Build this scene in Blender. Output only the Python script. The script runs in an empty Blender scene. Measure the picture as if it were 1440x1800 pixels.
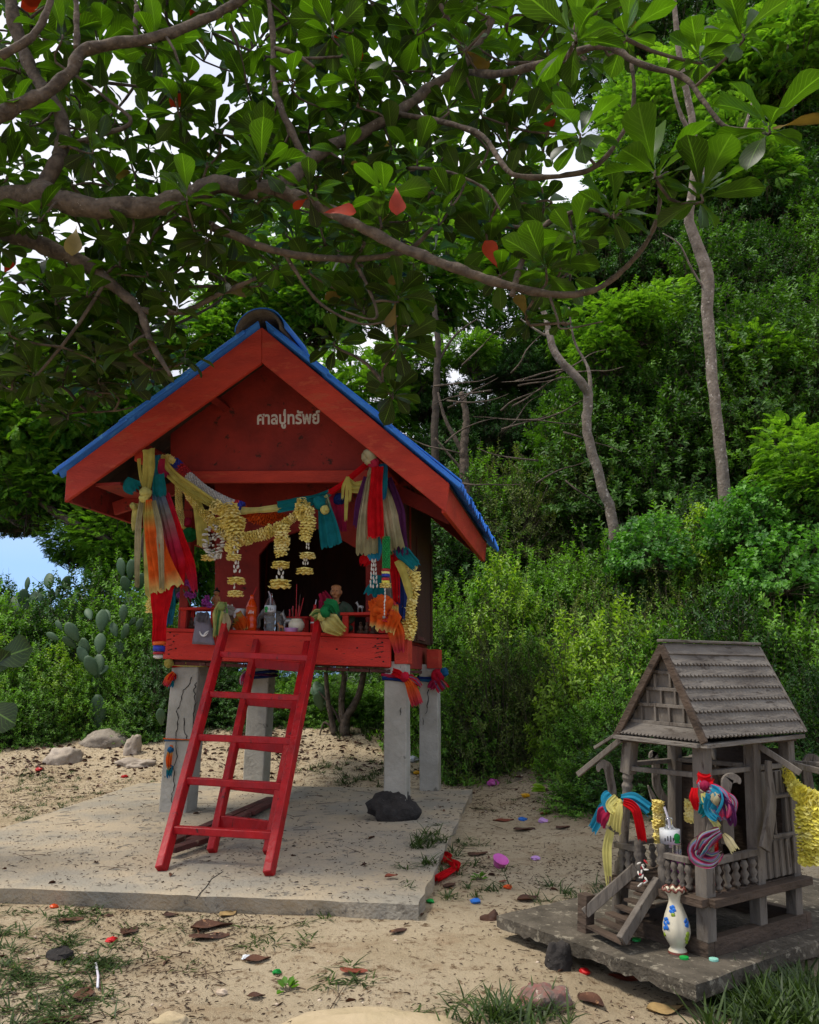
import bpy, bmesh, math, random
import numpy as np
from mathutils import Vector, Matrix, Euler, noise as mnoise

SC = bpy.context.scene
COL = SC.collection
PI = math.pi
RND = random.Random(7)
NR = np.random.RandomState(7)

# ------------------------------------------------------------------ camera
EYE = 0.82; PITCH = math.radians(11.3); FPX = 1442.0
cam = bpy.data.cameras.new('camera'); camo = bpy.data.objects.new('camera', cam); COL.objects.link(camo)
camo.location = (0, 0, EYE); camo.rotation_euler = (math.radians(90) + PITCH, 0, 0)
cam.sensor_fit = 'HORIZONTAL'; cam.sensor_width = 36; cam.lens = 36 * FPX / 1440
cam.clip_start = 0.05; cam.clip_end = 500
SC.camera = camo

# ------------------------------------------------------------------ world and light
SUN_EL, SUN_AZ = math.radians(62), math.radians(262)     # azimuth clockwise from +Y (high on the left)
world = bpy.data.worlds.new('World'); SC.world = world; world.use_nodes = True
nt = world.node_tree; nt.nodes.clear()
wo = nt.nodes.new('ShaderNodeOutputWorld'); bg = nt.nodes.new('ShaderNodeBackground')
sky = nt.nodes.new('ShaderNodeTexSky'); sky.sky_type = 'NISHITA'; sky.sun_disc = False
sky.sun_elevation = SUN_EL; sky.sun_rotation = SUN_AZ; sky.dust_density = 2.0
tc = nt.nodes.new('ShaderNodeTexCoord'); mp = nt.nodes.new('ShaderNodeMapping'); mp.inputs['Scale'].default_value = (1, 1, 2.2)
ns = nt.nodes.new('ShaderNodeTexNoise'); ns.inputs['Scale'].default_value = 1.7; ns.inputs['Detail'].default_value = 5
cr = nt.nodes.new('ShaderNodeValToRGB'); cr.color_ramp.elements[0].position = 0.36; cr.color_ramp.elements[1].position = 0.52
cr.color_ramp.elements[0].color = (0.3, 0.3, 0.3, 1)
mx = nt.nodes.new('ShaderNodeMixRGB'); mx.inputs[2].default_value = (9.8, 9.6, 9.9, 1)
nt.links.new(tc.outputs['Generated'], mp.inputs[0]); nt.links.new(mp.outputs[0], ns.inputs[0])
nt.links.new(ns.outputs[0], cr.inputs[0])
sz_ = nt.nodes.new('ShaderNodeSeparateXYZ'); nt.links.new(tc.outputs['Generated'], sz_.inputs[0])
mz = nt.nodes.new('ShaderNodeMapRange'); nt.links.new(sz_.outputs[2], mz.inputs[0]); mz.inputs[1].default_value = .12; mz.inputs[2].default_value = .34
mm_ = nt.nodes.new('ShaderNodeMath'); mm_.operation = 'MULTIPLY'; nt.links.new(cr.outputs[0], mm_.inputs[0]); nt.links.new(mz.outputs[0], mm_.inputs[1])
nt.links.new(mm_.outputs[0], mx.inputs[0])
mb_ = nt.nodes.new('ShaderNodeMixRGB'); mb_.inputs[0].default_value = .9; mb_.inputs[2].default_value = (2.6, 4.3, 7.4, 1); nt.links.new(sky.outputs[0], mb_.inputs[1])
nt.links.new(mb_.outputs[0], mx.inputs[1])
n2 = nt.nodes.new('ShaderNodeTexNoise'); n2.inputs['Scale'].default_value = 4.5; n2.inputs['Detail'].default_value = 6; nt.links.new(mp.outputs[0], n2.inputs[0])
c2 = nt.nodes.new('ShaderNodeValToRGB'); c2.color_ramp.elements[0].position = .35; c2.color_ramp.elements[1].position = .65
cg = nt.nodes.new('ShaderNodeMixRGB'); cg.inputs[1].default_value = (4.6, 4.8, 5.6, 1); cg.inputs[2].default_value = (8.4, 8.3, 8.5, 1)
nt.links.new(n2.outputs[0], c2.inputs[0]); nt.links.new(c2.outputs[0], cg.inputs[0]); nt.links.new(cg.outputs[0], mx.inputs[2]); nt.links.new(mx.outputs[0], bg.inputs[0]); nt.links.new(bg.outputs[0], wo.inputs[0])
bg.inputs[1].default_value = 0.09
sl = bpy.data.lights.new('sun', 'SUN'); sl.energy = 1.9; sl.angle = math.radians(11); sl.color = (1, .94, .84)
so = bpy.data.objects.new('sun', sl); COL.objects.link(so)
sd = Vector((math.sin(SUN_AZ) * math.cos(SUN_EL), math.cos(SUN_AZ) * math.cos(SUN_EL), math.sin(SUN_EL)))
so.rotation_euler = sd.to_track_quat('Z', 'Y').to_euler(); so.location = sd * 20
vs = SC.view_settings; SC.display_settings.display_device = 'sRGB'
vs.view_transform = 'Standard'; vs.look = 'None'; vs.gamma = 1; vs.use_curve_mapping = False
vs.exposure = 0.9

# ------------------------------------------------------------------ picture measurement -> place
def ray(px, py):
    u = -(py - 900) / FPX
    return ((px - 720) / FPX, math.cos(PITCH) - u * math.sin(PITCH), math.sin(PITCH) + u * math.cos(PITCH))
def proj(p):
    x, y, z = p[0], p[1], p[2] - EYE
    f = y * math.cos(PITCH) + z * math.sin(PITCH); u = -y * math.sin(PITCH) + z * math.cos(PITCH)
    return (720 + FPX * x / f, 900 - FPX * u / f)
def at(px, py, Y):
    r = ray(px, py); k = Y / r[1]
    return Vector((r[0] * k, Y, EYE + r[2] * k))
def gz(px, py, z=0.0):
    r = ray(px, py); k = (z - EYE) / r[2]
    return Vector((r[0] * k, r[1] * k, z))
class Frame:
    def __init__(s, ox, oy, deg, kv=1.0):
        s.kv = kv; s.o = (ox, oy); s.c = math.cos(math.radians(deg)); s.s = math.sin(math.radians(deg)); s.deg = deg
    def W(s, u, v, z):
        v = v * s.kv; return Vector((s.o[0] + u * s.c + v * s.s, s.o[1] - u * s.s + v * s.c, z))
    def PV(s, px, py, v):
        r = ray(px, py); n = (s.s, s.c)
        k = (v + s.o[0] * n[0] + s.o[1] * n[1]) / (r[0] * n[0] + r[1] * n[1])
        return Vector((r[0] * k, r[1] * k, EYE + r[2] * k))
    def uv(s, P):
        x, y = P[0] - s.o[0], P[1] - s.o[1]
        return (x * s.c - y * s.s, x * s.s + y * s.c, P[2])
    @property
    def U(s): return Vector((s.c, -s.s, 0))
    @property
    def V(s): return Vector((s.s, s.c, 0))
S = Frame(-0.7648, 4.733, 9.7)      # big shrine: u across its front, v into its depth
M = Frame(0.80, 2.40, 56, .9)           # little wooden shrine
TILT = 0.037
def SW(u, v, z): return S.W(u, v, z - TILT * u)

def hx(s):
    o = []
    for i in (0, 2, 4):
        c = int(s[i:i + 2], 16) / 255
        o.append(c / 12.92 if c < .04045 else ((c + .055) / 1.055) ** 2.4)
    return tuple(o)

# ------------------------------------------------------------------ materials
def newmat(name):
    m = bpy.data.materials.new(name); m.use_nodes = True
    n = m.node_tree; b = n.nodes['Principled BSDF']
    return m, n, b
def mat(name, c1, c2=None, scale=6, rough=.7, bump=.0, bscale=60, c3=None, s3=25, t3=.62, spec=.35, stretch=(1, 1, 1), metal=0,
        trans=0, emit=0, sheen=0, coords='Object', contrast=(.35, .65), ior=1.45, coat=0, rbump=None):
    m, n, b = newmat(name)
    L = n.links.new
    t = n.nodes.new('ShaderNodeTexCoord'); mp = n.nodes.new('ShaderNodeMapping'); mp.inputs['Scale'].default_value = stretch
    L(t.outputs[coords], mp.inputs[0])
    oi = n.nodes.new('ShaderNodeObjectInfo'); ad = n.nodes.new('ShaderNodeVectorMath'); ad.operation = 'MULTIPLY_ADD'
    cx = n.nodes.new('ShaderNodeCombineXYZ')
    for i in range(3): L(oi.outputs['Random'], cx.inputs[i])
    L(cx.outputs[0], ad.inputs[0]); ad.inputs[1].default_value = (9.1, 7.3, 5.7); L(mp.outputs[0], ad.inputs[2])
    vec = ad.outputs[0]
    if c2 is None: c2 = tuple(x * .75 for x in c1)
    nz = n.nodes.new('ShaderNodeTexNoise'); nz.inputs['Scale'].default_value = scale; nz.inputs['Detail'].default_value = 6
    nz.inputs['Roughness'].default_value = .6
    L(vec, nz.inputs[0])
    r = n.nodes.new('ShaderNodeValToRGB'); r.color_ramp.elements[0].position, r.color_ramp.elements[1].position = contrast
    r.color_ramp.elements[0].color = (*c1, 1); r.color_ramp.elements[1].color = (*c2, 1)
    L(nz.outputs[0], r.inputs[0]); out = r.outputs[0]
    if c3 is not None:
        n3 = n.nodes.new('ShaderNodeTexNoise'); n3.inputs['Scale'].default_value = s3; n3.inputs['Detail'].default_value = 8
        n3.inputs['Roughness'].default_value = .7
        L(vec, n3.inputs[0])
        r3 = n.nodes.new('ShaderNodeValToRGB'); r3.color_ramp.elements[0].position = t3; r3.color_ramp.elements[1].position = t3 + .05
        L(n3.outputs[0], r3.inputs[0])
        mm = n.nodes.new('ShaderNodeMixRGB'); mm.inputs[2].default_value = (*c3, 1)
        L(r3.outputs[0], mm.inputs[0]); L(out, mm.inputs[1]); out = mm.outputs[0]
    L(out, b.inputs['Base Color'])
    b.inputs['Roughness'].default_value = rough; b.inputs['Specular IOR Level'].default_value = spec
    b.inputs['Metallic'].default_value = metal; b.inputs['IOR'].default_value = ior
    if coat: b.inputs['Coat Weight'].default_value = coat; b.inputs['Coat Roughness'].default_value = .25
    if trans: b.inputs['Transmission Weight'].default_value = trans
    if bump:
        nb = n.nodes.new('ShaderNodeTexNoise'); nb.inputs['Scale'].default_value = bscale; nb.inputs['Detail'].default_value = 6
        L(vec, nb.inputs[0])
        bm = n.nodes.new('ShaderNodeBump'); bm.inputs['Strength'].default_value = bump; bm.inputs['Distance'].default_value = .01
        L(nb.outputs[0], bm.inputs['Height']); L(bm.outputs[0], b.inputs['Normal'])
    return m
def leafmat(name, dark, light, rough=.45, trl=.35, tcol=None, spec=.4, back=None, objrand=.25, vein=False):
    """foliage: per-leaf value in the 'var' attribute, part of the light passes through the blade"""
    m, n, b = newmat(name); L = n.links.new
    at_ = n.nodes.new('ShaderNodeAttribute'); at_.attribute_name = 'var'
    oi = n.nodes.new('ShaderNodeObjectInfo')
    ma = n.nodes.new('ShaderNodeMath'); ma.operation = 'MULTIPLY_ADD'; ma.inputs[1].default_value = objrand; L(oi.outputs['Random'], ma.inputs[0])
    L(at_.outputs['Fac'], ma.inputs[2])
    m2 = n.nodes.new('ShaderNodeMath'); m2.operation = 'SUBTRACT'; L(ma.outputs[0], m2.inputs[0]); m2.inputs[1].default_value = objrand * .5
    r = n.nodes.new('ShaderNodeValToRGB'); r.color_ramp.elements[0].color = (*dark, 1); r.color_ramp.elements[1].color = (*light, 1)
    r.color_ramp.elements[0].position = .05; r.color_ramp.elements[1].position = .95
    L(m2.outputs[0], r.inputs[0]); col = r.outputs[0]
    t = n.nodes.new('ShaderNodeTexCoord'); nz = n.nodes.new('ShaderNodeTexNoise'); nz.inputs['Scale'].default_value = 14; nz.inputs['Detail'].default_value = 5
    L(t.outputs['Object'], nz.inputs[0])
    hs = n.nodes.new('ShaderNodeHueSaturation'); mr = n.nodes.new('ShaderNodeMapRange'); L(nz.outputs[0], mr.inputs[0])
    mr.inputs[1].default_value = .3; mr.inputs[2].default_value = .7; mr.inputs[3].default_value = .75; mr.inputs[4].default_value = 1.2
    L(mr.outputs[0], hs.inputs['Value']); L(col, hs.inputs['Color']); col = hs.outputs[0]
    if vein:
        uvn = n.nodes.new('ShaderNodeUVMap'); sx = n.nodes.new('ShaderNodeSeparateXYZ'); L(uvn.outputs[0], sx.inputs[0])
        ab = n.nodes.new('ShaderNodeMath'); ab.operation = 'ABSOLUTE'; L(sx.outputs[0], ab.inputs[0])
        w = n.nodes.new('ShaderNodeMath'); w.operation = 'MULTIPLY_ADD'; L(ab.outputs[0], w.inputs[0]); w.inputs[1].default_value = -.35; L(sx.outputs[1], w.inputs[2])
        w2 = n.nodes.new('ShaderNodeMath'); w2.operation = 'MULTIPLY'; L(w.outputs[0], w2.inputs[0]); w2.inputs[1].default_value = 62
        sn = n.nodes.new('ShaderNodeMath'); sn.operation = 'SINE'; L(w2.outputs[0], sn.inputs[0])
        gt = n.nodes.new('ShaderNodeMapRange'); L(sn.outputs[0], gt.inputs[0]); gt.inputs[1].default_value = .8; gt.inputs[2].default_value = 1; gt.inputs[3].default_value = 0; gt.inputs[4].default_value = .3
        md = n.nodes.new('ShaderNodeMapRange'); L(ab.outputs[0], md.inputs[0]); md.inputs[1].default_value = .03; md.inputs[2].default_value = .07; md.inputs[3].default_value = .7; md.inputs[4].default_value = 0
        mxm = n.nodes.new('ShaderNodeMath'); mxm.operation = 'MAXIMUM'; L(gt.outputs[0], mxm.inputs[0]); L(md.outputs[0], mxm.inputs[1])
        mv = n.nodes.new('ShaderNodeMixRGB'); L(mxm.outputs[0], mv.inputs[0]); L(col, mv.inputs[1]); mv.inputs[2].default_value = (*[min(1, x * 1.7 + .02) for x in light], 1)
        col = mv.outputs[0]
    if back is not None:
        ge = n.nodes.new('ShaderNodeNewGeometry'); mb = n.nodes.new('ShaderNodeMixRGB'); mb.blend_type = 'MULTIPLY'
        L(ge.outputs['Backfacing'], mb.inputs[0]); L(col, mb.inputs[1]); mb.inputs[2].default_value = (*back, 1); colb = mb.outputs[0]
    else: colb = col
    L(colb, b.inputs['Base Color']); b.inputs['Roughness'].default_value = rough; b.inputs['Specular IOR Level'].default_value = spec
    tr = n.nodes.new('ShaderNodeBsdfTranslucent'); mt = n.nodes.new('ShaderNodeMixRGB'); mt.blend_type = 'MULTIPLY'; mt.inputs[0].default_value = 1
    L(col, mt.inputs[1]); mt.inputs[2].default_value = (*(tcol or (1.6, 1.9, .6)), 1); L(mt.outputs[0], tr.inputs[0])
    ms = n.nodes.new('ShaderNodeMixShader'); ms.inputs[0].default_value = trl
    L(b.outputs[0], ms.inputs[1]); L(tr.outputs[0], ms.inputs[2]); L(ms.outputs[0], n.nodes['Material Output'].inputs[0])
    return m
def clothmat(name, stops, trl=.45, rough=.9, stripes=0):
    """dyed gauze: the dye runs along the strip (uv.y) with the given stops"""
    m, n, b = newmat(name); L = n.links.new
    uvn = n.nodes.new('ShaderNodeUVMap'); sx = n.nodes.new('ShaderNodeSeparateXYZ'); L(uvn.outputs[0], sx.inputs[0])
    src = sx.outputs[0] if stripes else sx.outputs[1]
    if stripes:
        nn = n.nodes.new('ShaderNodeTexNoise'); nn.inputs['Scale'].default_value = 2; L(uvn.outputs[0], nn.inputs[0])
        q = n.nodes.new('ShaderNodeMath'); q.operation = 'MULTIPLY_ADD'; L(nn.outputs[0], q.inputs[0]); q.inputs[1].default_value = .5; L(src, q.inputs[2])
        q2 = n.nodes.new('ShaderNodeMath'); q2.operation = 'FRACT'; q3 = n.nodes.new('ShaderNodeMath'); q3.operation = 'MULTIPLY'; q3.inputs[1].default_value = stripes
        L(q.outputs[0], q3.inputs[0]); L(q3.outputs[0], q2.inputs[0]); src = q2.outputs[0]
    r = n.nodes.new('ShaderNodeValToRGB')
    while len(r.color_ramp.elements) < len(stops): r.color_ramp.elements.new(.5)
    for e, (p, c) in zip(r.color_ramp.elements, sorted(stops)): e.position = p; e.color = (*c, 1)
    L(src, r.inputs[0])
    t = n.nodes.new('ShaderNodeTexCoord'); nz = n.nodes.new('ShaderNodeTexNoise'); nz.inputs['Scale'].default_value = 18; nz.inputs['Detail'].default_value = 6
    L(t.outputs['Object'], nz.inputs[0])
    mr = n.nodes.new('ShaderNodeMapRange'); L(nz.outputs[0], mr.inputs[0]); mr.inputs[1].default_value = .3; mr.inputs[2].default_value = .7; mr.inputs[3].default_value = .68; mr.inputs[4].default_value = 1.1
    hs = n.nodes.new('ShaderNodeHueSaturation'); L(mr.outputs[0], hs.inputs['Value']); L(r.outputs[0], hs.inputs['Color'])
    wv = n.nodes.new('ShaderNodeTexNoise'); wv.inputs['Scale'].default_value = 500
    L(t.outputs['Object'], wv.inputs[0]); bm = n.nodes.new('ShaderNodeBump'); bm.inputs['Strength'].default_value = .25; bm.inputs['Distance'].default_value = .002
    L(wv.outputs[0], bm.inputs['Height']); L(bm.outputs[0], b.inputs['Normal'])
    L(hs.outputs[0], b.inputs['Base Color']); b.inputs['Roughness'].default_value = rough; b.inputs['Specular IOR Level'].default_value = .1
    tr = n.nodes.new('ShaderNodeBsdfTranslucent'); L(hs.outputs[0], tr.inputs[0])
    ms = n.nodes.new('ShaderNodeMixShader'); ms.inputs[0].default_value = trl
    L(b.outputs[0], ms.inputs[1]); L(tr.outputs[0], ms.inputs[2]); L(ms.outputs[0], n.nodes['Material Output'].inputs[0])
    return m

K = {}
K['red'] = mat('faded_red_paint', hx('c03d29'), hx('a03022'), 3, .65, .5, 40, c3=hx('b4472f'), s3=5, t3=.56, stretch=(1, 1, 3))
K['red_bright'] = mat('bright_red_paint', hx('cb3222'), hx('b3281e'), 5, .62, .4, 60, c3=hx('7c2b1e'), s3=26, t3=.6, stretch=(1, 1, 4))
K['red_gloss'] = mat('glossy_red_paint', hx('b40f16'), hx('8e1017'), 9, .45, .5, 50, c3=hx('4f1a18'), s3=22, t3=.61, spec=.4, stretch=(1, 1, .5))
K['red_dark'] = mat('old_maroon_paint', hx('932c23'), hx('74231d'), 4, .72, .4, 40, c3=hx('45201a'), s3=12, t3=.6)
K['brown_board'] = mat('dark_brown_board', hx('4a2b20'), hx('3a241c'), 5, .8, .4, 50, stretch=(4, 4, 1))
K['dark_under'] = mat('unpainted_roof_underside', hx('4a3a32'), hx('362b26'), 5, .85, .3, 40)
K['blue_tile'] = mat('blue_roof_tile_paint', hx('3f88e6'), hx('3272d6'), 8, .5, .3, 50, c3=hx('5c9be2'), s3=9, t3=.6)
K['grey_tile'] = mat('bare_cement_tile', hx('6d655c'), hx('554d46'), 12, .9, .5, 80)
K['pillar'] = mat('painted_concrete_pillar', hx('aba598'), hx('918c7f'), 5, .85, .5, 45, c3=hx('6c675c'), s3=11, t3=.63)
K['concrete'] = mat('sandy_concrete', hx('ab9b82'), hx('918a7c'), 2.6, .92, .9, 70, c3=hx('736c60'), s3=13, t3=.57, contrast=(.4, .62))
K['concrete_old'] = mat('mossy_concrete', hx('5d5549'), hx('413b31'), 12, .95, .9, 60, c3=hx('7f7767'), s3=34, t3=.56)
K['crack'] = mat('crack', hx('2a2622'), hx('1c1917'), 5, .95)
K['greywood'] = mat('weathered_grey_wood', hx('746c62'), hx('544c44'), 16, .88, .8, 70, c3=hx('4a4138'), s3=30, t3=.58, stretch=(1, 1, .25))
K['greywood_h'] = mat('weathered_grey_plank', hx('746d64'), hx('534c45'), 14, .88, .8, 70, c3=hx('473f37'), s3=26, t3=.58, stretch=(.35, .35, 1.6))
K['brownwood'] = mat('weathered_brown_wood', hx('55463a'), hx('3e3329'), 14, .88, .8, 70, c3=hx('332921'), s3=28, t3=.58, stretch=(.4, .4, 1))
K['planks'] = mat('old_red_brown_plank', hx('5a3029'), hx('40241f'), 6, .85, .6, 60, c3=hx('75604f'), s3=18, t3=.6)
K['bark'] = mat('grey_brown_bark', hx('675a4d'), hx('40372f'), 22, .93, 1.0, 45, c3=hx('8f8578'), s3=40, t3=.63, stretch=(1, 1, 1))
K['bark_pale'] = mat('pale_mottled_bark', hx('84786c'), hx('5f5449'), 12, .92, 1.0, 40, c3=hx('aaa094'), s3=14, t3=.58)
K['bark_dark'] = mat('dark_bark', hx('4e443a'), hx('37302a'), 12, .95, .8, 40)
K['rock_black'] = mat('pitted_black_rock', hx('3a3531'), hx('24211f'), 18, .9, 1.0, 60, c3=hx('8d867b'), s3=55, t3=.66)
K['rock_grey'] = mat('grey_rock', hx('9b9082'), hx('7a7064'), 6, .92, .9, 30, c3=hx('b8ab98'), s3=12, t3=.6)
K['rock_pale'] = mat('pale_rock', hx('b3a595'), hx('938676'), 6, .92, .8, 30)
K['rock_pink'] = mat('pink_stained_rock', hx('7e5048'), hx('6d645a'), 45, .92, .9, 40, c3=hx('b8a896'), s3=30, t3=.6)
K['rock_sand'] = mat('sandstone', hx('b5a284'), hx('a0906f'), 5, .95, .5, 50, c3=hx('7a6d58'), s3=16, t3=.68)
K['leaf_dry'] = mat('dry_brown_leaf', hx('573827'), hx('3a251c'), 14, .75, .4, 60, c3=hx('8c6647'), s3=25, t3=.6)
K['leaf_dry_pale'] = mat('dry_tan_leaf', hx('a68a5a'), hx('7d6644'), 14, .8, .4, 60)
K['leaf_red'] = mat('red_brown_leaf', hx('84402c'), hx('67301f'), 14, .6, .3, 60)
K['litter'] = mat('litter_bits', hx('5c4838'), hx('382c23'), 30, .9)
K['shell'] = mat('pale_fragments', hx('c9b8a2'), hx('9c8570'), 20, .9)
K['petal'] = mat('yellow_plastic_petal', hx('ead068'), hx('dcbb4c'), 30, .8, c3=hx('f4e6a6'), s3=40, t3=.5, spec=.15)
K['petal_b'] = mat('bright_yellow_petal', hx('eadf66'), hx('dccb4c'), 30, .8, c3=hx('f3edb0'), s3=50, t3=.55)
K['petal'] = leafmat('yellow_plastic_petal', hx('f0de86'), hx('fdf6cf'), .8, .18, (1, .95, .7), .15, objrand=.9)
K['petal_b'] = leafmat('bright_yellow_petal', hx('eadf62'), hx('faf6bc'), .8, .18, (1, .98, .7), .15, objrand=.9)
K['white_bud'] = mat('white_plastic_bud', hx('d5d0c4'), hx('b5aea4'), 30, .5)
K['bead_white'] = mat('white_bead', hx('c9c2ba'), hx('9d948e'), 60, .5)
K['bead_green'] = mat('green_bead', hx('1c8a3e'), hx('0f6b33'), 40, .45)
K['bead_blue'] = mat('blue_bead', hx('2e3aa5'), hx('27307f'), 30, .45)
K['bead_red'] = mat('red_bead', hx('b5242a'), hx('8f1d22'), 30, .45)
K['bead_orange'] = mat('orange_petal', hx('e0641c'), hx('c44f18'), 30, .6)
K['purple'] = mat('purple_orchid_petal', hx('8a2f86'), hx('6c2069'), 40, .6, c3=hx('c783c0'), s3=60, t3=.62)
K['green_cloth'] = mat('green_satin', hx('2f7a4c'), hx('24603c'), 8, .6, .3, 30)
K['cream'] = mat('cream_glaze', hx('cfc6ae'), hx('bdb49c'), 10, .35, spec=.5)
K['white'] = mat('white_gloss', hx('d9d9d6'), hx('c3c3c0'), 10, .4, spec=.5)
K['pinkplastic'] = mat('pink_plastic', hx('d765b8'), hx('c455a6'), 10, .35, spec=.5)
K['lilacplastic'] = mat('lilac_plastic', hx('c79ad0'), hx('b387bd'), 10, .4)
K['blueplastic'] = mat('blue_plastic', hx('2a70c8'), hx('1f5aa8'), 10, .4)
K['greenplastic'] = mat('green_plastic', hx('17903b'), hx('0f7a30'), 10, .4)
K['mint'] = mat('mint_plastic', hx('8fc7b4'), hx('79b19e'), 10, .4)
K['orangeplastic'] = mat('orange_plastic', hx('e0551c'), hx('c44612'), 10, .4)
K['redplastic'] = mat('red_plastic', hx('c81f22'), hx('a8171a'), 10, .4)
K['yellowplastic'] = mat('yellow_plastic', hx('e0a81c'), hx('c99216'), 10, .4)
K['silver'] = mat('tarnished_silver', hx('a9a7a2'), hx('74706b'), 40, .4, metal=.6)
K['elephant'] = mat('grey_glazed_figure', hx('7e7a74'), hx('57534e'), 20, .5, .3, 60)
K['goldskin'] = mat('gilded_skin', hx('b07a4c'), hx('8d5a38'), 20, .45, .2, 60)
K['hair'] = mat('black_hair', hx('1c1817'), hx('120f0e'), 20, .6)
K['robe'] = mat('dark_green_robe', hx('2d4a36'), hx('3c4436'), 20, .75)
K['brownfig'] = mat('dark_brown_figure', hx('5c4434'), hx('3a2b22'), 40, .5)
K['bagfabric'] = mat('grey_bag_fabric', hx('77707a'), hx('686168'), 10, .6, .3, 60)
K['orangeliquid'] = mat('orange_drink', hx('f0500f'), hx('e8450a'), 10, .15, spec=.6, trans=.25)
K['redglass'] = mat('red_glass', hx('d0060c'), hx('b8040a'), 10, .08, spec=.6, trans=.6)
K['clear'] = mat('clear_plastic', (.93, .95, .95), (.88, .9, .9), 10, .05, spec=.5, trans=.97, ior=1.3)
K['labelwhite'] = mat('white_label', hx('cfd3d6'), hx('c4c8cb'), 10, .5)
K['text_white'] = mat('white_lettering', hx('dcd8d4'), hx('c8c4c0'), 20, .6)
K['ink'] = mat('dark_ink', hx('23242a'), hx('1b1c20'), 20, .6)
K['straw_red'] = mat('red_straw', hx('c42a2a'), hx('b02424'), 10, .4)
K['straw_white'] = mat('white_straw', hx('dcd6dc'), hx('c8c0cc'), 10, .4)
K['cactus'] = leafmat('cactus_pad', hx('3c5638'), hx('64835a'), .6, .0)
K['cactus_rim'] = mat('cactus_rim', hx('93a58a'), hx('7b8d73'), 30, .8)
K['almond'] = leafmat('sea_almond_leaf', hx('1b270c'), hx('3a5219'), .42, .38, (2.9, 3.7, .45), .3, back=(.95, .75, .55), vein=True)
K['almond_red'] = leafmat('red_sea_almond_leaf', hx('86220f'), hx('a53a1c'), .5, .25, (1.1, .9, .7), .25)
K['almond_old'] = leafmat('yellowing_sea_almond_leaf', hx('5c4a20'), hx('7a6a2e'), .55, .25, (1.3, 1.2, .7), .25)
K['shrub'] = leafmat('shrub_leaf', hx('2d5018'), hx('78a838'), .5, .3, (1.6, 1.8, .4), .35)
K['shrub_hill'] = leafmat('hillside_leaf', hx('213f16'), hx('557f2c'), .5, .24, (1.6, 1.8, .4), .3)  # darker copy of the shrub leaf: dimmer light on the hill put into its colour
K['shrub_yellow'] = leafmat('yellow_green_leaf', hx('4a741e'), hx('9dbb40'), .45, .35, (1.4, 1.6, .5), .4)
K['shrub_dark'] = leafmat('dark_leaf', hx('1c3a15'), hx('456f28'), .5, .22, (1.6, 1.8, .4), .35)
K['feather'] = leafmat('feathery_leaflet', hx('38641c'), hx('86b03a'), .5, .36, (1.5, 1.7, .5), .3)
K['vine'] = leafmat('round_vine_leaf', hx('35642a'), hx('6ba03c'), .5, .28, (1.4, 1.7, .6), .3)
K['olive'] = leafmat('olive_leaf', hx('414f20'), hx('7d9044'), .5, .3, (1.4, 1.5, .6), .3)
K['grass'] = leafmat('grass_blade', hx('26371a'), hx('4c602c'), .5, .3, (1.4, 1.6, .5), .3)
K['twig'] = mat('shrub_stem', hx('5f5546'), hx('453d32'), 20, .9)
G = {n: hx(h) for n, h in dict(yel='cbbd62', lemon='ddd481', red='d2161f', rose='c2304f', teal='1f7f86', blue='2f6f9c', grey='8b857e', ora='ef6a28', khaki='a39a6e', dkblue='2a3c7a', purple='63305f', green='2b8a4d', pink='d86a9c', sky='2f93b5', cream='c9bd98', pale='b9b5aa', magenta='a0244e').items()}
def ck(name, *cols, **kw):
    n = len(cols)
    K[name] = clothmat(name, [(i / max(1, n - 1), G[c]) for i, c in enumerate(cols)], **kw)
ck('cl_yellow', 'yel', 'yel'); ck('cl_lemon', 'lemon', 'lemon'); ck('cl_red', 'red', 'red'); ck('cl_teal', 'teal', 'teal')
ck('cl_grey', 'grey', 'grey'); ck('cl_yor', 'khaki', 'lemon', 'yel'); ck('cl_orange', 'ora', 'yel', 'ora', 'ora', 'ora', 'lemon')
ck('cl_greyred', 'blue', 'grey', 'rose', 'red', 'red'); ck('cl_redlong', 'rose', 'red', 'red', 'rose'); ck('cl_rose', 'rose', 'magenta')
ck('cl_khaki', 'khaki', 'cream', 'khaki'); ck('cl_purple', 'purple', 'purple'); ck('cl_green', 'green', 'green')
ck('cl_blue', 'blue', 'teal', 'blue'); ck('cl_dkblue', 'dkblue', 'dkblue'); ck('cl_sky', 'sky', 'sky')
ck('cl_redblue', 'blue', 'rose', 'red', 'grey', stripes=2); ck('cl_rainbow', 'pink', 'sky', 'cream', 'purple', 'rose', 'sky', stripes=3)
ck('cl_tealgreen', 'lemon', 'teal', 'teal'); ck('cl_pink', 'cream', 'pink', 'rose'); ck('cl_greenyel', 'green', 'lemon', 'green', 'yel', stripes=2)
ck('cl_oranger', 'ora', 'ora', 'rose')

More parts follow.
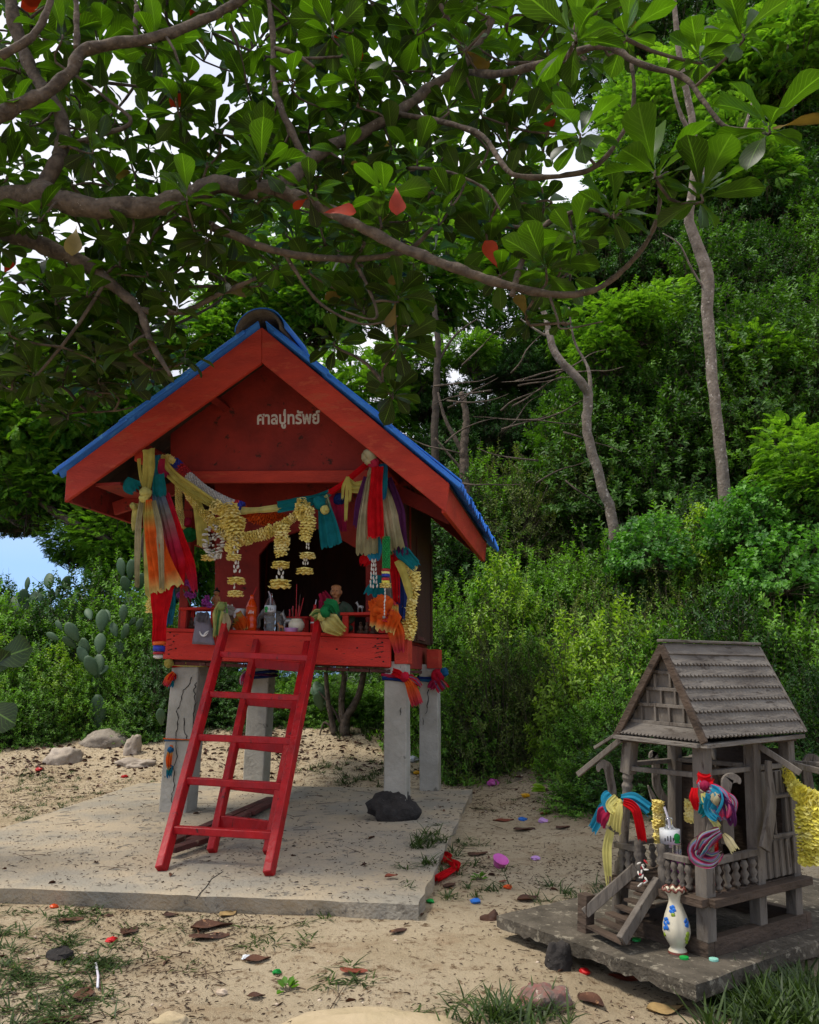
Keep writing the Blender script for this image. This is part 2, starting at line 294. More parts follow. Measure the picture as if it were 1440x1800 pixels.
# ------------------------------------------------------------------ mesh helpers (all points are world points)
class MB:
    def __init__(s): s.v = []; s.f = []; s.uv = {}
    def add(s, vs, fs):
        b = len(s.v); s.v += [Vector(p) for p in vs]; s.f += [tuple(i + b for i in f) for f in fs]; return s
    def hexa(s, p):      # 8 points: bottom 4 ccw, top 4 ccw
        return s.add(p, [(3, 2, 1, 0), (4, 5, 6, 7), (0, 1, 5, 4), (1, 2, 6, 5), (2, 3, 7, 6), (3, 0, 4, 7)])
    def box(s, fr, u0, u1, v0, v1, z0, z1, shear=0):
        if u0 > u1: u0, u1 = u1, u0
        if v0 > v1: v0, v1 = v1, v0
        if z0 > z1: z0, z1 = z1, z0
        q = [(u0, v0), (u1, v0), (u1, v1), (u0, v1)]
        return s.hexa([fr.W(u, v, z0 - shear * u) for u, v in q] + [fr.W(u, v, z1 - shear * u) for u, v in q])
    def bar(s, a, b, w, h, up=(0, 0, 1), w2=None, h2=None):   # rectangular bar a->b
        a, b = Vector(a), Vector(b); d = (b - a).normalized(); x = d.cross(Vector(up))
        if x.length < 1e-4: x = d.cross(Vector((1, 0, 0)))
        x.normalize(); y = x.cross(d); w2 = w2 or w; h2 = h2 or h
        P = []
        for p, W, H_ in ((a, w, h), (b, w2, h2)):
            P += [p - x * W / 2 - y * H_ / 2, p + x * W / 2 - y * H_ / 2, p + x * W / 2 + y * H_ / 2, p - x * W / 2 + y * H_ / 2]
        return s.hexa(P)
    def tube(s, pts, rad, n=8, rough=0, seed=0, cap=True):
        pts = [Vector(p) for p in pts]; k = len(pts)
        if not hasattr(rad, '__len__'): rad = [rad] * k
        b = len(s.v); rr = random.Random(seed); x = None
        for i, p in enumerate(pts):
            d = (pts[min(i + 1, k - 1)] - pts[max(i - 1, 0)]); d = d.normalized() if d.length > 1e-9 else Vector((0, 0, 1))
            if x is None:
                x = d.orthogonal().normalized()
            x = (x - d * x.dot(d)); x = x.normalized() if x.length > 1e-6 else d.orthogonal().normalized()
            y = d.cross(x)
            for j in range(n):
                a = 2 * PI * j / n; r = rad[i] * (1 + rough * (rr.random() - .5) * 2)
                s.v.append(p + (x * math.cos(a) + y * math.sin(a)) * r)
        for i in range(k - 1):
            for j in range(n):
                a0, a1 = b + i * n + j, b + i * n + (j + 1) % n
                s.f.append((a0, a1, a1 + n, a0 + n))
        if cap: s.f.append(tuple(b + j for j in reversed(range(n)))); s.f.append(tuple(b + (k - 1) * n + j for j in range(n)))
        return s
    def lathe(s, c, prof, n=14, axis=None, wob=0, seed=0, flute=0, nf=0):
        c = Vector(c); b = len(s.v); q = Vector(axis).normalized().to_track_quat('Z', 'Y') if axis is not None else None
        for r, z in prof:
            for j in range(n):
                a = 2 * PI * j / n; R = r * (1 + (flute * abs(math.sin(nf * a / 2)) if nf else 0))
                p = Vector((R * math.cos(a), R * math.sin(a), z))
                s.v.append(c + (q @ p if q else p))
        for i in range(len(prof) - 1):
            for j in range(n):
                a0, a1 = b + i * n + j, b + i * n + (j + 1) % n
                s.f.append((a0, a1, a1 + n, a0 + n))
        s.f.append(tuple(b + j for j in reversed(range(n)))); s.f.append(tuple(b + (len(prof) - 1) * n + j for j in range(n)))
        return s
    def ball(s, c, r, n=8, sc=(1, 1, 1), rough=0, seed=0, rot=None):
        c = Vector(c); b = len(s.v); rr = random.Random(seed); m = n // 2 + 1
        R = Euler(rot).to_matrix() if rot else None
        for i in range(m + 1):
            th = PI * i / m
            for j in range(n):
                a = 2 * PI * j / n; k = r * (1 + rough * (rr.random() - .5))
                p = Vector((math.sin(th) * math.cos(a) * k * sc[0], math.sin(th) * math.sin(a) * k * sc[1], math.cos(th) * k * sc[2]))
                s.v.append(c + (R @ p if R else p))
        for i in range(m):
            for j in range(n):
                a0, a1 = b + i * n + j, b + i * n + (j + 1) % n
                s.f.append((a0, a0 + n, a1 + n, a1))
        return s
    def grid(s, P, uv=True):     # P[i][j] vectors
        b = len(s.v); ni, nj = len(P), len(P[0])
        for i in range(ni):
            for j in range(nj): s.v.append(Vector(P[i][j])); s.uv[b + i * nj + j] = (j / (nj - 1), i / (ni - 1))
        for i in range(ni - 1):
            for j in range(nj - 1):
                a = b + i * nj + j; s.f.append((a, a + 1, a + nj + 1, a + nj))
        return s
    def mesh(s, name, off=Vector((0, 0, 0)), smooth=False):
        me = bpy.data.meshes.new(name)
        me.from_pydata([p - off for p in s.v], [], s.f)
        if s.uv:
            ul = me.uv_layers.new(name='UVMap')
            li = np.empty(len(me.loops), np.int32); me.loops.foreach_get('vertex_index', li)
            arr = np.array([s.uv.get(i, (0, 0)) for i in li], np.float32).ravel(); ul.data.foreach_set('uv', arr)
        if smooth: me.polygons.foreach_set('use_smooth', [True] * len(me.polygons))
        me.validate(); me.update(); return me
def setp(o, label=None, cat=None, group=None, kind=None):
    if label: o['label'] = label
    if cat: o['category'] = cat
    if group: o['group'] = group
    if kind: o['kind'] = kind
    return o
def base(mb):
    a = np.array([tuple(p) for p in mb.v]); return Vector(((a[:, 0].min() + a[:, 0].max()) / 2, (a[:, 1].min() + a[:, 1].max()) / 2, a[:, 2].min()))
ROOTLOC = {}
def wloc(o):
    p = Vector((0, 0, 0))
    while o is not None: p = p + Vector(o.location); o = o.parent
    return p
def thing(name, label, cat, loc, group=None):
    o = bpy.data.objects.new(name, None); o.empty_display_size = .05; COL.objects.link(o); o.location = loc
    return setp(o, label, cat, group)
def put(name, mb, m, parent=None, smooth=False, bevel=0, solid=0, sub=0, remesh=0, label=None, cat=None, group=None, kind=None, creaseless=False, sharp=None):
    off = wloc(parent) if parent is not None else base(mb)
    me = mb.mesh(name, off, smooth or remesh > 0)
    me.materials.append(K[m] if isinstance(m, str) else m)
    o = bpy.data.objects.new(name, me); COL.objects.link(o)
    if parent is not None: o.parent = parent
    else: o.location = off
    if remesh:
        r = o.modifiers.new('remesh', 'REMESH'); r.mode = 'VOXEL'; r.voxel_size = remesh; r.use_smooth_shade = True
        sm = o.modifiers.new('smooth', 'SMOOTH'); sm.iterations = 3; sm.factor = .6
    if solid:
        q = o.modifiers.new('thickness', 'SOLIDIFY'); q.thickness = solid; q.offset = 0
    if bevel:
        q = o.modifiers.new('bevel', 'BEVEL'); q.width = bevel; q.segments = 1; q.limit_method = 'ANGLE'; q.angle_limit = .6
    if sub:
        q = o.modifiers.new('sub', 'SUBSURF'); q.levels = sub; q.render_levels = sub
    return setp(o, label, cat, group, kind)
def copy_tree(o, parent=None, loc=None):
    c = o.copy(); COL.objects.link(c)
    if parent is not None: c.parent = parent
    if loc is not None: c.location = loc
    for ch in o.children: copy_tree(ch, c)
    return c
def spline(pts, n):
    pts = [Vector(p) for p in pts]; k = len(pts); out = []
    if k < 3: return [pts[0].lerp(pts[-1], i / n) for i in range(n + 1)]
    for i in range(n + 1):
        t = i / n * (k - 1); a = min(int(t), k - 2); f = t - a
        p0, p1, p2, p3 = pts[max(a - 1, 0)], pts[a], pts[a + 1], pts[min(a + 2, k - 1)]
        out.append(.5 * ((2 * p1) + (p2 - p0) * f + (2 * p0 - 5 * p1 + 4 * p2 - p3) * f * f + (3 * p1 - p0 - 3 * p2 + p3) * f ** 3))
    return out
def lin(vals, n):
    return list(np.interp(np.linspace(0, 1, n + 1), np.linspace(0, 1, len(vals)), vals))
def cloth(mb, pts, widths, nrm=(0, -1, 0), folds=3, amp=.012, n=26, m=22, seed=0, ragged=.01):
    r = random.Random(seed); P = spline(pts, n); W = lin(widths, n); nrm = Vector(nrm); ph = r.random() * 6; dr = r.uniform(-1.5, 1.5)
    rag = [r.uniform(-1, 1) * ragged for _ in range(m + 1)]; G_ = []
    for i, p in enumerate(P):
        t = P[min(i + 1, n)] - P[max(i - 1, 0)]; t.normalize(); sd_ = t.cross(nrm)
        sd_ = sd_.normalized() if sd_.length > 1e-4 else Vector((1, 0, 0)); nn = sd_.cross(t)
        row = []
        for j in range(m + 1):
            q0 = j / m * 2 - 1; f = i / n; q = q0 + .22 * math.sin(2.3 * q0 + ph * 3 + .6 * f)
            a = amp * (.6 + .6 * f) * (math.sin(folds * PI * q + ph + dr * f) + .45 * math.sin(2.3 * folds * PI * q + ph * 2 - dr * 2 * f))
            e = t * (rag[j] * (max(0, f - .8) / .2)) if ragged else Vector((0, 0, 0))
            wob = 1 + .06 * math.sin(9 * f + ph)
            row.append(p + sd_ * (W[i] * .5 * q0 * wob) + nn * a + e)
        G_.append(row)
    return mb.grid(G_)
def knot(mb, c, r, seed=0, sc=(1, 1, 1)):
    rr = random.Random(seed); c = Vector(c)
    for k in range(3):
        ax = Vector((rr.uniform(-1, 1), rr.uniform(-1, 1), rr.uniform(-.6, .6))).normalized(); x = ax.orthogonal().normalized(); y = ax.cross(x)
        pts = [c + Vector(((x * math.cos(a) + y * math.sin(a)))[i] * r * .55 * sc[i] for i in range(3)) for a in np.linspace(0, 2 * PI, 12)]
        mb.tube(pts, r * .48, 8, .12, rr.randint(0, 999))
    return mb
def mesh_np(name, V, F, mats, var=None, uv=None, smooth=False):
    """V (n,3) F (m,4|3) -> mesh, var per face"""
    me = bpy.data.meshes.new(name); nv, nf, k = len(V), len(F), F.shape[1]
    me.vertices.add(nv); me.vertices.foreach_set('co', np.ascontiguousarray(V, np.float32).ravel())
    me.loops.add(nf * k); me.loops.foreach_set('vertex_index', np.ascontiguousarray(F, np.int32).ravel())
    me.polygons.add(nf); me.polygons.foreach_set('loop_start', np.arange(0, nf * k, k, dtype=np.int32))
    if smooth: me.polygons.foreach_set('use_smooth', np.ones(nf, bool))
    if var is not None:
        a = me.attributes.new('var', 'FLOAT', 'FACE'); a.data.foreach_set('value', np.ascontiguousarray(var, np.float32))
    if uv is not None:
        ul = me.uv_layers.new(name='UVMap'); ul.data.foreach_set('uv', np.ascontiguousarray(uv[F.ravel()], np.float32).ravel())
    me.update(calc_edges=True)
    for m in (mats if isinstance(mats, list) else [mats]): me.materials.append(m)
    return me
def link(name, me, loc=(0, 0, 0), parent=None, **kw):
    o = bpy.data.objects.new(name, me); COL.objects.link(o); o.location = loc
    if parent is not None: o.parent = parent
    return setp(o, **kw)

# ------------------------------------------------------------------ the ground
def ss(a, b, x):
    t = np.clip((x - a) / (b - a), 0, 1); return t * t * (3 - 2 * t)
def vnoise(x, y, f, seed):
    x = np.asarray(x, float) * f + seed * 17.3; y = np.asarray(y, float) * f + seed * 9.1
    xi, yi = np.floor(x), np.floor(y); fx, fy = x - xi, y - yi
    fx = fx * fx * (3 - 2 * fx); fy = fy * fy * (3 - 2 * fy)
    def hsh(a, b): q = np.sin(a * 127.1 + b * 311.7 + seed) * 43758.5453; return q - np.floor(q)
    return (hsh(xi, yi) * (1 - fx) + hsh(xi + 1, yi) * fx) * (1 - fy) + (hsh(xi, yi + 1) * (1 - fx) + hsh(xi + 1, yi + 1) * fx) * fy - .5
def H(x, y, detail=True):
    x = np.asarray(x, float); y = np.asarray(y, float)
    z = .45 * ss(5.9, 9.4, y) + .17 * ss(4.0, 6.2, y) * ss(.45, 1.1, x)
    z = z + np.maximum(0, y - 9) * .5 * ss(-3, 5, x) * (1 - ss(28, 60, y)) + np.maximum(0, x - 3.5) * .35 * ss(5, 9, y) * (1 - ss(20, 60, x))
    z = z + .012 * ss(1.9, 2.7, y)
    if detail:
        damp = 1 - .8 * (ss(-2.3, -1.8, x) * (1 - ss(.3, .7, x)) * ss(2.8, 3.1, y) * (1 - ss(5.6, 6, y)))
        z = z + (.05 * vnoise(x, y, 1.1, 3) + .022 * vnoise(x, y, 4.3, 5) + .011 * vnoise(x, y, 13, 7) + .006 * vnoise(x, y, 34, 2)) * damp
    return z - .005
def HZ(x, y): return float(H(x, y))
def gnd(px, py):
    r = ray(px, py); lo = .5
    for i in range(4000):
        p = (r[0] * lo, r[1] * lo, EYE + r[2] * lo)
        if p[2] <= HZ(p[0], p[1]): break
        lo += .01
    return Vector((p[0], p[1], HZ(p[0], p[1])))
def axis(a, b, fine, far, n1, n2):
    mid = np.linspace(a, b, n1); k = np.linspace(0, 1, n2)[1:] ** 2.4
    return np.concatenate([(a - k * (far + a))[::-1] if False else (a - k * far)[::-1], mid, b + k * far])
gx = axis(-3.2, 3.2, 0, 180, 300, 40); gy = axis(1.4, 9.6, 0, 180, 380, 40)
GX, GY = np.meshgrid(gx, gy); GZ = H(GX, GY)
nx, ny = len(gx), len(gy); ii = np.arange(nx * ny).reshape(ny, nx)
F = np.stack([ii[:-1, :-1], ii[:-1, 1:], ii[1:, 1:], ii[1:, :-1]], -1).reshape(-1, 4)
m, n, b = newmat('sand'); L = n.links.new
t = n.nodes.new('ShaderNodeTexCoord')
def nz_(sc, det=6, ro=.6):
    q = n.nodes.new('ShaderNodeTexNoise'); q.inputs['Scale'].default_value = sc; q.inputs['Detail'].default_value = det; q.inputs['Roughness'].default_value = ro
    L(t.outputs['Object'], q.inputs[0]); return q.outputs[0]
def ramp_(src, p0, p1, c0=(0, 0, 0), c1=(1, 1, 1)):
    q = n.nodes.new('ShaderNodeValToRGB'); q.color_ramp.elements[0].position = p0; q.color_ramp.elements[1].position = p1
    q.color_ramp.elements[0].color = (*c0, 1); q.color_ramp.elements[1].color = (*c1, 1); L(src, q.inputs[0]); return q.outputs[0]
def mix_(f, a, c):
    q = n.nodes.new('ShaderNodeMixRGB'); L(f, q.inputs[0])
    (L(a, q.inputs[1]) if not isinstance(a, tuple) else setattr(q.inputs[1], 'default_value', (*a, 1)))
    (L(c, q.inputs[2]) if not isinstance(c, tuple) else setattr(q.inputs[2], 'default_value', (*c, 1))); return q.outputs[0]
c = ramp_(nz_(1.6), .35, .65, hx('a89679'), hx('bfae92'))
c = mix_(ramp_(nz_(5), .56, .7), c, hx('9d8669'))
c = mix_(ramp_(nz_(9, 8, .8), .55, .66), c, hx('8a7459'))
c = mix_(ramp_(nz_(26, 8, .75), .56, .61), c, hx('6f5a43'))
c = mix_(ramp_(nz_(90, 4, .8), .62, .67), c, hx('57452f'))
c = mix_(ramp_(nz_(300, 2, .8), .6, .7), c, hx('cdbb99'))
sx = n.nodes.new('ShaderNodeSeparateXYZ'); L(t.outputs['Object'], sx.inputs[0])
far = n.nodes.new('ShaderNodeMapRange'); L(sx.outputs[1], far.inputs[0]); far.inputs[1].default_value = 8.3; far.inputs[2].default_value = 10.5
c = mix_(far.outputs[0], c, hx('2c2519'))  # dark hill soil, darkened further in colour to paint shadow pockets among the shrubs
L(c, b.inputs['Base Color']); b.inputs['Roughness'].default_value = .95; b.inputs['Specular IOR Level'].default_value = .15
bm_ = n.nodes.new('ShaderNodeBump'); bm_.inputs['Strength'].default_value = .9; bm_.inputs['Distance'].default_value = .02
L(nz_(55, 8, .75), bm_.inputs['Height']); L(bm_.outputs[0], b.inputs['Normal'])
K['sand'] = m
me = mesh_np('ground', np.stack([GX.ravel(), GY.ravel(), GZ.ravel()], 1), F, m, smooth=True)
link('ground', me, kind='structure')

# concrete slab under the shrine (old, broken front lip)
def slab(name, poly, zt, zb, matn, seed, nseg=26, wob=.012, label=None, cat=None, kind=None, under=0.02):
    mb = MB(); r = random.Random(seed); top = []; bot = []
    k = len(poly)
    for i in range(k):
        a, c_ = Vector((*poly[i], 0)), Vector((*poly[(i + 1) % k], 0)); d = (c_ - a); nn = Vector((d.y, -d.x, 0)).normalized()
        for j in range(nseg):
            f = j / nseg; w = (wob * (r.random() - .5) * (0 if j == 0 else 1))
            p = a + d * f; top.append(Vector((p.x, p.y, zt)) + nn * w + Vector((0, 0, wob * .15 * (r.random() - .5))))
            bot.append(Vector((p.x, p.y, zb)) + nn * (w * 1.5 - (under * (.5 + r.random()) if 0.2 < f < .9 else 0)) + Vector((0, 0, .012 * r.random())))
    N = len(top); cz = sum(top, Vector()) / N
    ins = [p.lerp(cz, .02) + Vector((0, 0, .003)) for p in top]
    mb.v = top + bot + ins
    for i in range(N):
        j = (i + 1) % N; mb.f += [(i, N + i, N + j, j), (2 * N + i, i, j, 2 * N + j)]
    mb.f.append(tuple(range(2 * N, 3 * N))); mb.f.append(tuple(range(2 * N - 1, N - 1, -1)))
    o = put(name, mb, matn, label=label, cat=cat, kind=kind, smooth=False)
    return o
bigslab = slab('concrete_slab', [(.03, 2.985), (.43, 5.85), (-1.95, 6.2), (-2.15, 3.3)], .06, -.012, 'concrete', 4, kind='structure', nseg=40)
cm = MB(); r = random.Random(3)
pts = [gz(345, 1580, .0645), gz(352, 1570, .0645), gz(362, 1560, .0645), gz(372, 1545, .0645), gz(392, 1532, .0645)]
for i in range(4): cm.bar(pts[i], pts[i + 1], .0035, .001)
put('crack', cm, 'crack', parent=bigslab)
cm = MB()
pts = [gz(x, y, .0645) for x, y in ((0, 1518), (60, 1508), (150, 1512), (240, 1500), (300, 1506))]

# ------------------------------------------------------------------ the red shrine
SH = thing('spirit_house', 'large red wooden spirit house on four concrete pillars with blue tiled gable roof', 'shrine', S.W(0, .6, .06))
def sp(name, mb, m, parent=SH, **kw): return put(name, mb, m, parent=parent, **kw)
# pillars
pil = []
for (u0, u1, v0, v1, zt, lean, lab) in ((-.64, -.475, .04, .2, .93, .035, 'cracked pillar with an orange cloth tied round it'), (.63, .755, .02, .15, .90, .0, 'straight pale pillar behind the black rock'),
                                  (-.60, -.45, 1.2, 1.35, .92, .02, None), (.645, .775, 1.16, 1.3, .9, 0, None)):
    mb = MB(); q = [(u0, v0), (u1, v0), (u1, v1), (u0, v1)]; r = random.Random(int(u0 * 100)); rows = []
    for i in range(13):
        f = i / 12; z = .055 + (zt - .055) * f
        for (u, v) in q: rows.append(S.W(u - lean * (1 - f) + .003 * (r.random() - .5), v + .003 * (r.random() - .5), z))
    mb.v = rows
    for i in range(12):
        for j in range(4): a = i * 4 + j; c_ = i * 4 + (j + 1) % 4; mb.f.append((a, c_, c_ + 4, a + 4))
    mb.f += [(3, 2, 1, 0), (48, 49, 50, 51)]
    o = sp('pillar', mb, 'pillar', bevel=.006, label=lab); pil.append(o)
# cracks (thin dark gouges) on the left pillar
def crackline(pts, w, fr, v, parent, dz=0):
    mb = MB(); rc = random.Random(pts[0][0]); q = []
    for i in range(len(pts) - 1):
        for k in range(4): f = k / 4; q.append((pts[i][0] * (1 - f) + pts[i + 1][0] * f + rc.uniform(-1.8, 1.8), pts[i][1] * (1 - f) + pts[i + 1][1] * f))
    P = [fr.PV(x, y, v) for x, y in q]
    for i in range(len(P) - 1): mb.bar(P[i], P[i + 1], w * rc.uniform(.25, .9), .003, up=fr.V)
    put('crack', mb, 'crack', parent=parent)
crackline([(338, 1190), (331, 1205), (322, 1213), (318, 1235), (311, 1250), (313, 1275), (309, 1300), (312, 1330), (305, 1350), (307, 1380), (301, 1400), (303, 1415)], .005, S, .0365, pil[0])
crackline([(322, 1262), (326, 1290), (331, 1305)], .006, S, .0365, pil[0])
crackline([(345, 1200), (341, 1215), (344, 1235), (340, 1262), (343, 1290)], .006, S, .0365, pil[0])
crackline([(704, 1244), (704, 1262)], .005, S, .0165, pil[1])
crackline([(753, 1212), (752, 1240), (749, 1260)], .006, S, 1.157, pil[3])
crackline([(744, 1262), (746, 1278)], .007, S, 1.157, pil[3])
# floor frame, boards
fz0, fz1 = .892, 1.048
mb = MB().box(S, -.675, .672, -.014, .014, fz0, fz1, TILT); fas = sp('front_fascia_board', mb, 'red_bright', bevel=.003)
mb = MB().box(S, -.675, .672, -.02, .03, fz1 + .002, fz1 + .022, TILT); sp('floor_nosing', mb, 'red_bright', bevel=.003)
nb = MB(); r = random.Random(5)
for (x, y) in [(664, 1123), (672, 1129), (664, 1140), (671, 1146), (668, 1155), (660, 1135), (674, 1163), (592, 1141), (628, 1139), (299, 1112), (306, 1118), (309, 1140), (297, 1150), (305, 1128)]:
    p = S.PV(x, y, -.0155); nb.ball(p, .006, 6, (1, .25, .7))
sp('nail_hole', nb, 'crack', parent=fas)['kind'] = 'stuff'
cm = MB()
for (x, y, w) in [(664, 1137, 20), (668, 1146, 14), (664, 1155, 10), (668, 1131, 12), (297, 1124, 8), (299, 1142, 8), (300, 1134, 6)]:
    a = S.PV(x - w / 2, y + 1, -.0153); c_ = S.PV(x + w / 2, y - 1, -.0153); cm.bar(a, c_, .003, .002, up=S.V)
sp('crack', cm, 'crack', parent=fas)
for k in range(11):      # floor boards run front to back
    a = -.665 + k * .1215
    sp('floor_board', MB().box(S, a, a + .116, .016, 1.48, fz0 - .032, fz0 - .012, TILT), 'pillar' if 0 else 'planks', bevel=.002)
sp('under_rail', MB().box(S, -.66, .655, .02, .06, fz0 - .009, fz0 + .05, TILT), 'planks')
for k in range(5):
    a = .035 + k * .29
    sp('deck_board', MB().box(S, -.66, .655, a, a + .283, fz1 - .004, fz1 + .018, TILT), 'red_dark', bevel=.002)
for u in (-.66, .63):
    sp('side_beam', MB().box(S, u, u + .035, .016, 1.48, fz0 - .005, fz1 - .008, TILT), 'red_dark', bevel=.003)
sp('rear_beam', MB().box(S, -.62, .62, 1.44, 1.475, fz0, fz1 - .008, TILT), 'red_dark', bevel=.003)
# red painted heads of the right hand pillars
sp('pillar_head', MB().box(S, .688, .765, .012, .155, .885, 1.04, 0), 'red', bevel=.003, label='worn orange painted post head at the right front corner')
sp('pillar_head', MB().box(S, .70, .785, 1.15, 1.31, .87, 1.0, 0), 'red', bevel=.003)
sp('rail_block', MB().box(S, .665, .70, .8, 1.1, 1.052, 1.075, 0), 'planks')
# walls
WV = .5
def wp(x, y, v=WV): return S.PV(x, y, v)
o_l = [(455, 1110), (455, 975), (473, 953), (505, 940), (550, 926), (598, 947), (643, 974), (643, 1110)]
mb = MB(); outer = [wp(378, 1112), wp(378, 830), wp(473, 800), wp(505, 790), wp(550, 780), wp(598, 790), wp(722, 830), wp(722, 1118)]
inn = [wp(*p) for p in o_l]; bk = S.V * .025
mb.v = outer + inn + [p + bk for p in outer + inn]
for i in range(7):
    mb.f += [(i, 8 + i, 9 + i, i + 1), (16 + i, 17 + i, 25 + i, 24 + i), (8 + i, 24 + i, 25 + i, 9 + i), (i, i + 1, 17 + i, 16 + i)]
mb.f += [(0, 16, 24, 8), (15, 31, 23, 7)]
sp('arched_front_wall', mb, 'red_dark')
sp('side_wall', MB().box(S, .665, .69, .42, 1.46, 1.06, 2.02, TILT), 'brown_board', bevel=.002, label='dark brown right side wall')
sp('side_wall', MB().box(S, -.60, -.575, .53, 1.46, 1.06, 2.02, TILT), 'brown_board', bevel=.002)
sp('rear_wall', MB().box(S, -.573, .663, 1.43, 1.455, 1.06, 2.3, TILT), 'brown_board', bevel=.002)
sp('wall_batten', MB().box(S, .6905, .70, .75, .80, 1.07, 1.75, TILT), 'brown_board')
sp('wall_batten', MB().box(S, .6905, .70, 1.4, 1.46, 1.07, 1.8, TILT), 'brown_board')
# posts
for (u, v, z1) in ((-.60, .06, 2.0), (.64, .06, 1.95), (-.60, 1.40, 2.0), (.66, 1.40, 1.95)):
    sp('post', MB().box(S, u - .028, u + .028, v, v + .055, 1.066 - TILT * u, z1), 'red_dark', bevel=.003)
# gable roof, cross section measured at the front plane
FV = -.25
XS = dict(L=(-1.233, 2.004), Lb=(-1.23, 1.816), A=(-.06, 2.822), Ab=(-.052, 2.603), R=(1.037, 1.838), Rb=(1.017, 1.679))
def RF(u, v, z): f = (v - FV) / 2.0; return S.W(u + .05 * f, v, z)
def barge(a, c_, d, e, name, lab=None):
    q = [RF(*a, ), RF(*c_), RF(*d), RF(*e)]
t_ = .028
for k, (A_, B_, C_, D_) in enumerate([(XS['Lb'], XS['Ab'], XS['A'], XS['L']), (XS['Ab'], XS['Rb'], XS['R'], XS['A'])]):
    mb = MB(); fr_ = [RF(p[0] + (.0015 if k and p in (XS['Ab'], XS['A']) else 0), FV, p[1]) for p in (A_, B_, C_, D_)]; bk_ = [p + S.V * t_ for p in fr_]
    mb.hexa([fr_[0], fr_[1], bk_[1], bk_[0], fr_[3], fr_[2], bk_[2], bk_[3]])
    sp('barge_board', mb, 'red', bevel=.003, label=('left slope' if k == 0 else 'right slope') + ' red barge board')
BV = 1.72
for (T, B, sgn) in ((XS['L'], XS['Lb'], -1), (XS['R'], XS['Rb'], 1)):
    mb = MB(); e = .0 if sgn < 0 else -.0
    P0, P1 = RF(T[0] - sgn * .03, FV + t_ + .002, T[1] - .012), RF(T[0] - sgn * .03, BV, T[1] - .012)
    Q0, Q1 = RF(B[0] - sgn * .03, FV + t_ + .002, B[1] + .004), RF(B[0] - sgn * .03, BV, B[1] + .004)
    w = S.U * .026 * sgn
    mb.hexa([Q0, Q0 + w, Q1 + w, Q1, P0, P0 + w, P1 + w, P1])
    sp('eave_fascia_board', mb, 'red' if sgn > 0 else 'red_dark', bevel=.003)
# back barge boards
for k, (A_, B_, C_, D_) in enumerate([(XS['Lb'], XS['Ab'], XS['A'], XS['L']), (XS['Ab'], XS['Rb'], XS['R'], XS['A'])]):
    fr_ = [RF(p[0], BV + .003, p[1]) for p in (A_, B_, C_, D_)]; bk_ = [p + S.V * t_ for p in fr_]
    sp('barge_board', MB().hexa([fr_[0], fr_[1], bk_[1], bk_[0], fr_[3], fr_[2], bk_[2], bk_[3]]), 'red_dark', bevel=.003)
# underside lining + rafters + purlins
def slope_pt(side, f, v, dz=0):     # f: 0 apex, 1 eave
    a, e = XS['A'], XS['L'] if side < 0 else XS['R']
    return RF(a[0] + (e[0] - a[0]) * f, v, a[1] + (e[1] - a[1]) * f + dz)
for side in (-1, 1):
    up = (slope_pt(side, 0, 0) - slope_pt(side, 1, 0)).cross(S.V) * side; up.normalize()
    if up.z < 0: up = -up
    mb = MB(); a, b_, c_, d = slope_pt(side, 0, FV + .03, -.02), slope_pt(side, 1, FV + .03, -.02), slope_pt(side, 1, BV, -.02), slope_pt(side, 0, BV, -.02)
    mb.hexa([a, b_, c_, d] + [p + Vector((0, 0, .014)) for p in (a, b_, c_, d)])
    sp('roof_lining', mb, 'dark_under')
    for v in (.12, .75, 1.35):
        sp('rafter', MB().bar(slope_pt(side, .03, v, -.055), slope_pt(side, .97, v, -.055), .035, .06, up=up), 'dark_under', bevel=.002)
    for f in (.3, .66):
        sp('purlin', MB().bar(slope_pt(side, f, FV + .035, -.115), slope_pt(side, f, BV - .01, -.115), .045, .05, up=up), 'red_dark', bevel=.002)
# plates on the posts; the left one shows its end below the barge board
a = S.PV(243, 801, -.19); c_ = Vector(a) + S.V * 1.75
sp('wall_plate', MB().bar(a, c_, .05, .062), 'red', bevel=.003, label='red beam end showing under the left barge board')
a = S.PV(660, 800, -.12); sp('wall_plate', MB().bar(a, a + S.V * 1.7, .05, .06), 'red', bevel=.003)
sp('eave_bracket', MB().bar(RF(-1.17, .18, 1.86), RF(-.62, .18, 2.02), .03, .085), 'red_dark', bevel=.003)
sp('eave_bracket', MB().bar(RF(.99, .18, 1.73), RF(.66, .18, 1.9), .03, .085), 'red_dark', bevel=.003)
sp('eave_board', MB().bar(RF(-1.0, FV + .06, 1.93), RF(-1.0, BV - .1, 1.93), .16, .018), 'red_dark')
# pediment
pv = .09; pth = S.V * .02
mb = MB(); q = [S.PV(300, 838, pv), S.PV(648, 832, pv), S.PV(690, 800, pv), S.PV(474, 626, pv), S.PV(440, 640, pv), S.PV(300, 760, pv)]
mb.v = q + [p + pth for p in q]; mb.f = [(5, 4, 3, 2, 1, 0), (6, 7, 8, 9, 10, 11)] + [(i, (i + 1) % 6, (i + 1) % 6 + 6, i + 6) for i in range(6)]
ped = sp('pediment_panel', mb, 'red_dark', label='dark red gable panel with white lettering')
q = [S.PV(330, 848, pv - .03), S.PV(655, 848, pv - .03), S.PV(655, 826, pv - .03), S.PV(330, 828, pv - .03)]
q2 = [p + S.V * .028 for p in q]
sp('tie_beam', MB().hexa([q[0], q[1], q2[1], q2[0], q[3], q[2], q2[2], q2[3]]), 'red', bevel=.003)
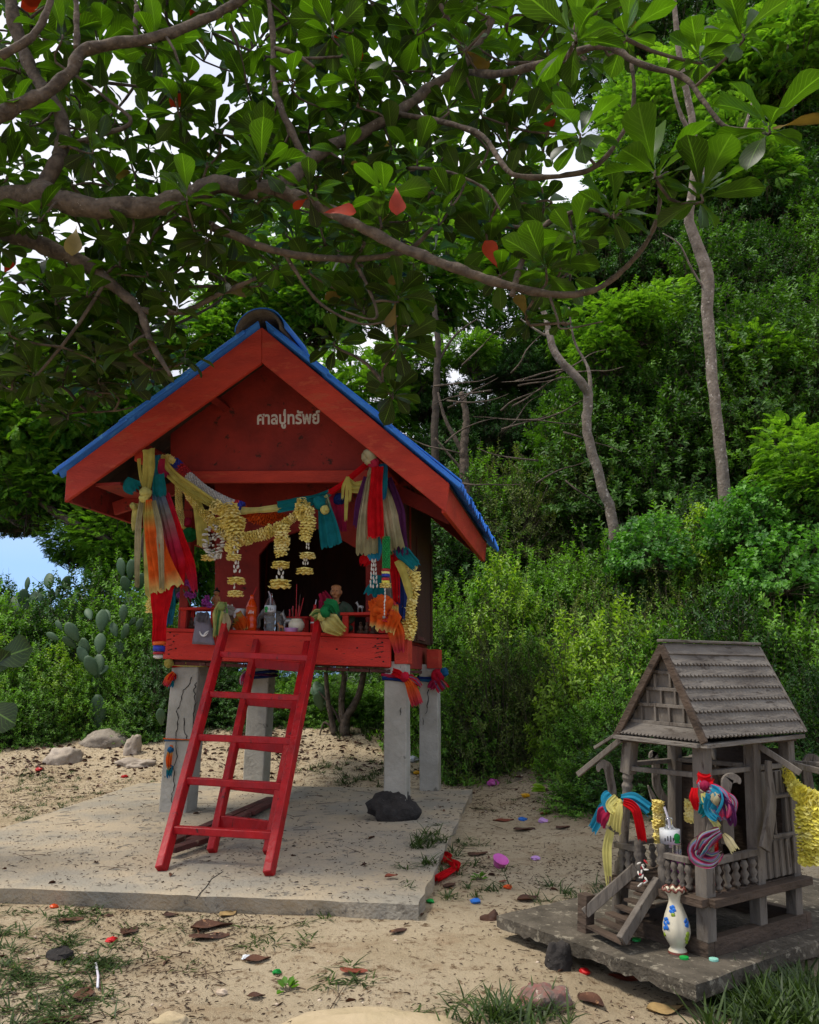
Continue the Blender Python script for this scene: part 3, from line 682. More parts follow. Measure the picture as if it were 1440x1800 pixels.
# lettering
def text_mesh(name, txt, p00, p10, p01, m, parent, depth=.15, **kw):
    """p00 lower left, p10 lower right, p01 upper left (world points of the text's box)"""
    cu = bpy.data.curves.new(name, 'FONT'); cu.body = txt; cu.extrude = 0; cu.resolution_u = 3; cu.offset = kw.get('off', 0)
    to = bpy.data.objects.new(name, cu); COL.objects.link(to); bpy.context.view_layer.update()
    me = bpy.data.meshes.new_from_object(to.evaluated_get(bpy.context.evaluated_depsgraph_get()))
    bpy.data.objects.remove(to); a = np.array([v.co[:] for v in me.vertices])
    if len(a) == 0: return None
    mn, mxx = a[:, :2].min(0), a[:, :2].max(0); ex, ey = p10 - p00, p01 - p00; off = wloc(parent)
    for v in me.vertices:
        fx, fy = (v.co.x - mn[0]) / (mxx[0] - mn[0]), (v.co.y - mn[1]) / (mxx[1] - mn[1])
        v.co = p00 + ex * fx + ey * fy - off
    me.materials.append(K[m]); o = bpy.data.objects.new(name, me); COL.objects.link(o); o.parent = parent
    return o
put('lettering', MB().bar(S.PV(499, 731, pv - .002), S.PV(499.6, 722, pv - .002), .009, .0006, up=S.V), 'text_white', parent=ped)
t0 = text_mesh('lettering', '\u0e28\u0e32\u0e25\u0e1b\u0e39\u0e48\u0e17\u0e23\u0e31\u0e1e\u0e22\u0e4c', S.PV(452, 754, pv - .002), S.PV(563, 753, pv - .002), S.PV(452, 720, pv - .002), 'text_white', ped, off=.028)
# roof tiles: corrugated, three courses a side, waves run down the slope
PITCHW = .118
def tile_mesh(side, f0, f1, dz):
    a0, a1 = slope_pt(side, f0, 0, dz + .004), slope_pt(side, f1, 0, dz + .02)
    rows = []
    for k in range(2):
        P = (a0, a1)[k]; row = []
        for j in range(37):
            v = j / 36 * PITCHW * 4.25; row.append(P + S.V * v + Vector((0, 0, .023 * math.cos(2 * PI * v / PITCHW))))
        rows.append(row)
    return MB().grid(rows)
for side in (-1, 1):
    courses = [(.02, .37), (.33, .70), (.66, 1.055)]
    for ci, (f0, f1) in enumerate(courses):
        proto = None
        for k in range(5):
            v0 = FV - .012 + k * PITCHW * 4
            if k == 0:
                mb = tile_mesh(side, f0, f1, .022 - .0 * ci)
                mb.v = [p + S.V * v0 for p in mb.v]
                if v0 + .5 > BV: pass
                proto = sp('roof_tile', mb, 'blue_tile', solid=.008, smooth=False)
            else:
                o = proto.copy(); COL.objects.link(o); o.location = Vector(proto.location) + S.V * (k * PITCHW * 4) + S.U * (.05 * k * PITCHW * 4 / 2) + Vector((0, 0, .0012 * (k % 2)))
    # front verge strips, the flat blue flashing seen along the slope
    n_ = 3
    for ci, (f0, f1) in enumerate([(.08, .40), (.37, .72), (.68, 1.06)]):
        a, c_ = slope_pt(side, f0, FV - .018, .036), slope_pt(side, f1, FV - .018, .046 if ci < 2 else .036)
        sp('verge_tile', MB().bar(a, c_, .02, .024, up=Vector((0, 0, 1))), 'blue_tile', bevel=.003)
# ridge caps
rows = []
for k in range(5):
    v0 = FV - .05 + k * .42; rows = []
    for e in (0, 1):
        row = []
        for j in range(15):
            a = PI * (j / 14); uu = -.06 - math.cos(a) * (.135 if 1 else 0); zz = 2.80 + math.sin(a) * .105 + (.008 if e else 0) - abs(math.cos(a)) ** 3 * .02
            row.append(RF(uu, v0 + e * .45, zz))
        rows.append(row)
    sp('ridge_tile', MB().grid(rows), 'grey_tile' if k == 0 else 'blue_tile', solid=.016, smooth=True, label='bare grey end cap of the ridge' if k == 0 else None)
rows = []
for e in (0, 1):
    row = []
    for j in range(13):
        a = PI * (j / 12); row.append(RF(-.05 - math.cos(a) * .152, FV - .052 + e * .43, 2.812 + math.sin(a) * .106 - abs(math.cos(a)) ** 3 * .03))
    rows.append(row)
sp('ridge_cover', MB().grid(rows), 'blue_tile', solid=.006, smooth=True)

# cobweb-thin support wire and the shelves on the altar floor
def altar(px, py, v): p = S.PV(px, py, v); return p
FZ = lambda u: fz1 + .02 - TILT * u
def on_floor(px, v):      # a point on the altar floor under picture column px at depth v
    lo = S.PV(px, 1105, v); u = S.uv(lo)[0]; return Vector((lo.x, lo.y, FZ(u)))
def small_table(name, x0, x1, ytop, v0, v1, lab, m='red_bright'):
    a, b_ = S.PV(x0, ytop, v0), S.PV(x1, ytop, v0); u0, u1 = S.uv(a)[0], S.uv(b_)[0]; zt = (a.z + b_.z) / 2; zb = max(FZ(u0), FZ(u1)) + .001
    t = thing(name, lab, 'table', S.W((u0 + u1) / 2, (v0 + v1) / 2, zb))
    put('table_top', MB().box(S, u0, u1, v0, v1, zt - .016, zt), m, parent=t, bevel=.002)
    for u in (u0 + .012, u1 - .05):
        for v in (v0 + .006, v1 - .03):
            put('leg', MB().box(S, u, u + .034, v, v + .024, zb, zt - .0165), m, parent=t, bevel=.002)
    return t, (u0, u1, zt)
TL, TLd = small_table('offering_table', 314, 384, 1067, .05, .2, 'small red offering table at the left end of the altar, under purple orchids')
TR, TRd = small_table('offering_table', 598, 681, 1076, .03, .2, 'small red offering table at the right end of the altar, beside the gilded bust')

# ------------------------------------------------------------------ ladders
def ladder(lab, feet, tops, vf, vt, rung_y, rail, rung_h, m, zf=.0625, deeper=None):
    F0, F1 = gz(*feet[0], zf), gz(*feet[1], zf); T0, T1 = S.PV(*tops[0], vt[0]), S.PV(*tops[1], vt[1])
    t = thing('ladder', lab, 'ladder', (F0 + F1) / 2)
    for (a, b_) in ((F0, T0), (F1, T1)):
        d = (b_ - a).normalized(); put('rail', MB().bar(a + Vector((0, 0, .004)), b_, rail, rail * 1.5, up=S.V), m, parent=t, bevel=.003)
    for y, hh in rung_y:
        best = []
        for (a, b_) in ((F0, T0), (F1, T1)):
            lo, hi = 0, 1
            yt = y + (12 if a is F1 else 0) * (.9 if y > 1300 else .6)
            for _ in range(30):
                mid = (lo + hi) / 2
                if proj(a.lerp(b_, mid))[1] > yt: lo = mid
                else: hi = mid
            best.append(a.lerp(b_, lo))
        d = (T0 - F0).normalized(); e = (best[1] - best[0]).normalized() * rail * .45
        put('rung', MB().bar(best[0] + e, best[1] - e, rail * 1.15 if deeper is None else deeper, hh, up=(0, 0, 1)), m, parent=t, bevel=.003)
    return t
LF = ladder('front ladder, glossy red with square rails and five rungs, leaning on the shrine floor', [(283, 1532), (472, 1541)], [(400, 1088), (560, 1095)], 0, (-.045, -.045),
            [(1458, .03), (1372, .03), (1296, .03), (1220, .03), (1150, .032)], .034, .03, 'red_gloss')
LR = ladder('rear ladder, duller red with wide board treads, standing behind the glossy one', [(372, 1500), (470, 1503)], [(452, 1128), (541, 1131)], 0, (-.04, -.04),
            [(1443, .05), (1378, .045), (1305, .05), (1232, .045), (1166, .05)], .032, .03, 'red_gloss', deeper=.03)

# ------------------------------------------------------------------ the little weathered wooden shrine and its slab
sl2 = slab('mossy_slab', [(.70, 2.195), (1.75, 2.96), (1.33, 3.55), (.275, 2.79)], .078, .038, 'concrete_old', 8, nseg=30, wob=.005, under=.002,
           label='mossy concrete slab under the little grey wooden shrine', cat='slab')
MS = thing('miniature_shrine', 'small weathered grey wooden shrine with steep shingled roof standing on a mossy slab', 'shrine', M.W(-.1, .25, .08))
def mp_(name, mb, m='greywood', **kw): kw.setdefault('bevel', .0015); return put(name, mb, m, parent=MS, **kw)
MB_ = M.box if hasattr(M, 'box') else None
def mbox(u0, u1, v0, v1, z0, z1): return MB().box(M, u0, u1, v0, v1, z0, z1)
def mbar(a, b_, w, h, up=(0, 0, 1)): return MB().bar(M.W(*a), M.W(*b_), w, h, up=up)
UL, UR, VF, VB = -.285, .0, .0, .47      # posts' centre lines
# base beams
mp_('base_beam', mbox(UL - .02, UR + .02, -.02, .012, .08, .125), 'brownwood')
mp_('base_beam', mbox(UR - .012, UR + .02, .0135, VB + .03, .08, .125), 'brownwood')
mp_('base_beam', mbox(UL - .02, UR + .02, VB + .031, VB + .06, .08, .125), 'brownwood')
mp_('base_beam', mbox(UL - .02, UL + .012, .0135, VB + .03, .08, .125), 'brownwood')
# posts : (u top, u bottom, v, width, z top)
def post(ub, ut, v, w, zt, turned=False, m='greywood', lab=None):
    if not turned:
        mb = mbar((ub, v, .12), (ut, v, zt), w, w, up=M.V)
    else:
        mb = mbar((ub, v, .12), (ub + (ut - ub) * .3, v, .27), w, w, up=M.V)
        a, b_ = M.W(ub + (ut - ub) * .3, v, .27), M.W(ub + (ut - ub) * .78, v, .53); d = b_ - a; Lh = d.length
        pr = [(.48, 0), (.5, .02), (.36, .05), (.5, .09), (.4, .12), (.42, .5), (.4, .8), (.52, .86), (.36, .9), (.52, .95), (.45, 1)]
        mb.lathe(a, [(w * r_ * 1.0, z_ * Lh) for r_, z_ in pr], 10, axis=d)
        mb.bar(b_, M.W(ut, v, zt), w * 1.05, w * 1.05, up=M.V)
    return mp_('post', mb, m, label=lab)
post(-.305, -.225, 0, .034, .63, True, lab='turned front left post with carved rings')
post(.004, .03, 0, .038, .64, lab='thick square front corner post')
post(0, .022, .27, .035, .64); post(0, .02, .47, .034, .63)
post(-.27, -.235, .24, .032, .62); post(-.27, -.235, .47, .032, .62)
# floor beams and floor
mp_('floor_beam', mbar((-.305, -.028, .222), (.03, -.028, .222), .022, .04, M.V), 'brownwood')
mp_('floor_beam', mbar((.031, -.018, .222), (.031, .5, .222), .022, .04, M.U), 'brownwood')
mp_('floor_beam', mbar((-.3, .0, .222), (-.3, .5, .222), .022, .04, M.U), 'brownwood')
for k in range(6):
    mp_('floor_board', mbox(-.285, .018, -.012 + k * .086, .07 + k * .086, .222, .236), 'brownwood')
# rails with turned balusters
def baluster(p):
    return MB().lathe(p, [(.006, 0), (.012, .008), (.006, .016), (.013, .03), (.006, .042), (.012, .052), (.007, .066)], 8)
rail_z = .318
mp_('hand_rail', mbar((-.3, -.01, rail_z), (-.21, -.01, rail_z), .016, .016, M.V)); mp_('hand_rail', mbar((-.12, -.01, rail_z), (-.024, -.01, rail_z), .016, .018, M.V))
mp_('hand_rail', mbar((.018, .03, rail_z), (.018, .26, rail_z + .005), .018, .018, M.U)); mp_('hand_rail', mbar((-.285, .03, rail_z), (-.28, .24, rail_z), .016, .016, M.U))
bal0 = None
for (u, v) in [(.016, .055), (.016, .1), (.016, .145), (.016, .19), (.016, .235), (-.105, -.01), (-.082, -.01), (-.058, -.01), (-.035, -.01), (-.275, -.01), (-.25, -.01), (-.28, .05), (-.28, .1), (-.28, .15), (-.28, .2)]:
    if bal0 is None:
        bal0 = mp_('baluster', baluster(M.W(u, v, .24)), 'greywood', bevel=0, smooth=True); b0 = M.W(u, v, .24)
    else:
        c_ = bal0.copy(); COL.objects.link(c_); c_.location = Vector(bal0.location) + (M.W(u, v, .24) - b0)
for (u, v) in ((-.205, -.015), (-.122, -.015)):
    mp_('newel_post', MB().lathe(M.W(u, v, .2), [(.013, 0), (.013, .08), (.009, .088), (.015, .1), (.015, .108), (.009, .118), (.013, .13), (.012, .142), (.005, .148)], 10), 'greywood', bevel=0, smooth=True)
# stair with slanting side boards
st = [(-.2, -.03, .25), (-.26, -.22, .155)]
mp_('stair_side', mbar((-.205, -.03, .27), (-.325, -.135, .135), .02, .03, (0, 0, 1)), 'greywood'); mp_('stair_side', mbar((-.125, -.03, .25), (-.135, -.20, .115), .02, .03, (0, 0, 1)), 'greywood')
mp_('newel_post', mbar((-.335, -.125, .08), (-.33, -.12, .185), .036, .036, M.V), 'brownwood')
for k in range(6):
    f = k / 5.0
    mp_('stair_tread', mbar((-.20 - .10 * f, -.04 - .1 * f, .205 - .1 * f), (-.125 - .01 * f, -.04 - .14 * f, .205 - .1 * f), .03, .007, (0, 0, 1)), 'brownwood', bevel=0)
# tie beams, plate
mp_('tie_beam', mbar((-.25, 0, .545), (0.0, 0, .548), .014, .02, M.V)); mp_('tie_beam', mbar((.014, .03, .552), (.014, .46, .552), .014, .02, M.U))
mp_('tie_beam', mbar((-.25, .24, .56), (.0, .27, .56), .014, .02, M.V)); mp_('tie_beam', mbar((-.25, .02, .555), (-.25, .45, .555), .014, .02, M.U))
mp_('tie_beam', mbar((-.36, .5, .545), (.12, .5, .56), .014, .018, M.V))
# back room: panelled walls
mp_('rear_wall', mbox(-.26, .0, .455, .465, .237, .6), 'brownwood')
mp_('inner_wall', mbox(-.255, -.1, .26, .268, .237, .545), 'brownwood')
mp_('left_wall', mbox(-.265, -.256, .27, .452, .237, .55), 'brownwood')
sw = [mbox(.012, .022, .285, .335, .243, .54), mbox(.012, .022, .336, .46, .243, .36), mbox(.012, .022, .336, .352, .3605, .54), mbox(.012, .022, .425, .46, .3605, .54), mbox(.012, .022, .3525, .4245, .47, .54)]
for q in sw: mp_('wall_panel', q, 'greywood')
for v in (.30, .335, .37, .405, .44): mp_('batten', mbox(.0225, .03, v, v + .008, .245, .345), 'greywood', bevel=.001)
mp_('batten', mbox(.0225, .032, .335, .465, .352, .362), 'greywood'); mp_('batten', mbox(.0225, .032, .335, .465, .462, .472), 'greywood')
for v in (.345, .375, .405, .435): mp_('batten', mbox(.0225, .029, v, v + .006, .475, .538), 'greywood', bevel=.001)
mp_('window_frame', mbox(.0225, .03, .352, .36, .3625, .4615), 'greywood'); mp_('window_frame', mbox(.0225, .03, .418, .426, .3625, .4615), 'greywood')
# roof
G0 = M.PV(1180, 1130, -.03); R0 = (-.03 - .0, G0.z)
zr, ur = .915, -.052
eL, eR, ez = -.262, .072, .642
gm = MB()
def gp(u, z, v=-.02): return M.W(u, v, z)
# gable board with panel grid
q = [gp(-.205, .69), gp(.045, .675), gp(ur, zr - .01)]
gm.v = q + [p + M.V * .012 for p in q]; gm.f = [(2, 1, 0), (3, 4, 5), (0, 1, 4, 3), (1, 2, 5, 4), (2, 0, 3, 5)]
mp_('gable_board', gm, 'greywood')
def gu(z, side):      # edge of the gable at height z
    f = (z - .68) / (zr - .68); return (-.205 + (ur + .205) * f) if side < 0 else (.045 + (ur - .045) * f)
for z in (.685, .735, .782, .83):
    a, b_ = gu(z, -1) + .004, gu(z, 1) - .006
    mp_('gable_batten', mbar((a, -.026, z + .003), (b_, -.026, z - .003), .01, .008, M.V), 'greywood', bevel=.001)
for z0, z1, us in ((.69, .731, (-.155, -.105, -.055, -.005)), (.739, .778, (-.13, -.08, -.03)), (.787, .826, (-.10, -.045)), (.835, .88, (-.05,))):
    for u in us: mp_('gable_stile', mbar((u, -.0255, z0), (u, -.0255, z1), .007, .009, M.V), 'greywood', bevel=.001)
# skirt board under the gable, scalloped
def scallop(P0, P1, D0, D1, n_, thick, depth, m='greywood_h', name='shingle_course', par=None):
    """board from the upper edge P0-P1 to the lower edge D0-D1 whose lower edge is cut into n_ teeth"""
    mb = MB(); nrm = (P1 - P0).cross(D0 - P0).normalized(); 
    if nrm.z < 0: nrm = -nrm
    top, low = [], []
    dn = ((D0 - P0) + (D1 - P1)).normalized(); k = n_ * 4
    for i in range(k + 1):
        f = i / k; top.append(P0.lerp(P1, f)); low.append(D0.lerp(D1, f) - dn * depth * abs(math.sin(PI * f * n_)) * -1 - dn * depth)
    N = k + 1
    mb.v = top + low + [p - nrm * thick for p in top] + [p - nrm * thick for p in low]
    for i in range(k): mb.f += [(i, N + i, N + i + 1, i + 1), (N + i, 3 * N + i, 3 * N + i + 1, N + i + 1), (2 * N + i, 2 * N + i + 1, 3 * N + i + 1, 3 * N + i), (i, i + 1, 2 * N + i + 1, 2 * N + i)]
    mb.f += [(0, 2 * N, 3 * N, N), (N - 1, 2 * N - 1, 4 * N - 1, 3 * N - 1)]
    return mp_(name, mb, m, bevel=0)
scallop(gp(-.198, .688, -.028), gp(.045, .675, -.028), gp(-.235, .652, -.06), gp(.058, .643, -.055), 22, .006, .008)
# eave boards
mp_('eave_board', mbar((-.238, -.055, .640), (.062, -.055, .632), .012, .03, M.V), 'greywood_h')
mp_('eave_board', mbar((.068, -.055, .632), (.058, .49, .640), .012, .032, M.U), 'greywood_h')
mp_('eave_board', mbar((-.235, -.04, .640), (-.235, .49, .640), .012, .03, M.U), 'greywood_h')
mp_('ceiling_board', mbox(-.225, .05, -.04, .48, .625, .632), 'brownwood')
# right and left roof slopes in overlapping scalloped courses
def rs(side, f, v):
    if side > 0: a, e = (ur, zr), (.075, .652)
    else: a, e = (ur, zr), (-.24, .652)
    return M.W(a[0] + (e[0] - a[0]) * f, v, a[1] + (e[1] - a[1]) * f)
nC = 8; nrmR = Vector((0, 0, .006))
vf0, vb0, vb1 = -.045, .475, .49
for side in (1, -1):
    for k in range(nC):
        f0, f1 = k / nC, (k + 1) / nC + .01
        vb_a = vb0 + (vb1 - vb0) * f0; vb_b = vb0 + (vb1 - vb0) * f1
        lift = M.U * side * .006 + Vector((0, 0, .004))
        scallop(rs(side, max(0, f0 - .02), vf0), rs(side, max(0, f0 - .02), vb_a), rs(side, f1, vf0 - .008 * (k == nC - 1)) + lift, rs(side, f1, vb_b) + lift, 27 if k else 1, .005, .009 if k else 0)
    # verge board on the gable edge
    up_ = M.V
    a, c_ = rs(side, -.01, vf0 - .005), rs(side, 1.0, vf0 - .008)
    mp_('verge_board', MB().bar(a - Vector((0, 0, .012)), c_ - Vector((0, 0, .012)), .01, .022, up=(0, 0, 1)), 'brownwood')
mp_('ridge_board', mbar((ur, vf0 - .012, zr + .006), (ur, vb0, zr + .006), .024, .008), 'greywood_h')
mp_('hip_board', MB().bar(M.W(ur, vb0, zr - .004), M.W(.075, vb1, .652), .012, .012), 'greywood')
mb = MB(); q = [M.W(ur, vb0 - .004, zr), M.W(.07, vb1 - .004, .655), M.W(-.235, vb1 - .004, .655)]; mb.v = q + [p + M.V * .01 for p in q]; mb.f = [(0, 1, 2), (5, 4, 3), (0, 3, 4, 1), (1, 4, 5, 2), (2, 5, 3, 0)]
mp_('rear_gable_board', mb, 'brownwood')
# props sticking out under the eaves
def pbar(a, b_, w, h, m='greywood', name='prop_stick'): return mp_(name, MB().bar(a, b_, w, h), m)
pbar(M.PV(1092, 1300, -.03), M.PV(1016, 1362, -.07), .014, .016)
pbar(M.PV(1085, 1290, .05), M.PV(1045, 1315, .05), .008, .01)
pbar(M.W(.03, .28, .622), M.W(.13, .34, .545), .012, .018)
pbar(M.W(.05, .45, .556), M.W(.2, .48, .53), .012, .018)
# carved swan-neck finials: cut boards
def cutboard(name, pts, w, fr_o, ax, th, m='greywood', par=None, lab=None):
    """S-curved flat carving: pts in (a,z) on the plane through fr_o spanned by ax and up"""
    P = spline([Vector((p[0], p[1], 0)) for p in pts], 22); Wd = lin(w, 22); mb = MB(); ax = ax.normalized(); nn = ax.cross(Vector((0, 0, 1)))
    for i, p in enumerate(P):
        t = (P[min(i + 1, 22)] - P[max(i - 1, 0)]).normalized(); s_ = Vector((-t.y, t.x, 0))
        for (sg, tt) in ((1, -1), (1, 1), (-1, 1), (-1, -1)):
            c_ = p + s_ * Wd[i] * .5 * sg; mb.v.append(fr_o + ax * c_.x + Vector((0, 0, c_.y)) + nn * tt * th / 2)
    for i in range(22):
        for j in range(4): a = i * 4 + j; b_ = i * 4 + (j + 1) % 4; mb.f.append((a, b_, b_ + 4, a + 4))
    mb.f += [(3, 2, 1, 0), (88, 89, 90, 91)]
    return put(name, mb, m, parent=par or MS, bevel=.0015, label=lab)
def swan(px, py, h, v, lab, flip=1, head=.02):
    b0 = M.PV(px, py, v); ax = Vector((1, 0, 0)) * flip
    return cutboard('swan_neck_carving', [(.004, -.09), (0, 0), (.004, h * .35), (-.002, h * .7), (-.006, h * .92), (-.02, h), (-.034, h * .93), (-.036, h * .8)], [.03, .028, .024, .024, .028, .026, .016, .004], b0, ax, .012, lab=lab)
swan(1075, 1412, .115, -.02, 'swan neck carving at the front left corner, above a blue bow')
swan(1278, 1420, .075, -.05, 'rounded swan head carving behind the front corner post', -1)
cutboard('naga_carving', [(-.05, 0), (-.02, .06), (.005, .13), (.0, .2), (.004, .24)], [.045, .04, .03, .024, .02], M.PV(1362, 1490, .26) , M.V, .012, lab='S curved naga board against the side wall')
cutboard('naga_carving', [(.035, 0), (.015, .05), (-.012, .1), (-.012, .17), (-.02, .2), (-.03, .185)], [.02, .026, .026, .024, .024, .006], M.PV(1165, 1440, .2), Vector((1, 0, 0)), .012, lab='dark curved naga board at the rear left')
cutboard('naga_carving', [(.02, 0), (.005, .04), (-.01, .08)], [.022, .018, .003], M.PV(1147, 1425, .24), Vector((1, 0, 0)), .01)
cutboard('swan_neck_carving', [(0, 0), (0, .06), (-.002, .12), (.012, .145), (.03, .14), (.034, .12)], [.035, .03, .028, .03, .026, .012], M.PV(1425, 1420, .5), Vector((1, 0, 0)), .012, lab='swan neck carving at the far right corner')
cutboard('naga_carving', [(-.03, 0), (-.01, .03), (.0, .07), (.005, .11)], [.03, .03, .022, .012], M.PV(1255, 1500, -.06), Vector((.8, -.6, 0)), .012, lab='short carved board tied with rainbow yarn')

# ------------------------------------------------------------------ things on and round the little shrine
def bottle(name, lab, basep, h, r, m_body, liquid=None, lab_m='labelwhite', leaf=True, straw='straw_white', sdir=(-.25, 0, 1), text='', strawlen=.25, lab_z=(.5, .68), emb=None):
    t = thing(name, lab, 'bottle', basep)
    pr = [(.88, 0), (1, .02), (1, .16), (.93, .2), (1, .24), (.98, .34), (.93, .37), (1, .41), (1, .62), (.95, .68), (.72, .78), (.38, .87), (.33, .9), (.36, .92), (.33, 1)]
    put('bottle_body', MB().lathe(basep + Vector((0, 0, .0005)), [(a * r, z * h) for a, z in pr], 20), m_body, parent=t, smooth=True)
    if liquid: put('drink', MB().lathe(basep + Vector((0, 0, .003)), [(a * r * .93, z * h) for a, z in pr if z < .75], 20), liquid, parent=t, smooth=True)
    lb = put('label', MB().lathe(basep + Vector((0, 0, 0)), [(r * 1.015, lab_z[0] * h), (r * 1.015, lab_z[1] * h)], 20), lab_m, parent=t, smooth=True)
    lb.data.polygons[-1].use_smooth = False
    top = basep + Vector((0, 0, h * .93)); d = Vector(sdir).normalized()
    if straw:
        put('straw', MB().tube([top - Vector((0, 0, h * .4)), top, top + d * strawlen * h], .0035, 6), straw, parent=t, smooth=True)
    face = (Vector((0, 0, EYE)) - basep); face.z = 0; face.normalize(); sd_ = Vector((0, 0, 1)).cross(face)
    if leaf:
        for dx, dz, rr_, sc_ in ((.62 * leaf, .0, .16, (1, .3, 1.15)), (.62 * leaf, -.12, .1, (1.6, .3, .6)), (.62 * leaf, .06, .1, (1.5, .3, .5))):
            c_ = basep + face * r * .82 + sd_ * r * dx + Vector((0, 0, h * (sum(lab_z) / 2 + dz * .6)))
            put('leaf_logo', MB().ball(c_, r * rr_ * 2.3, 8, sc_), 'greenplastic', parent=t)
    if text:
        c_ = basep + face * r * 1.03 + Vector((0, 0, h * (lab_z[0] + .035)))
        w = r * .62; hh = h * (lab_z[1] - lab_z[0]) * .5
        pm = MB(); n_ = len(text[0])       # print too small to read in the photograph: uneven blurred strokes
        for k in range(n_):
            x_ = -.8 + 1.3 * k / (n_ - 1); back = face * (-r * (1 - math.sqrt(max(0, 1 - (x_ * .62) ** 2)))); q0 = c_ + sd_ * w * x_ + back + Vector((0, 0, hh * (.1 + .12 * (k % 2))))
            pm.bar(q0, q0 + Vector((0, 0, hh * (.45 + .2 * ((k * 7) % 3)))), w * .16, .0008, up=face)
        put('label_print', pm, text[1], parent=t)['kind'] = 'stuff'
    return t
bp = M.PV(1176, 1532, .03); bp.z = .237
bottle('water_bottle', 'clear plastic water bottle with white straw inside the little wooden shrine', M.W(-.135, .05, .237), .175, .029, 'clear', None, straw='straw_white', sdir=(-.28, 0, 1), lab_z=(.6, .82), text=('....', 'ink'))
gl = thing('red_glass', 'tall red glass behind the baluster rail of the little shrine', 'glass', M.W(-.045, .11, .237))
put('glass_body', MB().lathe(M.W(-.045, .11, .2372), [(.02, 0), (.024, .01), (.021, .03), (.025, .06), (.028, .12), (.028, .135), (.03, .15), (.027, .152)], 18), 'redglass', parent=gl, smooth=True)
put('glass_rim', MB().lathe(M.W(-.045, .11, .39), [(.029, 0), (.031, .004), (.031, .012), (.02, .016)], 18), 'redplastic', parent=gl, smooth=True)
put('pink_cup', MB().lathe(M.W(-.10, .03, .237), [(.012, 0), (.016, .008), (.021, .06), (.026, .075), (.023, .075), (.014, .01)], 14), 'pinkplastic', smooth=True, label='small pink cup on the floor of the little shrine, left of the red glass', cat='cup')
# vase
vb = gz(1192, 1676, .0805); vz = thing('flower_vase', 'cream ceramic vase with frilled brown rim and painted blue and green flowers', 'vase', vb)
Rv = .0; vs_ = 115 / FPX * vb.y / math.cos(PITCH) * .99; hV = .166
prf = [(.6, 0), (.66, .01), (.64, .05), (.52, .085), (.5, .11), (.62, .15), (.86, .24), (.98, .34), (.95, .44), (.78, .58), (.58, .70), (.47, .77), (.44, .82), (.46, .86), (.52, .9), (.66, .955), (.74, .985), (.70, .99), (.5, .95)]
rw = .038
mb = MB(); nS = 48; 
for i, (a, z) in enumerate(prf):
    for j in range(nS):
        th = 2 * PI * j / nS; fl = 1
        if .1 < z < .75: fl = 1 - .07 * (1 - abs(math.sin(th * 4))) * math.sin(PI * (z - .1) / .65)
        if z > .93: fl = 1 + .10 * math.sin(th * 9)
        zz = z * hV + (.004 * math.cos(th * 9) if z > .93 else 0)
        mb.v.append(vb + Vector((rw * a * fl * math.cos(th), rw * a * fl * math.sin(th), zz)))
for i in range(len(prf) - 1):
    for j in range(nS): a0, a1 = i * nS + j, i * nS + (j + 1) % nS; mb.f.append((a0, a1, a1 + nS, a0 + nS))
mb.f.append(tuple(reversed(range(nS))))
put('vase_body', mb, 'cream', parent=vz, smooth=True)
K['vase_brown'] = mat('brown_glaze', hx('7c4436'), hx('693528'), 20, .35, spec=.5)
mb = MB()
for i, (a, z) in enumerate([(.675, .012), (.655, .045)]):
    for j in range(nS): th = 2 * PI * j / nS; mb.v.append(vb + Vector((rw * a * 1.01 * math.cos(th), rw * a * 1.01 * math.sin(th), z * hV)))
for j in range(nS): mb.f.append((j, (j + 1) % nS, (j + 1) % nS + nS, j + nS))
put('base_band', mb, 'vase_brown', parent=vz, smooth=True)
mb = MB(); P = [vb + Vector((rw * .735 * (1 + .1 * math.sin(th * 9)) * math.cos(th), rw * .735 * (1 + .1 * math.sin(th * 9)) * math.sin(th), .986 * hV + .004 * math.cos(th * 9))) for th in np.linspace(0, 2 * PI, 73)]
put('frilled_rim', MB().tube(P, .0028, 6), 'vase_brown', parent=vz, smooth=True)
def on_vase(az, z):      # az measured from the camera-facing side, + to the right
    face = math.atan2(-vb.y, -vb.x); th = face + az
    a = np.interp(z, [p[1] for p in prf[:17]], [p[0] for p in prf[:17]]); fl = 1 - (.07 * (1 - abs(math.sin(th * 4))) * math.sin(PI * (z - .1) / .65) if .1 < z < .75 else 0)
    nn = Vector((math.cos(th), math.sin(th), 0)); return vb + nn * (rw * a * fl + .0008) + Vector((0, 0, z * hV)), nn
def petalspot(az, z, r_, m, name):
    c_, nn = on_vase(az, z); q = nn.to_track_quat('Z', 'Y').to_euler(); put(name, MB().ball(c_, r_, 8, (1, 1, .22), rot=tuple(q)), m, parent=vz, smooth=True)
for (az, z) in ((-.35, .69), (-.9, .5), (1.0, .50)):
    for k in range(5):
        petalspot(az + .2 * math.cos(k * 1.257), z + .045 * math.sin(k * 1.257), .0058, 'blueplastic', 'painted_petal')
petalspot(-.75, .42, .007, 'blueplastic', 'painted_petal'); petalspot(-1.0, .40, .006, 'blueplastic', 'painted_petal')
K['vase_green'] = mat('green_glaze', hx('8fa32e'), hx('748a22'), 20, .35, spec=.5)
for (az, z, r_) in ((-.25, .62, .006), (.85, .34, .0075), (.8, .28, .0075), (.9, .22, .006), (-1.1, .3, .006)): petalspot(az, z, r_, 'vase_green', 'painted_leaf')
# caps on the slab
for (px, py, m_, lab) in ((1119, 1654, 'greenplastic', 'green plastic cap in front of the little shrine stairs'), (1203, 1686, 'greenplastic', 'green plastic cap lying right below the flower vase'), (1255, 1689, 'mint', 'pale mint green cap on the slab beside the grass')):
    p = gz(px, py, .0805); put('bottle_cap', MB().lathe(p, [(.012, 0), (.0125, .002), (.012, .006), (.008, .007)], 12), m_, label=lab, cat='cap')

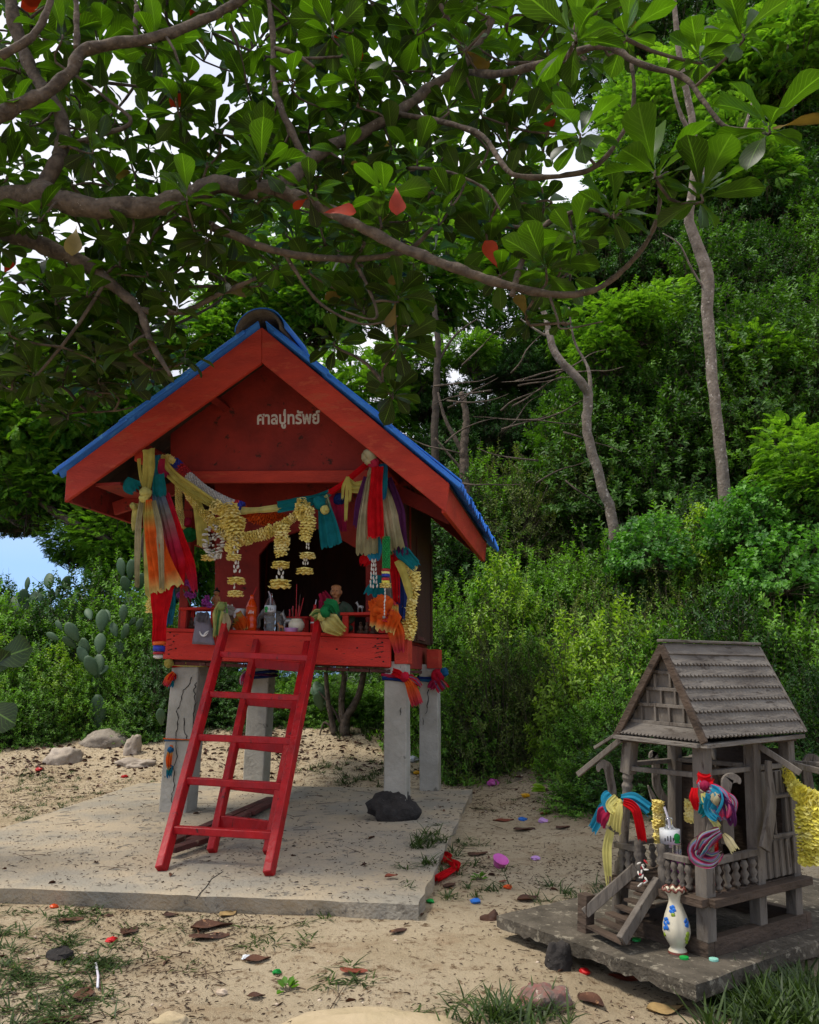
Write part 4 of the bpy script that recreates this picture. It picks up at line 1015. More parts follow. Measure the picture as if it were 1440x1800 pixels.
# ------------------------------------------------------------------ cloths tied round the red shrine
PX = 1 / FPX
def sw(px, py, v): return S.PV(px, py, v)
def wpx(w, v): return w * PX * (4.55 + v)
def strips(name, label, cat, items, group=None, knots=(), nrm=None, fr=S):
    """items: (part name, pts[(x,y,v)], widths px, material, folds, amp)"""
    allp = [p for it in items for p in it[1]]; low = max(allp, key=lambda p: p[1]); r_ = fr.PV(low[0], low[1], low[2])
    t = thing(name, label, cat, r_, group)
    nrm = nrm or -fr.V; dist = (4.55 if fr is S else 2.45)
    for i, it in enumerate(items):
        P = [fr.PV(*p) for p in it[1]]; W = [w * 1.22 * PX * (dist + it[1][0][2]) for w in it[2]]
        put(it[0], cloth(MB(), P, W, nrm=nrm, folds=it[4] if len(it) > 4 else 3, amp=(it[5] if len(it) > 5 else .01) * (.62 if fr is S else .5), seed=i * 7 + len(name), ragged=.012 if fr is S else .005), it[3], parent=t, smooth=True)
    for (x, y, v, r, m_) in knots:
        put('knot', knot(MB(), fr.PV(x, y, v), r * PX * (dist + v), seed=int(x)), m_, parent=t, smooth=True)
    return t
strips('sash_bundle', 'bundle of yellow, orange, grey and red gauze sashes hanging at the left front corner', 'sash', [
    ('sash', [(262, 789, -.235), (262, 820, -.25), (257, 866, -.24)], [22, 20, 13], 'cl_yellow', 2, .012),
    ('sash', [(244, 806, -.2), (247, 836, -.2), (256, 864, -.22)], [6, 6, 6], 'cl_yellow', 1, .004),
    ('scarf', [(250, 878, -.2), (243, 930, -.21), (241, 1031, -.2)], [9, 11, 9], 'cl_khaki', 2, .008),
    ('scarf', [(240, 885, -.15), (236, 915, -.15), (238, 932, -.15)], [10, 12, 10], 'cl_lemon', 2, .008),
    ('scarf', [(256, 880, -.19), (262, 950, -.19), (268, 1047, -.18)], [10, 20, 26], 'cl_lemon', 3, .01),
    ('scarf', [(262, 878, -.24), (272, 950, -.24), (293, 1036, -.22)], [10, 34, 58], 'cl_orange', 4, .014),
    ('scarf', [(270, 880, -.25), (280, 940, -.25), (284, 1035, -.25)], [8, 12, 8], 'cl_khaki', 2, .008),
    ('scarf', [(276, 862, -.19), (290, 920, -.2), (305, 990, -.18), (312, 1032, -.18)], [16, 30, 34, 22], 'cl_greyred', 3, .014),
    ('scarf', [(291, 868, -.17), (310, 930, -.18), (332, 990, -.17), (343, 1040, -.16)], [12, 18, 20, 9], 'cl_redlong', 2, .012),
    ('scarf', [(285, 1032, -.2), (281, 1080, -.2), (279, 1131, -.2)], [40, 24, 20], 'cl_red', 3, .012),
    ('scarf', [(300, 1036, -.14), (302, 1060, -.14), (297, 1098, -.14)], [14, 12, 12], 'cl_blue', 2, .008),
    ('scarf', [(318, 960, -.15), (318, 990, -.15), (317, 1020, -.15)], [9, 10, 8], 'cl_blue', 1, .006),
    ('bow_loop', [(236, 842, -.17), (231, 855, -.17), (238, 864, -.18)], [26, 30, 12], 'cl_teal', 2, .01),
    ('bow_loop', [(279, 834, -.2), (280, 850, -.21), (282, 872, -.2)], [18, 24, 22], 'cl_teal', 2, .01),
    ('scarf', [(276, 800, -.15), (277, 820, -.16), (276, 838, -.18)], [12, 10, 12], 'cl_blue', 1, .006),
    ('scarf', [(286, 806, -.17), (284, 825, -.18), (291, 838, -.18)], [10, 12, 16], 'cl_rose', 1, .006),
], knots=[(256, 866, -.24, 12, 'cl_lemon'), (253, 875, -.23, 10, 'cl_lemon'), (235, 890, -.16, 8, 'cl_lemon')])
def ringband(t, pts, r, m_, name='bead_band'): put(name, MB().tube(pts, r, 10, .1), m_, parent=t, smooth=True)
tt = thing('tassel', 'beaded tassel end with a red and blue band below the left sashes', 'tassel', sw(278, 1160, -.2))
ringband(tt, [sw(280, 1128, -.2), sw(280, 1134, -.2)], .034, 'bead_orange'); ringband(tt, [sw(280, 1135, -.2), sw(279, 1145, -.2)], .032, 'bead_blue'); ringband(tt, [sw(279, 1146, -.2), sw(279, 1150, -.2)], .03, 'bead_red')
put('shell', MB().ball(sw(278, 1154, -.2), .022, 10, (1.3, .8, .6), .1, 3), 'white_bud', parent=tt, smooth=True)

# flowers -------------------------------------------------------------
def ruff_mesh(seed, np_=8, layers=3):
    r = random.Random(seed); mb = MB()
    for l in range(layers):
        for k in range(np_):
            a = 2 * PI * (k + l * .5 + r.uniform(-.15, .15)) / np_; ca, sa = math.cos(a), math.sin(a); w = 2 * PI / np_ * .62
            z0 = (l - (layers - 1) / 2) * .34; R = r.uniform(.85, 1.08)
            def P(rad, da, z): return Vector((rad * math.cos(a + da), rad * math.sin(a + da), z))
            b = len(mb.v)
            mb.v += [P(.25, 0, z0), P(.62, -w, z0 + .1), P(.66, w * .9, z0 + .16), P(R, -w * .75, z0 + .26 + r.uniform(-.1, .1)), P(R * 1.02, w * .7, z0 + .2 + r.uniform(-.1, .1)), P(R * .86, 0, z0 + .42)]
            mb.f += [(b, b + 1, b + 2), (b + 1, b + 3, b + 5), (b + 1, b + 5, b + 2), (b + 2, b + 5, b + 4)]
    return mb
FLW = {}
def flower_me(m_, k):
    if (m_, k) not in FLW:
        me = ruff_mesh(k * 13 + 5).mesh('flower'); me.materials.append(K[m_]); FLW[(m_, k)] = me
    return FLW[(m_, k)]
BUD = {}
def bud_me(m_):
    if m_ not in BUD:
        me = MB().lathe((0, 0, 0), [(.15, -.9), (.5, -.6), (.62, -.1), (.45, .5), (.2, .95)], 8).mesh('bud', smooth=True); me.materials.append(K[m_]); BUD[m_] = me
    return BUD[m_]
def place_me(name, me, p, d, sc, parent, roll=0):
    o = bpy.data.objects.new(name, me); COL.objects.link(o); o.parent = parent
    q = Vector(d).to_track_quat('Z', 'Y'); o.rotation_mode = 'QUATERNION'; o.rotation_quaternion = q @ Euler((0, 0, roll)).to_quaternion()
    o.scale = sc if hasattr(sc, '__len__') else (sc, sc, sc); o.location = Vector(p) - wloc(parent); return o
def run_flowers(t, pts, dia, m_='petal', fr=S, dist=4.55, gap=.52, step=None, seed=1):
    """flowers threaded along a path; dia px list"""
    r = random.Random(seed); P = [fr.PV(*p) for p in pts]; C = spline(P, 60); cum = [0]
    for i in range(60): cum.append(cum[-1] + (C[i + 1] - C[i]).length)
    s = 0
    while s <= cum[-1]:
        i = max(0, min(59, int(np.searchsorted(cum, s)) - 1)); f = s / max(cum[-1], 1e-6); d = (C[i + 1] - C[i]).normalized(); R = np.interp(f, np.linspace(0, 1, len(dia)), dia) * .58 * PX * (dist + pts[0][2])
        dd = (d + Vector((r.uniform(-.25, .25), r.uniform(-.25, .25), r.uniform(-.25, .25)))).normalized()
        place_me('flower', flower_me(m_, r.randint(0, 3)), C[i] + Vector((r.uniform(-1, 1), r.uniform(-1, 1), r.uniform(-1, 1))) * R * .08, dd, R * r.uniform(.9, 1.12), t, r.random() * 6)
        s += R * gap * 2 * .8
def drop(t, x0, y0, items, v, fr=S, dist=4.55, m_='petal'):
    """hanging string: ('f', y, dia) a flower ring, ('b', y0, y1, n columns, size) white buds"""
    for it in items:
        if it[0] == 'f':
            x, y, dia = it[1:4]; R = dia * .5 * PX * (dist + v); place_me('flower', flower_me(m_, int(y) % 4), fr.PV(x, y, v), (0, 0, -1), (R, R, R * .75), t, y)
        elif it[0] == 'b':
            x, ya, yb, n_, sz = it[1:6]; R = sz * .5 * PX * (dist + v); yy = ya
            while yy < yb:
                for k in range(n_):
                    a = 2 * PI * k / n_ + yy; sp_ = R * (.9 + 1.1 * (yy - ya) / max(1, yb - ya)) if n_ > 1 else 0
                    p = fr.PV(x, yy, v) + Vector((math.cos(a) * sp_, math.sin(a) * sp_, 0))
                    place_me('bud', bud_me('white_bud'), p, (math.cos(a) * .15, math.sin(a) * .15, 1), (R * .8, R * .8, R * 1.15), t)
                yy += sz * 1.05
vG = -.12
g1 = thing('flower_garland', 'yellow artificial flower garland looped across the red shrine front with hanging drops', 'garland', sw(445, 950, vG))
run_flowers(g1, [(327, 862, vG), (345, 890, vG), (362, 905, vG), (385, 927, vG), (412, 945, vG), (450, 943, vG), (490, 927, vG), (517, 908, vG), (545, 890, vG)], [12, 13, 18, 22, 24, 22, 20, 16, 14], seed=2)
run_flowers(g1, [(378, 888, vG - .02), (395, 900, vG - .03), (400, 925, vG - .02)], [24, 26, 22], seed=3)
run_flowers(g1, [(405, 890, vG - .03), (412, 920, vG - .03), (413, 955, vG - .03), (403, 968, vG - .02)], [30, 34, 28, 20], seed=4)
run_flowers(g1, [(497, 925, vG - .03), (495, 955, vG - .03), (494, 980, vG - .03)], [26, 24, 22], seed=5)
drop(g1, 0, 0, [('f', 493, 990, 34), ('b', 493, 1000, 1016, 3, 7), ('f', 492, 1023, 42)], vG - .03)
run_flowers(g1, [(532, 878, vG), (530, 900, vG - .02), (545, 905, vG - .03), (540, 930, vG - .03), (537, 948, vG - .03)], [16, 26, 24, 26, 18], seed=6)
drop(g1, 0, 0, [('b', 541, 950, 968, 2, 6), ('f', 541, 974, 30), ('b', 537, 984, 994, 3, 6), ('f', 536, 1001, 32)], vG - .02)
drop(g1, 0, 0, [('b', 414, 948, 974, 2, 7), ('f', 411, 977, 30), ('b', 416, 989, 1010, 3, 7), ('f', 416, 1018, 34), ('b', 412, 1026, 1034, 2, 6), ('f', 414, 1041, 30)], vG - .04)
drop(g1, 0, 0, [('f', 366, 978, 28)], vG)
wc = thing('flower_cluster', 'oval cluster of white artificial flowers hanging from the yellow garland', 'flowers', sw(376, 985, vG))
rr_ = random.Random(3)
for k in range(120):
    a, h_ = rr_.random() * 2 * PI, rr_.random(); rad = math.sin(PI * min(.96, .12 + h_ * .85)) * 18 * PX * 4.45; c_ = sw(376, 922 + h_ * 62, vG)
    p = c_ + S.U * math.cos(a) * rad + S.V * math.sin(a) * rad; place_me('bud', bud_me('white_bud'), p, (math.cos(a) * 2, math.sin(a) * 2 - .2, rr_.uniform(-.4, .4)), (.0105, .0105, .017), wc)
drop(wc, 0, 0, [('b', 384, 978, 988, 3, 10)], vG)
# white beaded roll with coloured ends
wr = thing('beaded_roll', 'white beaded roll with coloured ends slung across the upper left of the shrine front', 'garland', sw(370, 870, -.05))
def beadtube(t, pts, rad, m_, nb, ncirc, name, v_fr=S):
    P = spline([v_fr.PV(*p) for p in pts], nb); mb = MB()
    for i, p in enumerate(P):
        d = (P[min(i + 1, nb)] - P[max(i - 1, 0)]).normalized(); x = d.orthogonal().normalized(); y = d.cross(x)
        for k in range(ncirc):
            a = 2 * PI * (k + .5 * (i % 2)) / ncirc; mb.ball(p + (x * math.cos(a) + y * math.sin(a)) * rad, rad * PI / ncirc * 1.05, 5)
    o = put(name, mb, m_, parent=t, smooth=True); o['kind'] = 'stuff'
    put('core', MB().tube(P, rad * .9, 8), m_, parent=t, smooth=True)
beadtube(wr, [(332, 838, -.05), (360, 862, -.07), (392, 880, -.08), (412, 888, -.08)], .025, 'bead_white', 34, 10, 'beadwork')
beadtube(wr, [(318, 822, -.03), (330, 836, -.04)], .026, 'bead_red', 4, 9, 'beadwork'); beadtube(wr, [(307, 812, -.03), (317, 821, -.03)], .024, 'bead_blue', 4, 9, 'beadwork')
beadtube(wr, [(414, 888, -.08), (419, 890, -.08)], .027, 'bead_red', 2, 9, 'beadwork'); beadtube(wr, [(420, 890, -.08), (425, 892, -.08)], .027, 'bead_blue', 2, 9, 'beadwork')
g2 = thing('flower_garland', 'orange artificial flower garland hidden behind the yellow one at the middle of the opening', 'garland', sw(450, 915, -.05))
run_flowers(g2, [(420, 893, -.05), (440, 905, -.05), (462, 914, -.04), (485, 908, -.04), (505, 912, -.03)], [18, 20, 20, 18, 12], 'bead_orange', seed=8)
g3 = thing('flower_garland', 'short yellow flower strand draped at the top left end of the shrine front', 'garland', sw(295, 806, -.1))
run_flowers(g3, [(283, 806, -.1), (295, 804, -.1), (306, 812, -.08)], [14, 13, 12], seed=9)
g4 = thing('bead_strand', 'pale beaded strand hanging inside behind the left sashes', 'beads', sw(318, 935, .02))
beadtube(g4, [(314, 850, .0), (315, 890, .0), (321, 928, .0)], .017, 'petal', 26, 8, 'beadwork')
put('bow', knot(MB(), sw(333, 940, .0), .045, 3), 'cl_green', parent=g4, smooth=True)
put('bow', knot(MB(), sw(330, 918, .0), .03, 4), 'cl_rose', parent=g4, smooth=True)
strips('sash', 'yellow gauze sash slung from the left post towards the middle', 'sash', [
    ('sash', [(284, 806, -.16), (300, 832, -.16), (335, 860, -.15), (380, 888, -.14)], [12, 18, 18, 14], 'cl_yellow', 2, .014),
    ('sash', [(338, 864, -.13), (350, 900, -.13), (357, 958, -.13)], [10, 18, 22], 'cl_yellow', 3, .01)])
strips('sash', 'yellow and teal sash slung across the middle of the shrine opening', 'sash', [
    ('sash', [(424, 898, -.1), (455, 896, -.11), (492, 892, -.11)], [12, 9, 12], 'cl_lemon', 1, .008),
    ('sash', [(488, 892, -.11), (520, 886, -.12), (548, 880, -.12), (578, 868, -.12)], [18, 20, 16, 14], 'cl_teal', 2, .014),
    ('sash', [(566, 872, -.12), (572, 900, -.13), (583, 960, -.13)], [16, 24, 36], 'cl_tealgreen', 3, .014)],
    knots=[(562, 884, -.14, 14, 'cl_teal'), (571, 896, -.15, 9, 'cl_lemon')])
strips('sash', 'red sash stretched up to the right front corner', 'sash', [
    ('sash', [(576, 868, -.1), (605, 848, -.11), (645, 815, -.12)], [10, 9, 10], 'cl_red', 1, .008),
    ('sash', [(584, 870, -.06), (594, 895, -.06), (597, 935, -.06)], [14, 24, 24], 'cl_rose', 2, .01)],
    knots=[(597, 878, -.05, 12, 'cl_dkblue')])
strips('ribbon_bow', 'thin yellow ribbon bow with long strings left of the right sashes', 'ribbon', [
    ('string', [(611, 838, -.16), (604, 855, -.16), (602, 876, -.16)], [4, 5, 4], 'cl_yellow', 1, .003),
    ('string', [(611, 838, -.16), (609, 880, -.16), (608, 914, -.16)], [4, 6, 5], 'cl_yellow', 1, .003),
    ('string', [(612, 838, -.16), (616, 860, -.16), (615, 880, -.16)], [4, 5, 4], 'cl_yellow', 1, .003),
    ('loop', [(612, 842, -.14), (622, 856, -.15), (645, 852, -.15), (652, 838, -.14)], [6, 18, 22, 10], 'cl_yellow', 2, .01)])
strips('sash_bundle', 'bundle of red, khaki, blue and purple sashes hanging at the right front corner', 'sash', [
    ('scarf', [(644, 838, -.16), (634, 880, -.17), (627, 926, -.16)], [8, 14, 12], 'cl_purple', 2, .01),
    ('scarf', [(652, 836, -.17), (646, 900, -.18), (645, 974, -.17)], [10, 26, 34], 'cl_khaki', 4, .012),
    ('scarf', [(664, 820, -.21), (660, 880, -.22), (661, 945, -.21)], [18, 22, 28], 'cl_red', 2, .012),
    ('scarf', [(673, 815, -.19), (674, 850, -.2), (671, 877, -.2)], [14, 14, 12], 'cl_blue', 1, .006),
    ('scarf', [(662, 800, -.16), (658, 820, -.18), (650, 838, -.19)], [12, 14, 12], 'cl_khaki', 1, .008),
    ('scarf', [(672, 850, -.16), (684, 910, -.17), (694, 965, -.16)], [12, 30, 30], 'cl_khaki', 4, .014),
    ('scarf', [(682, 840, -.13), (696, 900, -.14), (706, 975, -.13)], [12, 26, 22], 'cl_purple', 3, .014),
    ('scarf', [(658, 935, -.15), (657, 960, -.15), (659, 984, -.15)], [20, 26, 18], 'cl_sky', 2, .008),
    ('scarf', [(680, 930, -.15), (680, 950, -.15), (684, 974, -.15)], [12, 14, 10], 'cl_green', 2, .008),
    ('scarf', [(696, 962, -.13), (712, 975, -.13), (732, 996, -.12)], [16, 22, 16], 'cl_teal', 2, .012),
    ('scarf', [(650, 975, -.12), (642, 985, -.12), (638, 993, -.12)], [12, 18, 12], 'cl_red', 2, .008),
    ('scarf', [(686, 976, -.08), (694, 1000, -.08), (698, 1060, -.08)], [20, 14, 10], 'cl_red', 2, .01),
    ('scarf', [(703, 1015, -.07), (706, 1050, -.07), (703, 1088, -.07)], [12, 16, 14], 'cl_dkblue', 2, .01),
    ('scarf', [(700, 985, -.11), (712, 1015, -.11), (722, 1052, -.11)], [12, 12, 8], 'cl_yellow', 1, .008),
    ('scarf', [(672, 1012, -.06), (668, 1030, -.06), (660, 1050, -.06)], [34, 30, 40], 'cl_teal', 3, .012),
    ('scarf', [(690, 1000, -.07), (690, 1030, -.07), (692, 1052, -.07)], [18, 22, 24], 'cl_grey', 3, .012)],
    knots=[(649, 803, -.21, 15, 'cl_pink'), (657, 812, -.2, 12, 'cl_rose')])
strips('sash', 'crumpled orange and pink gauze tied round the right end of the altar', 'sash', [
    ('scarf', [(660, 1050, -.12), (668, 1064, -.14), (690, 1078, -.14)], [20, 36, 30], 'cl_oranger', 4, .02),
    ('scarf', [(690, 1058, -.13), (680, 1075, -.15), (672, 1108, -.13)], [20, 44, 40], 'cl_orange', 5, .02),
    ('scarf', [(650, 1064, -.11), (660, 1066, -.13), (676, 1058, -.13)], [14, 18, 14], 'cl_oranger', 3, .012),
    ('scarf', [(686, 1080, -.1), (696, 1110, -.1), (702, 1146, -.09)], [20, 24, 16], 'cl_oranger', 3, .012)],
    knots=[(676, 1062, -.14, 17, 'cl_orange'), (668, 1076, -.15, 14, 'cl_oranger')])
g5 = thing('flower_garland', 'thick yellow flower garland hanging down beside the dark right wall', 'garland', sw(720, 1118, -.03))
run_flowers(g5, [(708, 988, -.04), (725, 1005, -.04), (728, 1040, -.03), (718, 1070, -.03), (720, 1100, -.03), (718, 1118, -.03)], [20, 24, 22, 22, 24, 22], seed=11)
bs = thing('beaded_tassel', 'green beaded tassel with blue, red and yellow bands among the right sashes', 'tassel', sw(678, 1030, -.2))
beadtube(bs, [(679, 945, -.19), (679, 998, -.2)], .018, 'bead_green', 16, 9, 'beadwork')
for y0, m_ in ((1000, 'bead_red'), (1004, 'petal_b'), (1009, 'bead_blue'), (1016, 'bead_red'), (1020, 'petal_b')): ringband(bs, [sw(678, y0, -.2), sw(678, y0 + 5, -.2)], .021, m_)
drop(bs, 0, 0, [('f', 678, 1027, 22), ('b', 677, 1036, 1056, 1, 6), ('b', 676, 1058, 1082, 1, 5)], -.2)
put('ring', MB().ball(sw(675, 1085, -.2), .009, 8), 'silver', parent=bs, smooth=True)
g6 = thing('bud_strand', 'triple strand of silvery white buds hanging left of the green beaded tassel', 'garland', sw(656, 1045, -.15))
drop(g6, 0, 0, [('b', 657, 986, 1034, 3, 7)], -.15)
# left lower little yellow flowers by the sash
g7 = thing('flower_garland', 'small yellow flower strand hanging outside the left sashes', 'garland', sw(268, 1085, -.1))
run_flowers(g7, [(268, 1030, -.1), (270, 1050, -.1), (266, 1075, -.1)], [16, 18, 26], seed=12)
# ties on the pillars
def tie(name, lab, u0, u1, v0, v1, z, h, m_, knots=(), tails=(), fr=S):
    cx, cy = (u0 + u1) / 2, (v0 + v1) / 2; t = thing(name, lab, 'cloth', fr.W(cx, cy, z)); r = random.Random(int(z * 1000)); 
    for k in range(3):
        zz = z + h * (k - 1) * .32; ru, rv = (u1 - u0) / 2 + .008 + .003 * k, (v1 - v0) / 2 + .008 + .003 * k; ph = r.random() * 6; P = []
        for a in np.linspace(0, 2 * PI, 33):
            c_, s_ = math.cos(a), math.sin(a); k_ = 1 / max(abs(c_), abs(s_)) ** .85; P.append(fr.W(cx + ru * c_ * k_, cy + rv * s_ * k_, zz + .25 * h * math.sin(a + ph)))
        put('wrap', MB().tube(P, h * .24, 7, .15, k, cap=False), m_ if isinstance(m_, str) else m_[k % len(m_)], parent=t, smooth=True)
    for (x, y, v, r_, mm) in knots: put('knot', knot(MB(), fr.PV(x, y, v), r_ * PX * (4.55 + v if fr is S else 2.4 + v), int(x)), mm, parent=t, smooth=True)
    for (pts, W, mm, fo) in tails:
        dd = 4.55 if fr is S else 2.4
        put('tail', cloth(MB(), [fr.PV(*p) for p in pts], [w * PX * (dd + pts[0][2]) for w in W], nrm=-fr.V, folds=fo, amp=.008 if fr is S else .004, seed=int(pts[0][0]), ragged=.01 if fr is S else .004), mm, parent=t, smooth=True)
    return t
tie('pillar_tie', 'red and blue cloth tied round the top of the right front pillar', .63, .755, .02, .15, .81, .04, ('cl_dkblue', 'cl_blue', 'cl_rose'), [(712, 1190, -.03, 9, 'cl_redblue')],
    [([(712, 1190, -.035), (722, 1205, -.04), (734, 1240, -.04)], [12, 18, 22], 'cl_oranger', 3), ([(690, 1180, -.01), (700, 1184, -.02), (710, 1192, -.03)], [12, 14, 8], 'cl_red', 2), ([(716, 1190, -.035), (730, 1196, -.04), (740, 1206, -.04)], [10, 12, 6], 'cl_redblue', 2)])
tie('pillar_tie', 'red and blue cloth tied round the top of the right rear pillar', .645, .775, 1.16, 1.3, .80, .05, ('cl_dkblue', 'cl_blue', 'cl_dkblue'), [(770, 1188, 1.12, 12, 'cl_redblue'), (780, 1182, 1.12, 9, 'cl_blue')],
    [([(768, 1190, 1.1), (772, 1200, 1.1), (780, 1212, 1.1)], [12, 20, 22], 'cl_redblue', 3), ([(770, 1192, 1.1), (762, 1202, 1.1), (756, 1210, 1.1)], [10, 14, 14], 'cl_rose', 2)])
tie('pillar_tie', 'orange, yellow and blue cloth knotted at the top of the cracked left pillar', -.632, -.47, .04, .2, .885, .03, ('cl_red', 'cl_lemon', 'cl_yellow'), [(302, 1190, .02, 9, 'cl_red'), (297, 1166, .0, 9, 'cl_yellow')],
    [([(306, 1182, .0), (298, 1192, .0), (292, 1205, .0)], [8, 14, 16], 'cl_oranger', 2), ([(304, 1190, .01), (302, 1200, .01), (300, 1208, .01)], [8, 12, 12], 'cl_blue', 2)])
tie('pillar_tie', 'thin blue and orange rag hanging halfway up the cracked left pillar', -.655, -.495, .04, .2, .46, .012, ('cl_blue', 'cl_yor', 'cl_orange'), [(300, 1318, .0, 6, 'cl_blue')],
    [([(302, 1310, .0), (297, 1335, .0), (298, 1352, .0)], [6, 12, 6], 'cl_orange', 2), ([(302, 1345, .0), (298, 1356, .0), (297, 1366, .0)], [6, 12, 8], 'cl_blue', 2)])
tie('pillar_tie', 'pink and lilac rag tied round the left rear pillar behind the ladder', -.60, -.45, 1.2, 1.35, .83, .04, ('cl_dkblue', 'cl_purple', 'cl_dkblue'), [(432, 1192, 1.15, 9, 'cl_rainbow')],
    [([(434, 1180, 1.15), (428, 1192, 1.15), (426, 1204, 1.15)], [10, 14, 10], 'cl_rainbow', 2)])
# ladder top scarves
strips('scarf', 'green and yellow satin scarf tied at the top of the left ladder rail', 'scarf', [
    ('scarf', [(392, 1058, -.09), (388, 1080, -.1), (384, 1120, -.1)], [14, 24, 18], 'cl_greenyel', 3, .012),
    ('scarf', [(394, 1070, -.1), (402, 1072, -.1), (412, 1076, -.1)], [8, 14, 14], 'cl_grey', 2, .008),
    ('scarf', [(396, 1078, -.12), (398, 1095, -.12), (396, 1110, -.12)], [8, 14, 12], 'cl_cream' if 'cl_cream' in K else 'cl_khaki', 2, .008)], knots=[(390, 1066, -.1, 8, 'cl_greenyel')])
strips('scarf', 'green and yellow satin bow tied at the top of the right ladder rail', 'scarf', [
    ('scarf', [(570, 1060, -.1), (583, 1066, -.12), (590, 1078, -.1)], [16, 20, 12], 'cl_green', 2, .014),
    ('scarf', [(566, 1082, -.11), (580, 1095, -.13), (604, 1112, -.1)], [14, 30, 16], 'cl_yor', 4, .016),
    ('scarf', [(568, 1078, -.1), (556, 1080, -.1), (549, 1086, -.1)], [12, 16, 14], 'cl_greenyel', 2, .01)], knots=[(572, 1076, -.13, 11, 'cl_green'), (566, 1084, -.12, 9, 'cl_lemon')])

# ------------------------------------------------------------------ offerings on the altar
def fl(px, v, dz=.001): p = on_floor(px, v); p.z += dz; return p
bottle('soda_bottle', 'orange soda bottle with white print and a red straw on the altar', fl(441, .1), .215, .033, 'orangeliquid', None, 'orangeplastic', leaf=False, straw='straw_red', sdir=(.42, 0, 1), strawlen=.3, lab_z=(.42, .66), text=('.....', 'text_white'))
bottle('water_bottle', 'clear water bottle with a green leaf on its label standing on the altar', fl(474, .09), .225, .034, 'clear', None, 'labelwhite', leaf=-1, straw='straw_white', sdir=(-.5, 0, 1), strawlen=.14, lab_z=(.5, .68), text=('....', 'ink'))
bottle('red_bottle', 'small red drink bottle with straw left of the gilded bust', fl(553, .16), .17, .026, 'redplastic', None, 'labelwhite', leaf=False, straw='straw_white', sdir=(.15, 0, 1), strawlen=.25, lab_z=(.35, .4))
o_ = fl(420, .16); mg = thing('mug', 'white mug with a blue oval mark at the left of the altar', 'mug', o_ + Vector((0, 0, .03)))
put('mug_body', MB().lathe(o_, [(.03, 0), (.035, .01), (.036, .13), (.034, .135), (.03, .12)], 18), 'white', parent=mg, smooth=True); put('blue_mark', MB().ball(o_ + Vector((.008, -.036, .095)), .015, 10, (.8, .2, 1)), 'blueplastic', parent=mg, smooth=True)
put('orange_rag', cloth(MB(), [sw(412, 1085, .04), sw(422, 1095, .02), sw(430, 1108, .04)], [.1, .09, .05], nrm=-S.V, folds=4, amp=.014, seed=4), 'cl_orange', smooth=True, label='crumpled bright orange rag in front of the white mug', cat='cloth')
ip = fl(521, .06); inc = thing('incense_pot', 'round cream incense pot with incense sticks behind the pink tray', 'incense pot', ip)
put('pot', MB().lathe(ip, [(.02, 0), (.034, .008), (.046, .03), (.047, .048), (.038, .066), (.03, .072), (.033, .078), (.026, .078), (.02, .07)], 22), 'cream', parent=inc, smooth=True)
for k, (dx, h_) in enumerate(((-.006, .28), (.012, .22), (.02, .2), (-.015, .14), (.004, .16))):
    put('incense_stick', MB().tube([ip + Vector((dx * .5, 0, .06)), ip + Vector((dx * (1 + k * .4), .01, h_))], .0016, 5), 'brownfig' if k % 2 else 'straw_red', parent=inc)
pp = fl(512, .02); put('tray', MB().lathe(pp, [(.03, 0), (.034, .002), (.04, .02), (.043, .021), (.04, .023), (.034, .008)], 20), 'lilacplastic', smooth=True, label='small pink lilac tray at the front edge of the altar', cat='tray')
pc = fl(517, .3); pd = thing('candle_stand', 'low red stand with dark red candles behind the incense pot', 'stand', pc)
put('stand_top', MB().box(S, S.uv(pc)[0] - .09, S.uv(pc)[0] + .09, .27, .36, pc.z + .09, pc.z + .105), 'red_bright', parent=pd, bevel=.003)
for du in (-.075, .06): put('leg', MB().box(S, S.uv(pc)[0] + du, S.uv(pc)[0] + du + .015, .275, .355, pc.z, pc.z + .0895), 'red_bright', parent=pd)
for k in range(4): put('candle', MB().tube([pc + S.U * (k * .02 - .03) + Vector((0, 0, .1055)), pc + S.U * (k * .02 - .03) + Vector((0, 0, .15 + .02 * (k % 2)))], .005, 7), 'redplastic', parent=pd)
# figures made as one fused surface each
def figure(name, label, cat, p, m_, build, vox, parts=()):
    t = thing(name, label, cat, p); mb = MB(); build(mb, p); put('body', mb, m_, parent=t, remesh=vox)
    for f in parts: f(t, p)
    return t
def eleph(mb, p):
    U = S.U; Z = Vector((0, 0, 1)); q = p
    mb.ball(q + Z * .085, .05, 14, (1.25, .9, .95)); mb.ball(q - U * .06 + Z * .115, .035, 12); mb.ball(q - U * .045 + Z * .115 - S.V * .03, .03, 10, (.7, .25, 1)); mb.ball(q - U * .045 + Z * .115 + S.V * .03, .03, 10, (.7, .25, 1))
    for dx in (-.035, .035):
        for dv in (-.022, .022): mb.tube([q + U * dx + S.V * dv, q + U * dx + S.V * dv + Z * .07], .017, 8)
    mb.tube(spline([q - U * .085 + Z * .11, q - U * .105 + Z * .08, q - U * .10 + Z * .045, q - U * .115 + Z * .03], 8), [.017 - .001 * i for i in range(9)], 8)
figure('elephant_figure', 'grey elephant figurine standing behind the clear water bottle', 'figurine', fl(484, .2), 'elephant', eleph, .005)
